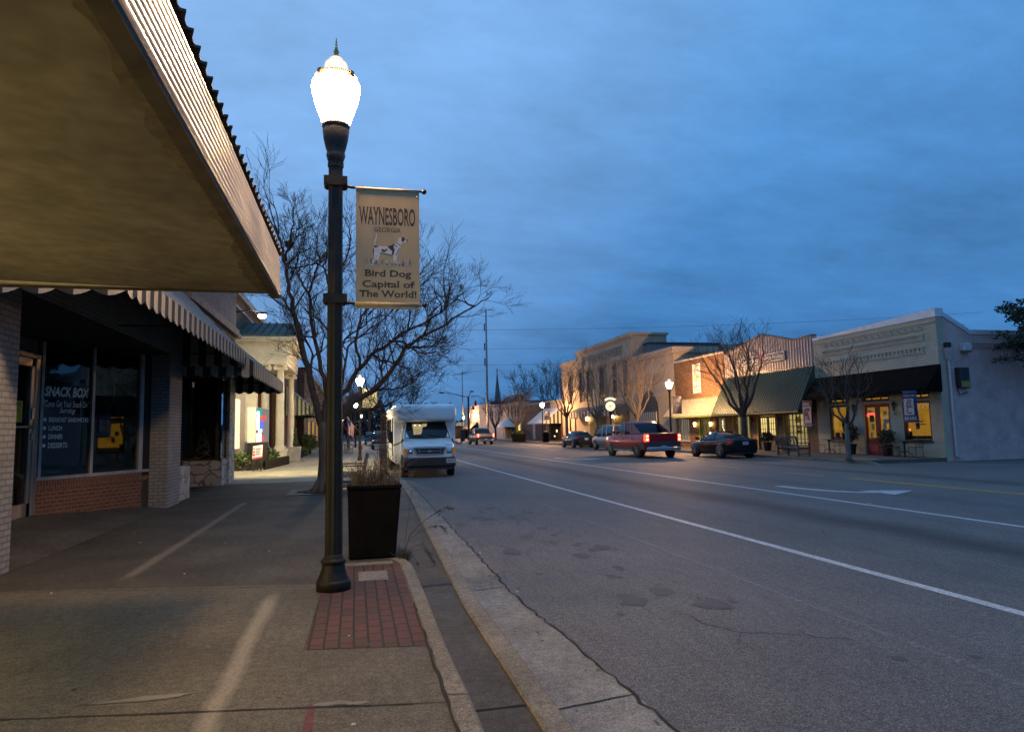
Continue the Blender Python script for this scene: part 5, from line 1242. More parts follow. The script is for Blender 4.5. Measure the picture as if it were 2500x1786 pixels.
        g = MB(); g.hexa([(s*w*.52,h-.10,zl-.22),(s*w*.84,h-.28,zl-.20),(s*w*.84,h-.5,zl-.2),(s*w*.5,h-.4,zl-.2),(s*w*.52,h-.12,zl-.08),(s*w*.86,h-.34,zl-.04),(s*w*.86,h-.6,zl-.02),(s*w*.5,h-.45,zl-.05)]); g.build('headlight', hl_m, t, True, bevel=.01)
    zp = .80 if kind in ('coupe','sedan') else (.62 if kind == 'pickup' else belt-.25)
    g = MB(); g.box(-.16,.16,-h-.045,-h+.03,zp-.08,zp+.08); pl = g.build('number_plate', plate_m, t, True)
    g = MB(); put_text(g, plate, (.125,-h-.047,zp-.045), (-1,0,0), (0,0,1), .25, .085, 0, bold=.02); 
    g = MB(); put_text(g, plate, (-.125,-h-.048,zp-.045), (1,0,0), (0,0,1), .25, .085, 0, bold=.02); g.build('plate_characters', platep, pl, True)
    g = MB()
    zb = .42 if kind in ('coupe','sedan') else .52
    if kind in ('suv','pickup'):
        g.box(-w*.94,w*.94,-h-.06,-h+.10,zb-.10,zb+.10); g.build('rear_bumper', chrome_v if kind == 'pickup' else trim_m, t, True, bevel=.03)
    else:
        g.box(-w*.70,w*.70,-h+.02,-h+.2,.24,.33); g.build('rear_bumper', trim_m, t, True, bevel=.02)
    g = MB()
    for s in (-1,1):
        for y in (wyr+wr*1.5, wyf-wr*1.35, (wyr+wyf)/2): g.box(s*w*.985-.012, s*w*.985+.012, y-.006, y+.006, zb, zl-.02) if kind in ('suv','pickup') else None
        g.box(s*w*.99-.015, s*w*.99+.015, -.55, -.32, zl+.0, zl+.03)
    g.build('door_handles', trim_m, t, True)
    return t
red_p = paint('paint_red', (.34,.005,.008), .05); blk_p = paint('paint_black', (.010,.011,.014), .2, .22); sil_p = paint('paint_silver', (.36,.37,.40), .6, .35); navy = paint('paint_dark_blue', (.015,.022,.035), .3, .2); pick_p = paint('paint_pewter', (.05,.045,.04), .3, .3)
clad = P('grey_cladding', (.055,.05,.052), .7, var=.15)
car('black two door coupe parked beside the dark bare tree', (19.95,34.75,0), R(0), blk_p, 'coupe', 4.75, 1.84, 1.43, .9, .335, (-1.30,1.42), rim_m, plate='RKT 408')
car('silver sport utility parked between the red pickup and the black sedan', (19.85,51.0,0), R(0), sil_p, 'suv', 5.1, 1.98, 1.90, 1.12, .375, (-1.45,1.55), rim_m, plate='BVM 219')
car('black sedan parked ahead of the silver sport utility', (19.75,59.6,0), R(0), navy, 'sedan', 4.95, 1.86, 1.47, .95, .335, (-1.4,1.45), rim_m, plate='QLC 775')
# red pickup on the move, with its high sail panels, grey cladding and open-topped bed
t = car('red crew cab pickup truck with glowing tail lights driving away', (16.6,38.3,0), R(1.5), red_p, 'pickup', 6.1, 2.16, 2.06, 1.36, .42, (-1.85,1.95), rim_d, tail='on', cat='pickup truck', name='pickup_truck', plate='WDN 364')
h, w = 3.05, 1.08
for s in (-1,1):
    g = MB(); g.hexa([(s*w*.93,-2.2,1.36),(s*w*.93,-.95,1.36),(s*w*.80,-.75,1.98),(s*w*.80,-.85,1.98),(s*w*.86,-2.2,1.37),(s*w*.86,-.95,1.37),(s*w*.74,-.75,1.98),(s*w*.74,-.85,1.98)])
    g.build('sail_panel', P('sail_panel_maroon', (.12,.03,.045), .5), t, True)
g = MB(); g.box(-w*.80,w*.80,-h-.012,-h+.02,.96,1.33); g.build('tailgate', red_p, t, True, bevel=.02)
g = MB(); g.box(-w*.95,w*.95,-h-.02,-h+.03,.66,.93); 
for s in (-1,1): g.box(s*w*.99-.03,s*w*.99+.03,-h+.15,-2.35,.50,.82); g.box(s*w*.99-.03,s*w*.99+.03,-1.33,1.4,.42,.62)
g.build('cladding', clad, t, True, bevel=.01)
g = MB(); g.box(-w*.88,w*.88,-h+.1,-1.05,1.345,1.40); g.build('bed_cover', trim_m, t, True, bevel=.02)
for s in (-1,1): g = MB(); g.tube([(s*w*1.02,-1.2,.40),(s*w*1.03,1.3,.40)], .045, 8); g.build('side_step', rim_d, t, True)
g = MB(); g.box(-.12,.12,-h-.02,-h-.013,1.12,1.17); g.build('tailgate_handle', trim_m, t, True)
t = car('dark pickup truck with a pale tailgate and lit tail lights, driving far down the street', (15.0,82.8,0), R(2), pick_p, 'pickup', 5.9, 2.06, 1.98, 1.32, .42, (-1.8,1.9), rim_d, tail='on', cat='pickup truck', name='pickup_truck', plate='TNR 512')
w = 1.03; h = 2.95
g = MB(); g.box(-w*.80,w*.80,-h-.012,-h+.02,.95,1.30); g.build('tailgate', P('tailgate_silver', (.42,.40,.38), .3, .7), t, True, bevel=.02)
car('dark blue car facing us at the near kerb, the farther of two behind the bus', (2.25,96.5,0), PI, navy, 'suv', 4.8, 1.85, 1.72, 1.05, .35, (-1.4,1.45), rim_m, group='cars behind the bus', plate='HFD 131')
t = car('dark people carrier parked directly behind the bus', (2.6,71.5,0), PI, navy, 'suv', 4.9, 1.9, 1.80, 1.08, .35, (-1.4,1.5), rim_m, group='cars behind the bus', plate='CJS 940')
for q in [o for o in D.objects if o.get('group') == 'cars behind the bus']:
    g = MB(); hh = 2.4 if '4.8' in '4.8' else 2.45
    g.box(-.62,.62,2.33,2.44,.62,.80); g.build('grille', trim_m, q, True, bevel=.02)
    g = MB(); g.box(-.85,.85,2.30,2.47,.40,.56); g.build('front_bumper', chrome_v, q, True, bevel=.04)

# ---- white shuttle bus
bw = paint('bus_white', (.86,.85,.83), .0, .32); bt = P('bus_trim', (.018,.018,.018), .5)
t = thing('shuttle_bus', 'white shuttle bus with a bulging over cab cap parked at the near kerb', 'bus', (2.79,26.25,0), PI)
def rr(hw, z0, z1, r, y, n=4):
    P_ = []
    for (cx_, cz, a0) in ((hw-r,z0+r,-PI/2),(hw-r,z1-r,0),(-hw+r,z1-r,PI/2),(-hw+r,z0+r,PI)):
        for i in range(n+1): a = a0+PI/2*i/n; P_.append(V((cx_+r*math.cos(a), y, cz+r*math.sin(a))))
    return P_
BH = 1.26
g = MB(); g.loft([rr(BH-.02,.46,2.83,.14,-1.86), rr(BH,.44,2.84,.16,-2.0), rr(BH,.44,2.84,.16,-8.3), rr(BH-.06,.5,2.78,.16,-8.4)], 0, True); g.build('body', bw, t, True)
g = MB(); g.loft([rr(BH-.01,2.08,2.845,.16,-1.95), rr(BH-.01,2.10,2.845,.18,-1.60), rr(BH-.04,2.12,2.83,.20,-1.36), rr(BH-.12,2.16,2.77,.22,-1.20), rr(BH-.30,2.26,2.66,.19,-1.11)], 0, True); g.build('over_cab_cap', bw, t, True, subsurf=1)
g = MB(); rings = []
for (y, zb, zm, zt, wb, wt) in ((-.06,.74,.86,1.13,.84,.80),(-.14,.72,.86,1.18,.95,.90),(-.45,.70,.90,1.27,.985,.92),(-.85,.55,.95,1.38,1.0,.93),(-1.0,.50,1.0,1.43,1.0,.94),(-1.9,.50,1.0,1.46,1.02,.96)):
    rings.append(mir([(0,zb),(wb*.94,zb),(wb,zm),(wb,zt-.12),(wt,zt-.02),(wt*.55,zt+.03),(0,zt+.045)], y))
g.loft(rings, 0, True); g.build('hood', bw, t, True)
g = MB(); g.loft([mir([(0,1.40),(.94,1.40),(.95,1.44),(.93,1.47),(0,1.47)], -.86), mir([(0,1.40),(.965,1.40),(.965,1.60),(.88,1.78),(0,1.79)], -1.17), mir([(0,1.40),(.97,1.40),(.96,1.60),(.80,2.10),(0,2.10)], -1.48), mir([(0,1.40),(1.0,1.40),(1.0,1.6),(.86,2.12),(0,2.12)], -1.92)], 0, False); g.build('cab', bw, t, True)
g = MB()
def ws(u, v, o=.012):   # windscreen surface, u across -1..1, v up 0..1
    y = -.885 + (-1.475+.885)*v; z = 1.465 + (2.085-1.465)*v; hw = .885 + (.765-.885)*v
    return V((u*hw, y + o*.8 + .05*(1-u*u)*.9, z + o*.6))
n = 8
for i in range(n):
    for j in range(4): g.face([ws(-1+2*i/n,j/4), ws(-1+2*(i+1)/n,j/4), ws(-1+2*(i+1)/n,(j+1)/4), ws(-1+2*i/n,(j+1)/4)], 0, True)
wsn = g.build('windscreen', cglass, t, True)
g = MB(); pts = [ws(-1,0,.02),ws(0,0,.02),ws(1,0,.02),ws(1.0,1,.02),ws(0,1,.02),ws(-1,1,.02),ws(-1,0,.02)]; g.tube(pts, .022, 5); g.build('windscreen_seal', bt, wsn, True)
g = MB(); g.face([ws(.30,.25,.016),ws(.62,.22,.016),ws(.66,.55,.016),ws(.72,.90,.016),ws(-.04,.93,.016),ws(.0,.75,.016),ws(.20,.70,.016),ws(.24,.4,.016)]); g.build('cabin_glow_patch', E('cabin_glow', (1.,.80,.42), .38, .25, 6), wsn, True)  # glowing patch on the glass stands in for the cabin light
g = MB()
for u in (.58,.33): g.ball(ws(u,.82,.02), .028, 8)
g.build('cabin_lamp', E('cabin_lamp_glow', (1.,.85,.5), 2.2), wsn, True)
for a, b in ((( -.62,.04),(.0,.22)), ((.1,.04),(.68,.2))):
    g = MB(); g.tube([ws(a[0],a[1],.035), ws(b[0],b[1],.035)], .011, 5); g.build('wiper', bt, wsn, True)
for s in (-1,1):   # side glass of the cab doors
    g = MB(); g.face([(s*.975,-1.02,1.50),(s*.985,-1.86,1.50),(s*.885,-1.86,2.0),(s*.855,-1.45,2.0)]); g.build('door_window', cglass, t, True)
    g = MB(); g.box(min(s*.62,s*.90),max(s*.62,s*.90),-.13,-.055,.86,1.09); g.build('headlight', hl_m, t, True, bevel=.02)
    g = MB(); g.lathe([(.09,-.05),(.08,-.04),(.05,-.035),(.01,-.03)], (s*.73,0,.975), 14, axis='y'); g.box(min(s*.90,s*.985),max(s*.90,s*.985),-.20,-.06,.85,1.11,1); g.build('indicator', [chrome_v, amber], t, True)
    wheel(t, s*.90, -1.0, .385, .25, rim_d, s)
    wheel(t, s*.98, -6.3, .385, .40, rim_d, s)
    g = MB(); g.lathe([(.46,s*.90),(.46,s*1.012),(.02,s*1.013)], (0,-1.0,.40), 22, axis='x'); g.lathe([(.46,s*1.1),(.46,s*1.265),(.02,s*1.266)], (0,-6.3,.40), 22, axis='x'); g.build('wheel_arch', bt, t, True)
g = MB()
fr = [(-.60,1.11),(.60,1.11),(.50,.86),(-.50,.86)]
for a, b in zip(fr, fr[1:]+fr[:1]): g.beam((a[0],-.035,a[1]),(b[0],-.035,b[1]),.05,.035,0,(0,1,0))
g.beam((-.50,-.04,.985),(.50,-.04,.985),.02,.02); 
for s in (-1,1): g.beam((s*.40,-.04,.88),(s*.40,-.04,1.09),.02,.02)
gr = g.build('grille', chrome_v, t, True)
g = MB(); g.prism([(-.59,1.10),(.59,1.10),(.49,.87),(-.49,.87)], 'y', -.09, -.058, 0); 
g.build('grille_mesh', bt, gr, True)
g = MB(); g.lathe([(.001,-.03),(.085,-.028),(.085,-.02)], (0,0,0), 18, axis='y'); 
for p in g.v: p.z = p.z*.48 + .985
g.build('badge_oval', P('badge_grey', (.35,.37,.42), .25, .8), gr, True)
g = MB()
for (x0, x1) in ((-.86,-.60),(-.52,-.48)): g.box(x0,x1,-.16,-.15,1.205,1.225)
g.build('hood_lettering', P('hood_badge', (.12,.12,.13), .4), t, True)
g = MB(); g.loft([rr(.99,.40,.74,.06,-.30), rr(1.0,.38,.75,.07,-.08), rr(.96,.40,.74,.07,.02), rr(.86,.44,.70,.06,.05)], 0, True); g.box(-.9,.9,-.5,-.1,.28,.40); g.build('front_bumper', bt, t, True)
g = MB(); g.box(-.95,-.62,.052,.066,.53,.69); npl = g.build('number_plate', plate_m, t, True)
g = MB(); put_text(g, 'BK47329', (-.655,.068,.575), (-1,0,0), (0,0,1), .26, .07, 0, bold=.03); g.build('plate_characters', platep, npl, True)
# mirrors
for s in (-1,1):
    g = MB(); g.box(s*1.42-.09,s*1.42+.09,-1.08,-.98,1.32,1.76); g.tube([(s*1.40,-1.03,1.33),(s*1.30,-1.03,1.24),(s*1.0,-1.05,1.36)], .016, 6); g.tube([(s*1.45,-1.03,1.33),(s*1.30,-1.03,1.20),(s*.98,-1.05,1.32)], .016, 6); g.box(s*.985-.03,s*.985+.03,-1.1,-.98,1.30,1.45); g.build('door_mirror', bt, t, True, bevel=.02)
# roof marker lamps, side windows, entry door
for x in (-1.0,-.30,0,.30,1.0):
    g = MB(); g.box(x-.05,x+.05,-1.52,-1.46,2.845,2.885); g.build('marker_lamp', P('marker_lens', (.35,.06,.02), .3), t, True, bevel=.012)
for s in (-1,1):
    for i in range(4):
        if s > 0 and i == 0: continue
        y = -2.5 - i*1.4; g = MB(); g.box(s*BH-.008,s*BH+.008,y-1.2,y,1.45,2.30); g.build('side_window', cglass, t, True)
g = MB(); g.box(BH-.01,BH+.012,-3.05,-2.25,.55,2.40); d_ = g.build('entry_door', P('door_panel_white', (.52,.52,.50), .4), t, True)
for (a, b) in ((-3.0,-2.68),(-2.62,-2.30)):
    g = MB(); g.box(BH+.012,BH+.018,a,b,.75,2.30); g.build('door_glass', cglass, d_, True)
g = MB(); g.box(BH-.01,BH+.01,-8.2,-3.2,.95,1.05); g.build('side_stripe', P('stripe_grey', (.35,.35,.36), .5), t, True)
# ------------------------------------------------------------------ far row of shops (facades in the plane x = 25.2)
FX = 25.2
cream_b = BRICK('painted_cream_brick', (.60,.57,.44), (.54,.51,.39), (.40,.38,.30), stain=.22, bump=1.2)
mauve_b = BRICK('painted_side_brick', (.78,.60,.58), (.72,.55,.53), (.56,.43,.42), stain=.35, bump=1.0)
metal_w = P('parapet_flashing', (.60,.61,.64), .45, .3, var=.1)
warm1 = E('lit_room_amber', (1.,.46,.035), .82, .16, 1.6); warm2 = E('lit_room_cream', (1.,.74,.25), 1.05, .18, 1.2)
wtrim = P('dark_window_trim', (.02,.018,.016), .5)
def put_yx(g, s, y_left, z0, w, h, x, **k):
    """lettering on a facade that looks towards -x; reads from larger y to smaller y"""
    put_text(g, s, (x, y_left, z0), (0,-1,0), (0,0,1), w, h, 0, **k)
# ---- white painted brick shop at the corner
t = thing('white_brick_shop', 'white painted brick corner shop with a plain black awning and amber lit windows', 'building', (29, 29, .15))
OP = [(25.75,27.35,.85,2.68),(25.75,27.35,2.80,3.06),(28.15,29.95,.15,2.68),(28.15,29.95,2.80,3.06),(30.95,32.5,.80,2.68),(30.95,32.5,2.80,3.06)]
g = MB(); wall_x(g, FX, FX+.35, 25.1, 33.5, .15, 6.40, OP); g.build('wall', cream_b, t)
g = MB(); g.hexa([(FX-.04,25.08,6.40),(FX+.40,25.08,6.40),(FX+.40,33.5,6.40),(FX-.04,33.5,6.40),(FX-.04,25.08,6.78),(FX+.40,25.08,6.78),(FX+.40,33.5,6.52),(FX-.04,33.5,6.52)]); g.build('parapet_cap', metal_w, t)
g = MB()
for z0, z1, d in ((6.16,6.22,.05),(5.90,5.94,.03),(5.46,5.52,.06),(5.40,5.46,.03),(4.86,4.92,.06),(4.80,4.86,.03)):
    ya, yb_ = (25.1,33.5) if z0 > 5.95 else (25.8,32.8)
    g.box(FX-d, FX, ya, yb_, z0, z1)
for i in range(58): y = 25.82 + i*.12; g.box(FX-.055, FX, y, y+.06, 5.52, 5.68)
g.box(FX-.06,FX,25.8,32.8,5.68,5.72)
for i in range(28): y = 25.86 + i*.25; g.box(FX-.05, FX, y, y+.07, 4.92, 5.06); g.box(FX-.05, FX, y, y+.14, 5.06, 5.10)
g.box(FX-.06,FX,25.8,32.8,5.10,5.14)
for i in range(16):
    y = 26.0 + i*.43
    for k in range(3): g.box(FX-.05, FX, y-.07*k, y-.07*k+.08, 6.04-.065*k-.03, 6.04-.065*k+.03)
g.build('brick_corbelling', cream_b, t)
g = MB(); g.hexa([(FX+.35,25.1,-.02),(27,25.1,-.02),(27,25.35,-.02),(FX+.35,25.35,-.02),(FX+.35,25.1,6.40),(27,25.1,5.65),(27,25.35,5.65),(FX+.35,25.35,6.40)]); g.box(27,46,25.1,25.35,-.02,5.62); g.box(FX,FX+.35,25.1,25.35,-.02,.15); g.build('side_wall', mauve_b, t)
g = MB(); g.hexa([(FX+.36,25.06,6.40),(26.9,25.06,5.66),(26.9,25.40,5.66),(FX+.36,25.40,6.40),(FX+.36,25.06,6.62),(26.9,25.06,5.86),(26.9,25.40,5.86),(FX+.36,25.40,6.62)]); g.box(26.9,46,25.06,25.40,5.62,5.82); g.build('side_coping', metal_w, t)
g = MB(); [g.box(26.6,46,25.1-d,25.1,z0,z1) for z0,z1,d in ((5.20,5.26,.06),(5.10,5.15,.04),(5.0,5.04,.06))]; g.build('side_string_course', mauve_b, t)
g = MB(); g.box(FX+.35,46,25.35,50,5.0,5.2); g.build('roof', P('roof_felt', (.05,.05,.05), .9), t)
def lit_window(t, y0, y1, z0, z1, room, bars_y=(), bars_z=(), sill=True, tr=wtrim, fw_=.09, name='shop_window', depth=.22):
    g = MB(); x = FX + .02
    for a, b, c, d in ((y0,y0+fw_,z0,z1),(y1-fw_,y1,z0,z1),(y0+fw_,y1-fw_,z0,z0+fw_),(y0+fw_,y1-fw_,z1-fw_,z1)): g.box(x, x+.1, a, b, c, d)
    for yy in bars_y: g.box(x+.02, x+.07, yy-.02, yy+.02, z0+fw_, z1-fw_)
    for zz in bars_z: g.box(x+.025, x+.065, y0+fw_, y1-fw_, zz-.018, zz+.018)
    if sill: g.box(FX-.06, FX+.02, y0-.05, y1+.05, z0-.06, z0+.02)
    w = g.build(name, tr, t)
    g = MB(); g.box(x+.045, x+.05, y0+fw_, y1-fw_, z0+fw_, z1-fw_); g.build('pane', GLASS('pane_clear', (.93,.93,.93), .8), w)
    g = MB(); g.box(x+depth, x+depth+.02, y0+.02, y1-.02, z0+.02, z1-.02); g.build('lit_interior', room, w)
    return w
def deco(w, items, x=FX+.20):
    g = MB()
    for (y, z, a, b) in items:
        g.box(x, x+.02, y-a/2, y+a/2, z-b/2, z+b/2, 0); g.box(x-.006, x, y-a*.3, y+a*.3, z-b*.3, z+b*.3, 1)
    g.build('wall_pictures', [P('picture_frame', (.05,.03,.015), .6), P('picture_print', (.20,.10,.02), .7)], w)
w = lit_window(t, 25.75, 27.35, .85, 2.68, warm1, (), (), True); deco(w, [(26.95,1.95,.22,.26),(26.75,1.55,.2,.3),(26.6,1.75,.35,.05),(26.5,1.62,.4,.04),(27.2,1.1,.18,.4)])
g = MB(); g.box(FX+.12,FX+.18,25.85,27.26,.95,1.10); g.build('shelf', wtrim, w)
lit_window(t, 25.75, 27.35, 2.80, 3.06, warm1, (26.3,26.85), (), False)
w = lit_window(t, 30.95, 32.5, .80, 2.68, warm1, (), (), True); deco(w, [(31.55,1.75,.5,.55)])
g = MB(); g.prism([(31.9,.9),(32.3,.9),(32.25,1.25),(31.95,1.25)], 'x', FX+.12, FX+.16, 0); g.prism([(31.55,.9),(31.78,.9),(31.72,1.2),(31.6,1.2)], 'x', FX+.12, FX+.16, 0); g.box(FX+.12,FX+.18,31.04,32.41,.88,1.0); g.build('shop_goods', wtrim, w)
lit_window(t, 30.95, 32.5, 2.80, 3.06, warm1, (31.45,32.0), (), False); lit_window(t, 28.15, 29.95, 2.80, 3.06, warm1, (28.75,29.35), (), False)
oxred = P('door_oxblood', (.20,.022,.024), .45, var=.12)
g = MB()
for (a, b) in ((28.20,29.03),(29.07,29.90)):
    x = FX+.06; g.box(x,x+.05,a,a+.12,.16,2.66); g.box(x,x+.05,b-.12,b,.16,2.66); g.box(x,x+.05,a+.12,b-.12,2.5,2.66); g.box(x,x+.05,a+.12,b-.12,.16,.98)
do = g.build('double_door', oxred, t)
for (a, b) in ((28.32,28.91),(29.19,29.78)):
    g = MB(); g.box(FX+.08,FX+.085,a,b,.98,2.5); g.build('door_glass', GLASS('pane_clear'), do)
g = MB(); g.box(FX+.25,FX+.27,28.17,29.93,.9,2.66); g.build('lit_interior', warm1, do)
for (y,z,a,b,r_) in ((28.62,1.55,.2,.3,.3),(29.4,1.55,.18,.3,-.3),(29.52,1.12,.16,.26,.1),(28.55,2.2,.2,.18,0),(29.55,2.3,.22,.12,0),(29.45,1.95,.3,.35,0),(28.5,1.8,.35,.2,0)): 
    g = MB(); g.box(FX+.07,FX+.078,y-a/2,y+a/2,z-b/2,z+b/2, 0 if b < .31 else 1); g.build('taped_notice', [P('notice_teal', (.16,.26,.24), .7), P('notice_dark', (.05,.025,.012), .7)], do)
t2 = thing('neon_sign', 'glowing red neon OPEN sign inside the oxblood door', 'sign', (FX+.12,29.45,2.1))
g = MB(); put_yx(g, 'OPEN', 29.77, 2.04, .52, .17, FX+.075, bold=.03); g.build('neon_tube', E('neon_red', (1.,.03,.03), 6.), t2)
awning('plain black awning with a scalloped edge over the white brick shop', 25.02, 33.45, FX, 4.27, 24.35, 3.22, .20, black, black, black, .25)
# string lights along roof edges
def bulbs(label, pts, step=.32, h=.07):
    t3 = thing('string_lights', label, 'string lights', tuple(pts[0]), 0, 'unlit string lights along the roof edges'); g = MB(); g2 = MB()
    for a, b in zip(pts[:-1], pts[1:]):
        a = V(a); b = V(b); n = max(1,int((b-a).length/step)); g2.tube([a,b], .010, 4)
        for i in range(n): p = a.lerp(b,(i+.5)/n); g.lathe([(.012,0),(.026,h*.4),(.018,h*.85),(.003,h)], tuple(p), 5)
    g.build('bulbs', P('unlit_bulbs', (.22,.24,.28), .3), t3); g2.build('cord', wtrim, t3)
bulbs('unlit string lights on the sloping parapet of the white brick shop', [(FX+.1,25.1,6.79),(FX+.1,33.5,6.53)], .45, .06)
# wall fittings of the blank side
pipe_m = P('pipe_paint', (.44,.37,.37), .6, var=.15)
t2 = thing('downpipe', 'pale rainwater hopper and downpipe at the corner of the white brick shop', 'downpipe', (25.65,25.0,0))
g = MB(); g.hexa([(25.55,24.94,4.45),(25.72,24.94,4.45),(25.72,25.08,4.45),(25.55,25.08,4.45),(25.45,24.88,4.98),(25.82,24.88,4.98),(25.82,25.08,4.98),(25.45,25.08,4.98)]); g.build('hopper', pipe_m, t2)
g = MB(); g.tube([(25.64,25.02,4.45),(25.66,25.02,.25),(25.72,24.9,.12)], .06, 8); g.build('pipe', pipe_m, t2)
g = MB(); g.box(25.50,25.72,24.90,25.08,5.0,5.22); g.build('outlet_head', trim_m, t2)
t2 = thing('wall_cabinet', 'dark electrical cabinet with a yellow sticker on the blank side wall', 'cabinet', (26.3,25.0,3.2))
g = MB(); g.box(26.08,26.58,24.90,25.1,3.18,4.10); g.build('housing', P('cabinet_grey', (.03,.032,.045), .45, .2), t2, bevel=.015)
g = MB(); g.box(26.12,26.54,24.893,24.899,3.24,3.50); g.build('sticker', P('sticker_yellow', (.30,.24,.03), .6), t2)
g = MB(); g.box(26.0,26.07,24.93,25.1,3.25,4.1); g.tube([(26.0,25.05,3.2),(26.1,25.03,2.9),(26.3,25.02,2.95),(26.55,25.04,3.02)], .02, 5); g.build('conduit', trim_m, t2)
t2 = thing('wall_light_box', 'pale unlit light box high on the blank side wall', 'light', (26.5,25.0,4.9))
g = MB(); g.box(26.36,26.78,24.85,25.1,4.86,5.18); g.build('housing', metal_w, t2, bevel=.02); g = MB(); g.box(26.38,26.76,24.87,25.08,4.78,4.855); g.build('diffuser', P('diffuser_dull', (.15,.14,.08), .5), t2)
t2 = thing('roof_vent', 'thin metal vent stub on the flat roof behind the side wall', 'vent', (27.6,27,5.6)); g = MB(); g.lathe([(.06,0),(.06,.95),(.09,.96),(.09,1.05),(.01,1.08)], (27.55,26.0,5.15), 8); g.build('stub', metal_w, t2)
# lanterns on piers
def lantern(label, y, z, lit, x=FX-.14, s=1., parent=None, xw=FX):
    t3 = thing('wall_lantern', label, 'lantern', (x,y,z), 0, 'wall lanterns beside the doors')
    g = MB(); g.lathe([(.02,.26),(.11,.16),(.11,.14),(.0,.14)], (x,y,z), 6, smooth=False); g.lathe([(.0,-.20),(.03,-.16),(.065,-.14),(.0,-.13)], (x,y,z), 6, smooth=False); g.tube([(x,y,z-.15),(x+.05,y,z-.35),(xw,y,z-.30)], .014, 5); g.tube([(x,y,z+.26),(x+.05,y,z+.33),(xw,y,z+.1)], .012, 5); g.build('lantern_frame', iron, t3, False)
    g = MB(); g.lathe([(.06,-.13),(.10,.14)], (x,y,z), 6, smooth=False); g.build('lantern_glass', E('lantern_glow', (1.,.62,.22), 34) if lit else P('lantern_glass_dark', (.10,.09,.07), .2), t3)
lantern('unlit black lantern on the pier between the red door and the near amber window', 27.75, 2.45, False); lantern('unlit black lantern on the pier between the red door and the far amber window', 30.45, 2.45, False)
# hanging banners of the shop fronts
def hang_banner(label, yc, w, z0, z1, x, m, seed):
    t3 = thing('shop_banner', label, 'banner', (x,yc,z0))
    g = MB(); n = 10; nz = 8
    def q(u, v): return V((x + .03*math.sin(u*6+v*3+seed)*(1-v), yc + w/2 - w*u - .05*(1-v)*math.sin(v*3+seed)*.5, z0+(z1-z0)*v))
    for i in range(n):
        for j in range(nz): g.face([q(i/n,j/nz),q((i+1)/n,j/nz),q((i+1)/n,(j+1)/nz),q(i/n,(j+1)/nz)],0,True)
    o = g.build('cloth', m, t3); md = o.modifiers.new('t','SOLIDIFY'); md.thickness = .005
    g = MB(); g.tube([(x,yc-w/2-.05,z1+.01),(x,yc+w/2+.05,z1+.01)], .015, 6); g.tube([(x,yc,z1+.01),(FX,yc,z1+.15)], .012, 5); g.build('pole', iron, t3); return t3
XB = 24.15
t3 = hang_banner('maroon and white EBA SPARTANS banner with a red helmet', 32.9, .80, 1.55, 3.0, XB, P('maroon_cloth', (.10,.014,.02), .8, var=.15), 1)
wp_ = P('banner_white_print', (.42,.38,.37), .8, var=.08); rp_ = P('banner_red_print', (.25,.03,.03), .8)
g = MB(); bx = XB-.045; yl = 33.26
g.face([(bx,yl,1.78),(bx,yl-.72,1.78),(bx,yl-.72,2.66),(bx,yl,2.66)], 0); g.face([(bx,yl,1.735),(bx,yl-.72,1.735),(bx,yl-.72,1.755),(bx,yl,1.755)], 0); g.face([(bx,yl,2.68),(bx,yl-.72,2.68),(bx,yl-.72,2.70),(bx,yl,2.70)], 0)
put_text(g, 'EBA', (bx,yl-.06,2.74), (0,-1,0), (0,0,1), .56, .17, 0, bold=.02); put_text(g, 'SPARTANS', (bx,yl-.02,1.585), (0,-1,0), (0,0,1), .68, .125, 0, bold=.03)
hel = [(.13,.06),(.20,.10),(.26,.14),(.27,.30),(.33,.42),(.42,.44),(.50,.40),(.60,.34),(.55,.30),(.48,.34),(.40,.32),(.44,.20),(.62,.24),(.80,.10),(.84,.20),(.80,.34),(.76,.42),(.74,.58),(.66,.66),(.78,.74),(.95,.84),(.92,.90),(.70,.95),(.45,.95),(.26,.84),(.17,.66),(.16,.42),(.12,.16),(.05,.10)]
g.face([(bx-.004, yl-.72*u*.98, 1.79+.86*v) for u, v in hel], 1)
g.face([(bx-.006, yl-.72*u, 1.79+.86*v) for u, v in ((.30,.62),(.42,.74),(.62,.76),(.60,.72),(.44,.69),(.34,.58))], 0)
g.build('banner_print', [wp_, rp_], t3)
t3 = hang_banner('blue BEARS banner hanging by the corner amber window', 25.75, .78, 1.72, 3.12, XB, P('blue_cloth', (.012,.05,.16), .8, var=.15), 2.2)
g = MB(); yl = 26.12; bx = XB-.045
g.face([(bx,yl-.05,2.05),(bx,yl-.62,2.05),(bx,yl-.60,2.78),(bx,yl-.05,2.78)], 0)
put_text(g, 'HOME OF THE', (bx,yl-.05,2.87), (0,-1,0), (0,0,1), .62, .08, 0); put_text(g, 'BEARS', (bx,yl-.04,1.83), (0,-1,0), (0,0,1), .68, .15, 0, bold=.02)
put_text(g, 'B', (bx-.003,yl-.16,2.40), (0,-1,0), (0,0,1), .32, .34, 1, shear=.25, bold=.02); put_text(g, 'C', (bx-.004,yl-.18,2.09), (0,-1,0), (0,0,1), .36, .36, 1, shear=.25, bold=.02)
g.build('banner_print', [wp_, P('banner_purple_print', (.13,.08,.12), .8)], t3)
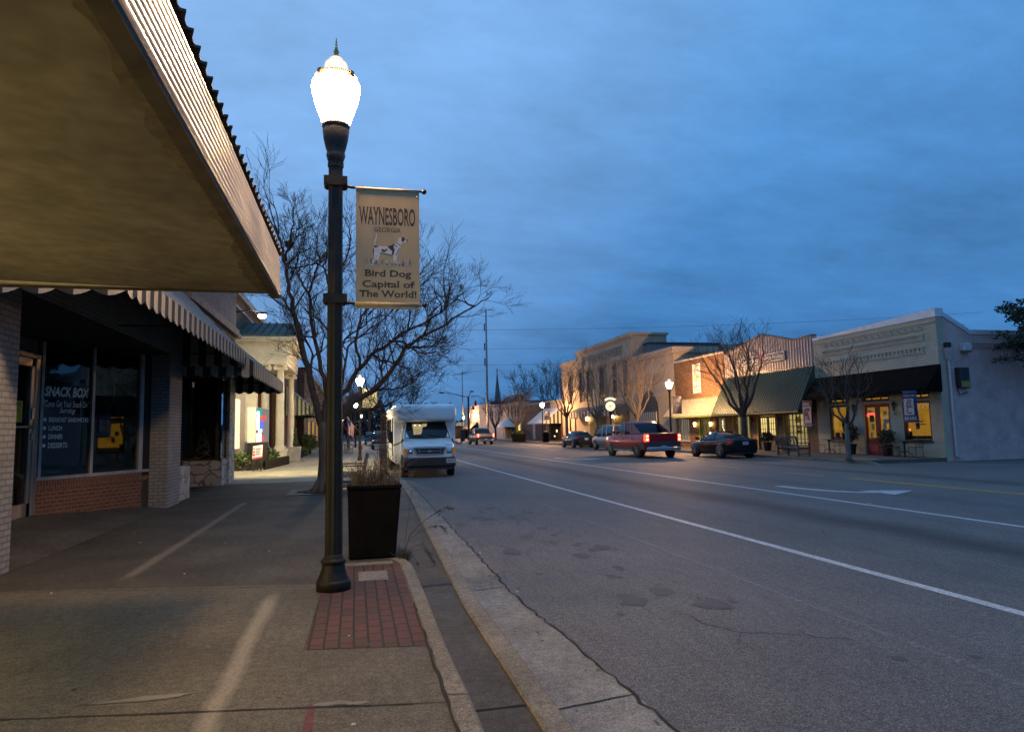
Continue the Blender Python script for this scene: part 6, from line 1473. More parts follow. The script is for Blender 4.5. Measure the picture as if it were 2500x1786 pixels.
# cafe tables and chairs
def cafe_table(label, x, y):
    t3 = thing('cafe_table', label, 'table', (x,y,.15), 0, 'iron pavement tables before the white brick shop')
    g = MB(); g.lathe([(.36,.72),(.37,.735),(.36,.75)], (0,0,0), 18); g.build('table_top', P('iron_top', (.10,.10,.10), .35, .5), t3, True)
    g = MB(); g.lathe([(.05,.14),(.035,.3),(.04,.6),(.09,.72)], (0,0,0), 10); g.build('pedestal', iron, t3, True)
    for i in range(4):
        a = PI/4+i*PI/2; g = MB(); g.tube([(0,0,.24),(.14*math.cos(a),.14*math.sin(a),.24),(.26*math.cos(a),.26*math.sin(a),.13),(.31*math.cos(a),.31*math.sin(a),.0)], .018, 5); g.build('leg', iron, t3, True)
def cafe_chair(label, x, y, rz):
    t3 = thing('cafe_chair', label, 'chair', (x,y,.15), rz, 'iron pavement chairs before the white brick shop')
    g = MB(); g.box(-.2,.2,-.2,.2,.44,.46); g.build('seat', iron, t3, True)
    g = MB(); g.tube([(-.19,.2,.45),(-.18,.24,.7),(-.1,.26,.86),(0,.265,.9),(.1,.26,.86),(.18,.24,.7),(.19,.2,.45)], .012, 5); [g.tube([(x_,.205,.45),(x_*.8,.26,.86)], .007, 4) for x_ in (-.08,0,.08)]; g.build('backrest', iron, t3, True)
    for sx in (-1,1):
        for sy in (-1,1): g = MB(); g.tube([(sx*.18,sy*.18,.45),(sx*.2,sy*.21,0)], .010, 5); g.build('leg', iron, t3, True)
cafe_table('round iron cafe table under the corner amber window', 24.55, 26.7); cafe_chair('iron chair at the corner cafe table, on the pipe side', 24.5, 26.0, PI); cafe_chair('iron chair at the corner cafe table, on the red door side', 24.5, 27.35, 0)
cafe_table('round iron cafe table under the far amber window, by the mulch tree', 24.5, 31.75); cafe_chair('iron chair at the far cafe table, next to the helmet banner', 24.5, 32.55, 0); cafe_chair('iron chair at the far cafe table, on the red door side', 24.5, 30.95, PI)
def potplant(label, x, y, r, h, seed, m=None, pot=(.03,.025,.02), hp=.5):
    t3 = thing('potted_shrub', label, 'potted plant', (x,y,.15), 0, 'potted shrubs at the shop doors')
    g = MB(); g.lathe([(.16,0),(.20,.05),(.24,hp*.7),(.29,hp),(.30,hp+.03),(.25,hp+.03),(.24,hp-.04)], (0,0,0), 14); g.build('pot', P('pot_%d' % seed, pot, .5), t3, True)
    g = MB(); rg = random.Random(seed); leaf_clump(g, (0,0,hp+h*.5), r, r, h*.55, 500, .12, rg); g.build('foliage', m or [P('pot_leaf_a', (.03,.035,.015), .7), P('pot_leaf_b', (.05,.045,.02), .7), P('pot_leaf_c', (.07,.06,.03), .7)], t3, True)
potplant('bushy brown potted shrub on the near side of the red door', 24.7, 27.95, .36, .75, 71); potplant('tall dark potted shrub on the far side of the red door', 24.7, 30.35, .38, 1.05, 72); potplant('round urn of green shrub at the grid paned double door', 24.6, 37.5, .42, .6, 73, pot=(.02,.02,.018))

# ---- metal sided shop with the green mansard
t = thing('metal_sided_shop', 'ribbed metal sided shop with a stepped gable and grid paned windows', 'building', (29, 38, .15))
sid = P('siding_metal', (.40,.33,.30), .45, .25, var=.12, vs=1.5); sid2 = P('siding_rib', (.30,.25,.23), .45, .25, var=.1)
top = [(33.52,6.72),(35.2,6.64),(38.4,7.42),(43.0,6.62)]
g = MB(); g.prism([(33.52,3.0),(43.0,3.0)] + list(reversed(top)), 'x', FX, FX+.25, 0)
def topz(y):
    for a, b in zip(top[:-1], top[1:]):
        if a[0] <= y <= b[0]: return a[1]+(b[1]-a[1])*(y-a[0])/(b[0]-a[0])
    return 6.6
for i in range(36): y = 33.62+i*.262; g.box(FX-.035, FX, y, y+.045, 4.5, topz(y)-.04, 1)
g.build('siding', [sid, sid2], t)
g = MB()
for a, b in zip(top[:-1], top[1:]): g.beam((FX+.1,a[0],a[1]+.03),(FX+.1,b[0],b[1]+.03),.36,.08)
g.build('gable_trim', P('gable_trim', (.10,.09,.085), .6), t)
BO = [(34.45,36.5,.50,2.36),(37.45,39.3,.15,2.30),(40.3,42.2,.62,2.34)]
tan_b = BRICK('buff_red_brick', (.24,.13,.075), (.18,.095,.06), (.26,.2,.14), stain=.3)
g = MB(); wall_x(g, FX, FX+.3, 33.5, 43.0, .15, 3.0, BO); g.build('wall', tan_b, t)
g = MB(); g.box(FX+.3,40,33.55,43,3,6.3); g.build('rear_wall', dbrick, t)
green_r = P('mansard_green', (.13,.17,.115), .42, .2, var=.12, vs=1.5); green_d = P('mansard_seam', (.07,.09,.06), .4, .35, var=.1)
g = MB(); y0, y1 = 33.5, 43.0; XF, ZF, ZT = 24.0, 2.52, 4.98
g.hexa([(XF,y0,ZF),(XF,y1,ZF),(FX,y1,ZT),(FX,y0,ZT),(XF+.05,y0,ZF-.05),(XF+.05,y1,ZF-.05),(FX,y1,ZT-.06),(FX,y0,ZT-.06)], 0)
for i in range(44): y = y0+.05+i*.2175; g.beam((XF-.02,y,ZF+.02),(FX-.04,y,ZT+.01),.045,.05,1,(0,1,0)); 
g.face([(XF,y0-.005,ZF),(FX,y0-.005,ZT),(FX,y0-.005,ZF)],1); g.face([(XF,y1+.005,ZF),(FX,y1+.005,ZT),(FX,y1+.005,ZF)],1)
g.box(FX-.06,FX,y0,y1,ZT-.02,ZT+.06,1); g.box(XF-.03,XF+.06,y0,y1,ZF-.13,ZF-.03,1)
g.build('mansard', [green_r, green_d], t)
g = MB(); g.box(XF+.06,FX,y0,y1,ZF-.12,ZF-.06); g.build('eaves_soffit', P('eaves_dark', (.05,.05,.04), .8), t)
ochre = P('window_ochre_trim', (.26,.21,.04), .6, var=.1)
def surround(t, y0, y1, z0, z1, w=.12, m=ochre, sill=True):
    g = MB(); 
    for a,b,c,d in ((y0-w,y0,z0,z1+w),(y1,y1+w,z0,z1+w),(y0,y1,z1,z1+w)): g.box(FX-.03,FX+.02,a,b,c,d)
    if sill: g.box(FX-.07,FX+.02,y0-w,y1+w,z0-.09,z0)
    g.build('window_surround', m, t)
pt = P('muntin_putty', (.16,.13,.07), .6)
w = lit_window(t, 34.45,36.5,.50,2.36, warm2, [34.45+2.05*i/6 for i in range(1,6)], [.5+1.86*i/5 for i in range(1,5)], False, pt, .05); deco(w, [(35.45,2.0,.5,.35),(35.4,1.55,.5,.25),(35.35,1.28,.4,.22)], FX+.15); surround(t,34.45,36.5,.5,2.36)
w = lit_window(t, 40.3,42.2,.62,2.34, warm2, [40.3+1.9*i/5 for i in range(1,5)], [.62+1.72*i/4 for i in range(1,4)], False, pt, .05); surround(t,40.3,42.2,.62,2.34)
g = MB(); g.box(FX+.17,FX+.18,41.2,41.42,.7,2.3); g.build('red_curtain', P('curtain_red', (.5,.06,.05), .8, var=.1), w)
surround(t, 37.45,39.3,.15,2.30, .15, ochre, False)
dkg = P('door_grey_green', (.085,.085,.065), .5, var=.1); g = MB()
for (a, b) in ((37.48,38.355),(38.395,39.27)):
    x = FX+.08; g.box(x,x+.05,a,a+.1,.16,2.28); g.box(x,x+.05,b-.1,b,.16,2.28); g.box(x,x+.05,a+.1,b-.1,2.16,2.28); g.box(x,x+.05,a+.1,b-.1,.16,1.10); g.box(x-.012,x,a+.2,b-.2,.3,.95)
    for i in range(1,3): yy = a+.1+(b-a-.2)*i/3; g.box(x+.01,x+.04,yy-.015,yy+.015,1.10,2.16)
    for zz in (1.45,1.81): g.box(x+.012,x+.038,a+.1,b-.1,zz-.015,zz+.015)
do = g.build('double_door', dkg, t); g = MB(); g.box(FX+.2,FX+.22,37.46,39.29,1.0,2.29); g.build('lit_interior', warm2, do)
g = MB(); g.box(FX+.06,FX+.08,38.36,38.39,.16,2.28); g.tube([(FX+.04,38.45,1.0),(FX+.04,38.45,1.25)], .015, 5); g.build('door_handle', P('door_brass', (.4,.35,.25), .3, .8), do)
lantern('small dark lantern between the grid paned door and the near grid paned window', 36.95, 1.95, False); lantern('small dark lantern between the grid paned door and the window behind the coupe tree', 39.85, 1.95, False)
t2 = thing('shop_sign', 'dark sign board lettered Sweet Suite and Dance Academy with a pink heart', 'sign', (FX-.1,38.3,5.8))
g = MB(); g.box(FX-.10,FX-.04,36.0,40.7,5.60,6.14); g.build('board', P('sign_navy', (.025,.028,.05), .5), t2)
g = MB(); x = FX-.104
for a,b,c,d in ((36.03,40.67,5.62,5.66),(36.03,40.67,6.08,6.12),(36.03,36.07,5.66,6.08),(40.63,40.67,5.66,6.08)): g.box(x-.004,x,a,b,c,d)
put_yx(g, 'Sweet Suite', 40.5, 5.71, 1.75, .30, x-.006, serif=True, bold=.02); put_yx(g, 'Dance Academy', 38.1, 5.70, 1.95, .34, x-.006, serif=True, bold=.02); g.build('lettering', P('sign_lettering', (.80,.78,.74), .6), t2)
g = MB(); g.prism([(38.42+.38*a,5.88+.36*b) for a,b in ((0,-1),(.6,-.3),(.95,.2),(.85,.7),(.5,.85),(.15,.7),(0,.45),(-.15,.7),(-.5,.85),(-.85,.7),(-.95,.2),(-.6,-.3))], 'x', FX-.135, FX-.106, 0); g.build('heart', P('heart_pink', (.30,.075,.11), .5), t2)
t2 = thing('roof_unit', 'dark air conditioning unit on the roof beside the stepped gable', 'roof unit', (28.5,45.0,7)); g = MB(); g.box(27.6,29.0,43.9,45.4,6.4,7.75); g.build('casing', P('unit_dark', (.05,.05,.055), .6), t2, bevel=.03); g = MB(); [g.box(27.585,27.6,44.0,45.3,6.75+.12*i,6.81+.12*i) for i in range(7)]; g.build('louvres', trim_m, t2)
bulbs('unlit string lights along the stepped gable of the metal sided shop', [(FX+.05,33.6,6.79),(FX+.05,35.2,6.72),(FX+.05,38.4,7.49),(FX+.05,43.0,6.69)], .4, .07)

# ---- brown brick shop with the cream metal awning
t = thing('brown_brick_shop', 'mottled brown brick shop with a cream standing seam awning and bright green door', 'building', (29, 47, .15))
mot = BRICK('mottled_brick', (.33,.17,.075), (.13,.065,.035), (.20,.14,.09), stain=.4, bump=1.2, bw=.25, rh=.08)
g = MB(); wall_x(g, FX, FX+.3, 43.0, 50.8, .15, 6.80, [(43.3,44.6,.6,2.35),(45.6,46.9,.15,2.3),(48.6,50.4,.6,2.35)]); g.box(FX+.3,40,43.05,50.8,3,6.3); g.build('wall', mot, t)
g = MB(); g.box(FX-.05,FX+.36,43.0,50.8,6.80,6.93); g.build('parapet_cap', P('cap_pale', (.45,.40,.33), .6), t)
cr = P('awning_cream_metal', (.50,.46,.33), .4, .25, var=.1); cr2 = P('awning_green_edge', (.14,.17,.05), .5)
g = MB(); y0, y1 = 43.02, 50.6; XF, ZF, ZT = 24.0, 2.50, 3.80
g.hexa([(XF,y0,ZF),(XF,y1,ZF),(FX,y1,ZT),(FX,y0,ZT),(XF+.03,y0,ZF-.04),(XF+.03,y1,ZF-.04),(FX,y1,ZT-.05),(FX,y0,ZT-.05)], 0)
for i in range(24): y = y0+.05+i*.325; g.beam((XF-.02,y,ZF+.02),(FX-.03,y,ZT+.01),.035,.05,2,(0,1,0))
g.box(XF-.03,XF+.05,y0,y1,ZF-.14,ZF-.02,1); g.box(FX-.05,FX,y0,y1,ZT-.02,ZT+.05,1); g.face([(XF,y1+.005,ZF),(FX,y1+.005,ZT),(FX,y1+.005,ZF)],0)
g.build('awning_roof', [cr, cr2, P('awning_seam_shade', (.33,.30,.22), .5, .25)], t)
grn = P('door_lime', (.20,.30,.03), .5, var=.1)
g = MB(); x = FX+.06
g.box(x,x+.05,45.65,45.8,.16,2.28); g.box(x,x+.05,46.7,46.85,.16,2.28); g.box(x,x+.05,45.8,46.7,2.1,2.28); g.box(x,x+.05,45.8,46.7,.16,.75); do = g.build('door', grn, t)
g = MB(); g.box(x+.02,x+.03,45.8,46.7,.75,2.1); g.build('door_glass', GLASS('pane_clear'), do); g = MB(); g.box(FX+.22,FX+.24,45.62,46.88,.6,2.25); g.build('lit_interior', E('lit_room_dim', (1.,.66,.2), .42, .4, 3), do)
g = MB(); n = 14; g.tube([(x-.015,46.25+.22*math.cos(2*PI*i/n),1.55+.32*math.sin(2*PI*i/n)) for i in range(n+1)], .02, 5); g.build('door_wreath', trim_m, do)
lit_window(t, 43.3,44.6,.6,2.35, E('lit_room_dim', (1.,.66,.2), .42, .4, 3), (43.95,), (), True); lit_window(t, 48.6,50.4,.6,2.35, E('lit_room_pale', (1.,.85,.6), .55, .5, 2.5), (49.0,49.3,49.7,50.1), (), True, P('frame_pale', (.4,.38,.33), .6), .06)
surround(t,45.6,46.9,.15,2.3,.14,grn,False)
lantern('lit lantern on the near side of the lime green door', 45.1, 1.85, True); lantern('lit lantern on the far side of the lime green door', 47.5, 1.85, True)
t2 = thing('light_tree', 'small cone of tiny white lights glowing in the brown brick shop window', 'ornament', (FX+.15,43.9,.7))
rg = random.Random(4); g = MB()
for i in range(90): u = rg.random(); r_ = .36*(1-u)+.03; a = rg.uniform(-1,1); g.ball((FX+.14,43.9+r_*a,.85+1.25*u), .022, 5)
g.build('bulbs', E('tiny_bulbs', (1.,.86,.5), 5.), t2); g = MB(); g.lathe([(.02,.7),(.015,2.1)], (FX+.16,43.9,0), 5); g.build('stand', trim_m, t2)
t2 = thing('wall_banner', 'tall white banner lettered etc with a lime green print on the brown brick wall', 'banner', (FX-.06,47.0,5.3))
g = MB(); g.box(FX-.06,FX-.045,46.42,47.62,4.22,6.42); g.build('cloth', P('banner_offwhite', (.62,.60,.60), .7, var=.05), t2)
g = MB(); x = FX-.063; put_yx(g, 'etc.', 47.5, 4.40, .98, .46, x-.002, serif=True); g.build('lettering', P('print_dark_grey', (.07,.07,.07), .7), t2)
g = MB(); rg = random.Random(9)
for i in range(70): y = 47.02+rg.gauss(0,.22); z = 5.62+rg.uniform(-.6,.68); a = rg.uniform(-.8,.8); l = rg.uniform(.1,.26); d = V((0,math.sin(a),math.cos(a))); q = V((0,d.z,-d.y))*l*.22; p = V((x-.003,min(47.5,max(46.55,y)),z)); g.face([p,p+d*l*.5+q,p+d*l,p+d*l*.5-q], rg.choice((0,0,1)))
g.build('leaf_print', [P('print_lime', (.35,.42,.04), .7), P('print_green', (.10,.16,.02), .7)], t2)
bulbs('unlit string lights along the parapet of the brown brick shop', [(FX-.0,43.1,6.94),(FX-.0,50.7,6.94)], .4, .10)
g = MB(); g.box(27.2,28.2,43.1,44.2,6.3,7.0); tag(g.build('roof_hatch', P('unit_dark'), bevel=.02), 'dark box on the roof where brown brick meets the metal gable', 'roof hatch')
potplant('dark planter tub in front of the cream awning, behind the coupe bonnet', 23.8, 43.3, .34, .5, 74)

# ---- bank annex and bank
stu = P('bank_stucco', (.42,.33,.225), .85, var=.12, vs=1.2, fine=.06, fs=25); stud = P('stucco_trim', (.44,.35,.24), .85, var=.12, vs=2); shut = P('arched_glass', (.014,.013,.014), .2, var=.2, spec=.25); recess = P('window_recess', (.025,.02,.016), .9, spec=.1)
t = thing('bank_annex', 'tan stucco annex with one arched awning window and a carved oval emblem', 'building', (29, 55, .15))
g = MB(); g.box(FX,40,50.82,59.2,.15,8.15); g.build('wall', stu, t)
g = MB()
for z0,z1,d in ((7.45,7.55,.06),(7.72,7.95,.12),(7.95,8.2,.20),(4.35,4.5,.08),(4.18,4.26,.05),(3.98,4.05,.04)): g.box(FX-d,FX,50.7,59.2,z0,z1)
g.box(FX-.2,40,50.60,50.8,7.72,8.2); g.build('cornice', stud, t)
g = MB(); ar = arch(55.85,.15,3.05,1.85,14); g.prism(ar,'x',FX-.012,FX+.01,0); w = g.build('arched_window', recess, t)
g = MB(); g.prism(arch(55.85,3.02,3.05,1.75,14),'x',FX-.10,FX-.02,0); g.build('awning_hood', P('awning_charcoal', (.05,.05,.05), .8), w)
g = MB(); 
g.box(FX-.22,FX-.12,54.05,57.65,2.15,3.02); g.build('awning_valance', STRIPE('bank_stripe', 'y', .42, (.55,.50,.40), (.03,.03,.03)), w)
g = MB(); n = 28; y0_ = 55.0
for k in range(n):
    a, b = 2*PI*k/n, 2*PI*(k+1)/n; g.beam((FX-.02,55.1+2.6*math.cos(a),6.35+1.0*math.sin(a)),(FX-.02,55.1+2.6*math.cos(b),6.35+1.0*math.sin(b)),.05,.04,0,(1,0,0))
put_yx(g, 'GOOD SAMARITANS', 57.3, 5.85, 4.1, .42, FX-.03, serif=True); put_yx(g, 'COMMUNITY', 56.6, 5.3, 2.7, .30, FX-.03, serif=True); g.box(FX-.03,FX,52.8,57.4,5.72,5.77); g.build('carved_emblem', P('emblem_shade', (.30,.235,.165), .85), t)
bulbs('unlit string lights along the top of the bank annex', [(FX-.1,50.9,8.21),(FX-.1,59.1,8.21)], .45, .12)
g = MB(); n = 12; g.tube([(FX-.02,51.9+.55*math.cos(PI*i/n),2.9+.55*math.sin(PI*i/n)) for i in range(n+1)], .04, 4); g.build('blind_arch', stud, t)
t = thing('bank_building', 'tan stucco First National Bank building with tall arched windows', 'building', (30, 70, .15))
g = MB(); g.box(FX,42,59.22,81.7,.15,9.55); g.box(FX-.12,FX+3.5,59.15,75.0,8.2,10.35); g.build('wall', stu, t)
g = MB()
for z0,z1,d,a,b in ((10.1,10.25,.22,59.05,75.1),(10.25,10.55,.34,59.0,75.2),(8.3,8.4,.2,59.1,75.1),(8.05,8.15,.14,59.1,81.7),(9.3,9.42,.12,75.1,81.7),(9.42,9.75,.22,75.1,81.8),(4.35,4.62,.14,59.2,81.7),(4.2,4.28,.08,59.2,81.7),(.15,.7,.08,59.2,81.7)): g.box(FX-d,FX,a,b,z0,z1)
g.box(FX,FX+3.62,58.98,75.22,10.36,10.58)
g.build('cornice', stud, t)
for i, yc in enumerate((60.9,63.6,67.2,71.4,74.0,78.0)):
    hw = .75 if i in (2,) else .62
    g = MB(); g.prism(arch(yc,4.7,7.55,hw,10),'x',FX-.014,FX+.01,0); w = g.build('arched_window', recess, t)
    g = MB(); g.prism(arch(yc,4.85,7.45,hw-.14,10),'x',FX-.022,FX-.014,0); g.build('pane', shut, w)
    g = MB(); o = arch(yc,4.7,7.55,hw+.16,10)[2:]
    for a, b in zip(o[:-1],o[1:]): g.beam((FX-.06,a[0],a[1]),(FX-.06,b[0],b[1]),.12,.16,0,(1,0,0))
    for s in (-1,1): g.box(FX-.10,FX,yc+s*(hw+.10)-.10,yc+s*(hw+.10)+.10,4.62,7.5)
    g.build('arch_surround', stud, w)
g = MB(); put_yx(g, 'First National Bank of Waynesboro'.upper(), 73.0, 8.72, 12.0, .85, FX-.20, serif=True); g.build('lettering', P('bank_lettering', (.05,.04,.04), .6), t)
g = MB(); wall_x(g, FX-.01, FX+.0, 60.0, 76.0, .15, .16, []); g.prism([(66.5,.15),(71.5,.15),(71.5,3.3),(66.5,3.3)],'x',FX-.015,FX+.0,0); g.prism([(60.3,.15),(64.0,.15),(64.0,3.4),(60.3,3.4)],'x',FX-.015,FX+.0,0); e_ = g.build('entrance_recess', P('entrance_shade', (.12,.09,.05), .8, var=.2), t)
for y in (76.5,78.5,80.3): g = MB(); g.box(FX-.03,FX-.0,y-.35,y+.35,.8,3.6); w = g.build('tall_window', stud, t); g = MB(); g.box(FX-.036,FX-.03,y-.25,y+.25,.9,3.5); g.build('pane', shut, w)
awning('charcoal striped awning over the bank entrance, behind the street clock', 60.8, 75.4, FX, 4.05, 24.0, 3.55, .75, P('awning_slate', (.085,.09,.10), .8), STRIPE('bank_valance', 'y', 1.0, (.35,.32,.26), (.04,.04,.045), .45), P('awning_slate'), .8)
lantern('lit lantern beside the bank entrance, nearer the street clock', 63.6, 2.95, True, FX-.35, 2.0); lantern('lit lantern beside the bank entrance, nearer the black sedan', 71.5, 2.85, True, FX-.35, 2.0)
for o in D.objects:
    if o.name.startswith('wall_lantern') and 'bank entrance' in o['label']: o.scale = (2.2,2.2,2.2)
t = thing('grey_rear_block', 'plain grey block rising behind the bank annex', 'building', (30,58,8.15)); g = MB(); g.box(26.2,33.2,57.6,58.7,8.1,9.3); g.build('wall', P('grey_block', (.16,.16,.18), .8, var=.1), t); g = MB(); g.box(26.1,33.3,57.5,58.8,9.3,9.45); g.build('coping', P('grey_block_cap', (.03,.03,.035), .7), t)
potplant('small dark shrub in a tub by the bank entrance', 24.2, 66.0, .5, 1.2, 75)
# ---- street clock
t = thing('street_clock', 'lit four sided street clock on a dark post before the bank', 'clock', (21.75,56.3,.15))
g = MB(); g.lathe([(.26,0),(.26,.25),(.2,.3),(.2,.7),(.12,.78),(.085,.9),(.075,2.3),(.10,2.4),(.07,2.5),(.12,2.75),(.2,2.95)], (0,0,0), 14); g.build('post', iron, t, True)
cf = E('clock_glow', (1.,.90,.62), 1.12); cd = V((-.93,-.37*-0-.30,0)).normalized()
fd = V((-21.75,-56.3,0)).normalized()
ang = math.atan2(fd.y, fd.x)
ca, sa_ = math.cos(ang), math.sin(ang)
def cl(p): return V((p[0]*ca-p[1]*sa_, p[0]*sa_+p[1]*ca, p[2]))
g = MB(); g.lathe([(.50,-.2),(.53,-.16),(.53,.16),(.50,.2)], (0,0,3.45), 28, axis='x'); g.v = [cl(p) for p in g.v]; hd = g.build('clock_case', iron, t, True)
g = MB(); 
for s in (-1,1): g.face([cl((s*.205,.43*math.cos(2*PI*i/28),3.45+.43*math.sin(2*PI*i/28))) for i in range(28)])
g.build('dial', cf, hd, True)
g = MB()
def hand(a, l, w_): 
    d = V((0,math.sin(a),math.cos(a))); n_ = V((0,d.z,-d.y))*w_; g.face([cl(V((.212,0,3.45))-d*.06+n_), cl(V((.212,0,3.45))+d*l), cl(V((.212,0,3.45))-d*.06-n_)])
hand(-1.95,.30,.022); hand(1.25,.22,.03)
for i in range(12): a = i*PI/6; p = V((.212,.375*math.sin(a),3.45+.375*math.cos(a))); g.face([cl(p+V((0,.012,.012))),cl(p+V((0,.012,-.012))),cl(p+V((0,-.012,-.012))),cl(p+V((0,-.012,.012)))])
g.build('hands', trim_m, hd, True)
g = MB(); o_ = [(.60*math.cos(a),.60*math.sin(a)) for a in [R(50)+R(80)*i/8 for i in range(9)]]; i_ = [(.80*math.cos(a),.80*math.sin(a)) for a in [R(130)-R(80)*i/8 for i in range(9)]]
g.prism([(y,3.45+z-.02) for y,z in o_+i_], 'x', -.12, .12, 0); g.v = [cl(p) for p in g.v]; g.build('lit_crest', cf, t, True)
for q in t.children: pass
# ---- buildings beyond the bank
t = thing('striped_awning_shop', 'low red brick shop beyond the bank with a large black and white shed awning', 'building', (30, 93, .15))
g = MB(); g.box(FX,42,81.9,103.0,.15,5.25); g.build('wall', BRICK('far_red_brick', (.16,.06,.045), (.12,.045,.035), (.14,.11,.09), stain=.3), t); g = MB(); g.box(FX-.02,42,81.8,87.0,4.3,5.3); g.build('upper_wall', stu, t)
g = MB(); g.box(FX-.08,42,81.8,103.05,5.26,5.42); g.build('parapet', stud, t)
for y in (88,95): g = MB(); g.box(FX-.03,FX,y,y+1.4,.3,2.7); g.build('panel', P('panel_pale', (.35,.33,.32), .7), t)
g = MB(); g.box(FX-.03,FX,82.5,87,.3,2.5); w = g.build('shop_window', recess, t); g = MB(); g.box(FX-.035,FX-.03,84.0,84.5,1.3,1.6); g.box(FX-.035,FX-.03,85,85.5,.7,.85); g.build('lit_lamp', E('window_spark', (1.,.85,.4), 3.), w)
sh_x = STRIPE('shed_stripe', 'x', .5, (.42,.40,.34), (.035,.035,.03))
awning('large white shed awning with a black striped side beyond the bank', 82.0, 90.5, FX, 4.45, 22.9, 2.55, .18, P('awning_white_sheet', (.55,.53,.50), .7, var=.06), P('awning_white_sheet'), sh_x, .4)
t = thing('grey_domed_awning_shop', 'grey fronted shop with a pale domed awning near the crossing', 'building', (30, 112, .15))
g = MB(); g.box(FX,42,103.1,117.5,.15,6.05); g.build('wall', P('far_grey_front', (.20,.19,.20), .8, var=.25, vs=1), t); g = MB(); g.box(FX-.06,42,103.1,117.5,6.05,6.2); g.build('parapet', dark, t)
for y, hw in ((105.5,.5),(107.5,.6),(110,.55),(112.5,.55)): g = MB(); g.prism(arch(y,3.9,5.0,hw,8),'x',FX-.02,FX,0); g.build('upper_window', recess, t)
g = MB(); g.box(FX-.03,FX,104.2,105.4,.4,2.6); g.build('lit_window', E('window_gold', (1.,.62,.10), 1.3, .4, 3), t)
g = MB(); g.box(FX-.03,FX,107,115,.3,2.4); w = g.build('shop_window', recess, t); g = MB(); [g.box(FX-.06,FX-.03,107+i*1.0,107.15+i*1.0,.3,2.4) for i in range(9)]; g.build('mullions', stud, w)
t = thing('dome_awning', 'pale domed awning on the grey shop near the crossing', 'awning', (24.3,112,2.4), 0, 'awnings along the shop fronts')
g = MB(); n = 12
for i in range(n):
    a0, a1 = PI*i/n, PI*(i+1)/n
    for j in range(4):
        def q(a, v): r_ = 1-v**1.8; return (FX-.02-1.9*r_*math.sin(a)**.7 if math.sin(a) > 1e-6 else FX-.02, 111.6+4.6*math.cos(a)*r_, 2.15+1.5*v)
        g.face([q(a0,j/4),q(a1,j/4),q(a1,(j+1)/4),q(a0,(j+1)/4)],0,True)
g.build('canopy', P('awning_white_sheet'), t); g = MB(); valance(g,(23.3,107.8),(23.3,115.4),2.2,2.2,.2,.5); g.build('valance', P('awning_white_sheet'), t)
t = thing('white_sided_shop', 'pale corner building lit by the lamps on the far side of the crossing', 'building', (28, 140, .15))
g = MB(); g.box(24.2,44,134.5,156,.0,6.6); g.build('wall', P('pale_cladding', (.46,.42,.39), .7, var=.1), t); g = MB(); g.box(24.1,44,134.4,156,6.6,6.8); g.build('parapet', metal_w, t)
awning('dark brown shed awning on the pale building across the crossing', 136, 150, 24.2, 3.4, 22.6, 2.1, .2, P('awning_brown', (.17,.12,.09), .8), P('awning_brown'), black, .4)
t = thing('blue_roof_shelter', 'small dark shelter with a blue roof beyond the crossing', 'shelter', (20.5,150,0)); g = MB(); g.hexa([(19.5,148,2.7),(24,148,2.7),(24,154,2.7),(19.5,154,2.7),(20,148,3.5),(24,148,3.5),(24,154,3.5),(20,154,3.5)]); g.build('roof', P('roof_blue', (.05,.14,.22), .5), t); g = MB(); g.box(20,24,149,154,0,2.7); g.build('wall', dark, t); 
for y in (148.2,150,152): g = MB(); g.tube([(19.8,y,0),(19.8,y,2.7)], .08, 6); g.build('post', metal_w, t)
# church with its spire, gabled roof, towers
t = thing('church_tower', 'church with a slender grey spire rising from a red brick tower', 'church', (35.6,172,0))
g = MB(); g.box(34.1,37.2,170,173.2,0,8.3); g.build('tower', BRICK('church_brick', (.22,.06,.045), (.18,.05,.04), (.15,.1,.09)), t); g = MB()
cr_ = lambda a: [(a,8.3),(a+3.2,8.3)] + [q for i in range(4,-1,-1) for q in ((a+i*.7+.4,8.55),(a+i*.7+.4,8.95),(a+i*.7,8.95),(a+i*.7,8.55))]
g.prism(cr_(34.05), 'y', 169.95, 170.3, 0); g.prism(cr_(170.31), 'x', 34.05, 34.4, 0)
g.build('battlement', BRICK('church_brick',0,0,0), t)
g = MB(); g.lathe([(.95,8.3),(.78,9.6),(.42,13.0),(.10,16.2),(.02,16.6)], (35.65,171.6,0), 8, smooth=False); g.build('spire', P('spire_slate', (.085,.10,.12), .5, .2), t); g = MB(); g.beam((35.65,171.6,16.4),(35.65,171.6,17.6),.1,.1); g.beam((35.3,171.6,17.1),(36.0,171.6,17.1),.1,.1); g.ball((35.65,171.6,16.7),.2,8); g.build('cross', iron, t)
t = thing('gabled_church_hall', 'dark gabled hall beside the church tower', 'building', (40,168,0)); g = MB(); g.box(37.3,43,166,180,0,8.0); g.build('wall', dbrick, t); g = MB(); g.prism([(37.0,8.0),(43.3,8.0),(40.1,10.6)],'y',165.8,180.2,0); g.build('roof', P('hall_roof', (.04,.035,.035), .8), t)
t = thing('transmission_pole', 'tall steel transmission pole rising above the rooftops', 'pole', (24.1,125.5,0)); g = MB(); g.lathe([(.26,0),(.22,8),(.13,24.5)], (24.1,125.5,0), 10); g.build('pole', P('galvanised', (.22,.22,.22), .5, .5), t)
for z in (21.2,17.5,14.6): g = MB(); g.box(23.65,23.85,125.4,125.6,z-.9,z+.5); g.beam((23.8,125.5,z+.4),(24.1,125.5,z+.3),.08,.08); g.build('insulator', P('insulator_grey', (.10,.10,.11), .5), t)
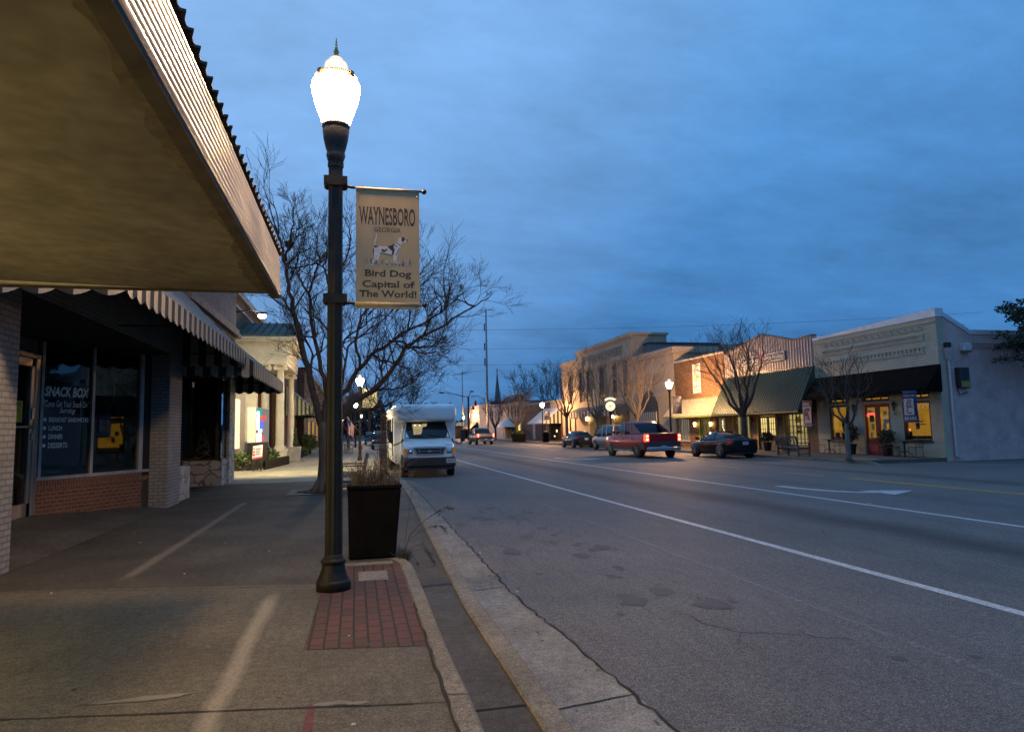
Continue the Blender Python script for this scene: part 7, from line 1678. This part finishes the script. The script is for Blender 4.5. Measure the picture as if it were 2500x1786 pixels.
t = thing('flag_pole', 'thin bare pale pole standing short of the signal mast', 'pole', (19.35,125,0)); g = MB(); g.lathe([(.13,-.05),(.11,6),(.07,12.6)], (19.35,125,0), 8); g.build('shaft', P('galvanised'), t); g = MB(); g.ball((19.35,125,12.7), .12, 8); g.build('finial', brass, t)
for i, (z, dz, lab) in enumerate(((20.9,.9,'topmost of the thin power lines crossing the sky'),(17.3,.7,'middle one of the thin power lines crossing the sky'),(14.3,.5,'lowest of the thin power lines crossing the sky'))):
    g = MB(); P_ = []
    for k in range(25): u = k/24; P_.append((23.9+100*(u-.12), 125.5-28*(u-.12)*1.0, z - 2.6*4*u*(1-u)*.35 + (u-.12)*0.6))
    g.tube(P_, .022, 4); tag(g.build('power_line', iron), lab, 'power line', 'power lines over the rooftops')
t = thing('signal_mast', 'dark traffic signal mast with a long luminaire arm at the crossing', 'traffic signal', (19.95,122,0))
g = MB(); g.lathe([(.24,-.05),(.2,3),(.15,7.8)], (19.95,122,0), 10); g.build('mast', iron, t); g = MB(); g.tube([(19.95,122,7.6),(18.6,122,7.95),(17.0,122,8.35),(15.7,122,8.55),(15.2,122,8.5)], [.09,.08,.06,.05,.05], 6); g.tube([(19.95,122,7.5),(20.2,122,8.2),(20.5,122,8.75)], [.08,.06,.05], 6); g.build('luminaire_arm', iron, t)
for (a,b) in (((15.5,8.5),(14.7,8.52)),((20.3,8.72),(20.9,8.7))): g = MB(); g.beam((a[0],122,a[1]),(b[0],122,b[1]),.4,.22); g.build('luminaire', iron, t)
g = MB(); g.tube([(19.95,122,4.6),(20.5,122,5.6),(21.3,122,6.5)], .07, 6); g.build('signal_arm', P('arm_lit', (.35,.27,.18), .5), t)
for x, z, em_ in ((20.85,5.85,1),(21.25,6.55,0)):
    g = MB(); g.box(x-.17,x+.17,121.8,122.1,z-.45,z+.45); h_ = g.build('signal_head', trim_m, t); g = MB(); g.ball((x,121.78,z+.28),.12,8); g.build('red_lamp', E('signal_red', (1.,.05,.03), 3.) if em_ else P('signal_dark', (.08,.02,.02)), h_)
t = thing('signal_arm_pole', 'dark signal arm reaching over the near lane behind the bus roof', 'traffic signal', (-1.5,122,0)); g = MB(); g.lathe([(.2,-.05),(.16,6.2)], (-2.2,122,0), 8); g.build('mast', iron, t); g = MB(); g.tube([(-2.2,122,5.4),(3.0,122,5.9),(6.3,122,6.25)], [.14,.11,.08], 6); g.build('signal_arm', iron, t); g = MB(); g.box(5.8,6.35,121.8,122.2,5.95,6.95); h_ = g.build('signal_head', trim_m, t); g = MB(); g.ball((6.1,122.25,6.7),.12,8); g.build('lamp_lens', P('signal_dark'), h_)
t = thing('cobra_street_light', 'unlit arm street light reaching from the transmission pole', 'street light', (23.9,125,0)); g = MB(); g.tube([(23.95,125.3,6.7),(23.3,125,7.5),(22.2,125,8.0),(21.4,125,8.05)], .06, 6); g.build('arm', P('galvanised'), t); g = MB(); g.beam((21.6,125,8.03),(20.9,125,7.95),.3,.18); g.build('luminaire', P('galvanised'), t)
t2 = thing('dark_planter_box', 'dark planter box at the far kerb before the low red brick shop', 'planter', (20.8,87,.15)); g = MB(); g.hexa([(19.9,85.8,.15),(21.4,85.8,.15),(21.4,86.8,.15),(19.9,86.8,.15),(19.8,85.7,1.15),(21.5,85.7,1.15),(21.5,86.9,1.15),(19.8,86.9,1.15)]); g.build('box', pm, t2); g = MB(); rg = random.Random(6); leaf_clump(g,(20.6,86.3,1.25),.7,.45,.3,300,.2,rg); g.build('foliage', leafm, t2)
t2 = thing('litter_bin', 'dark litter bin at the foot of the lamp post beyond the bank', 'bin', (21.9,77.8,.15)); g = MB(); g.lathe([(.3,0),(.34,.1),(.36,1.05),(.38,1.08),(.3,1.12)], (0,0,0), 14); g.build('body', pm, t2, True); g = MB(); g.lathe([(.36,1.08),(.26,1.3),(.1,1.36),(.02,1.37)], (0,0,0), 14); g.build('lid', iron, t2, True)
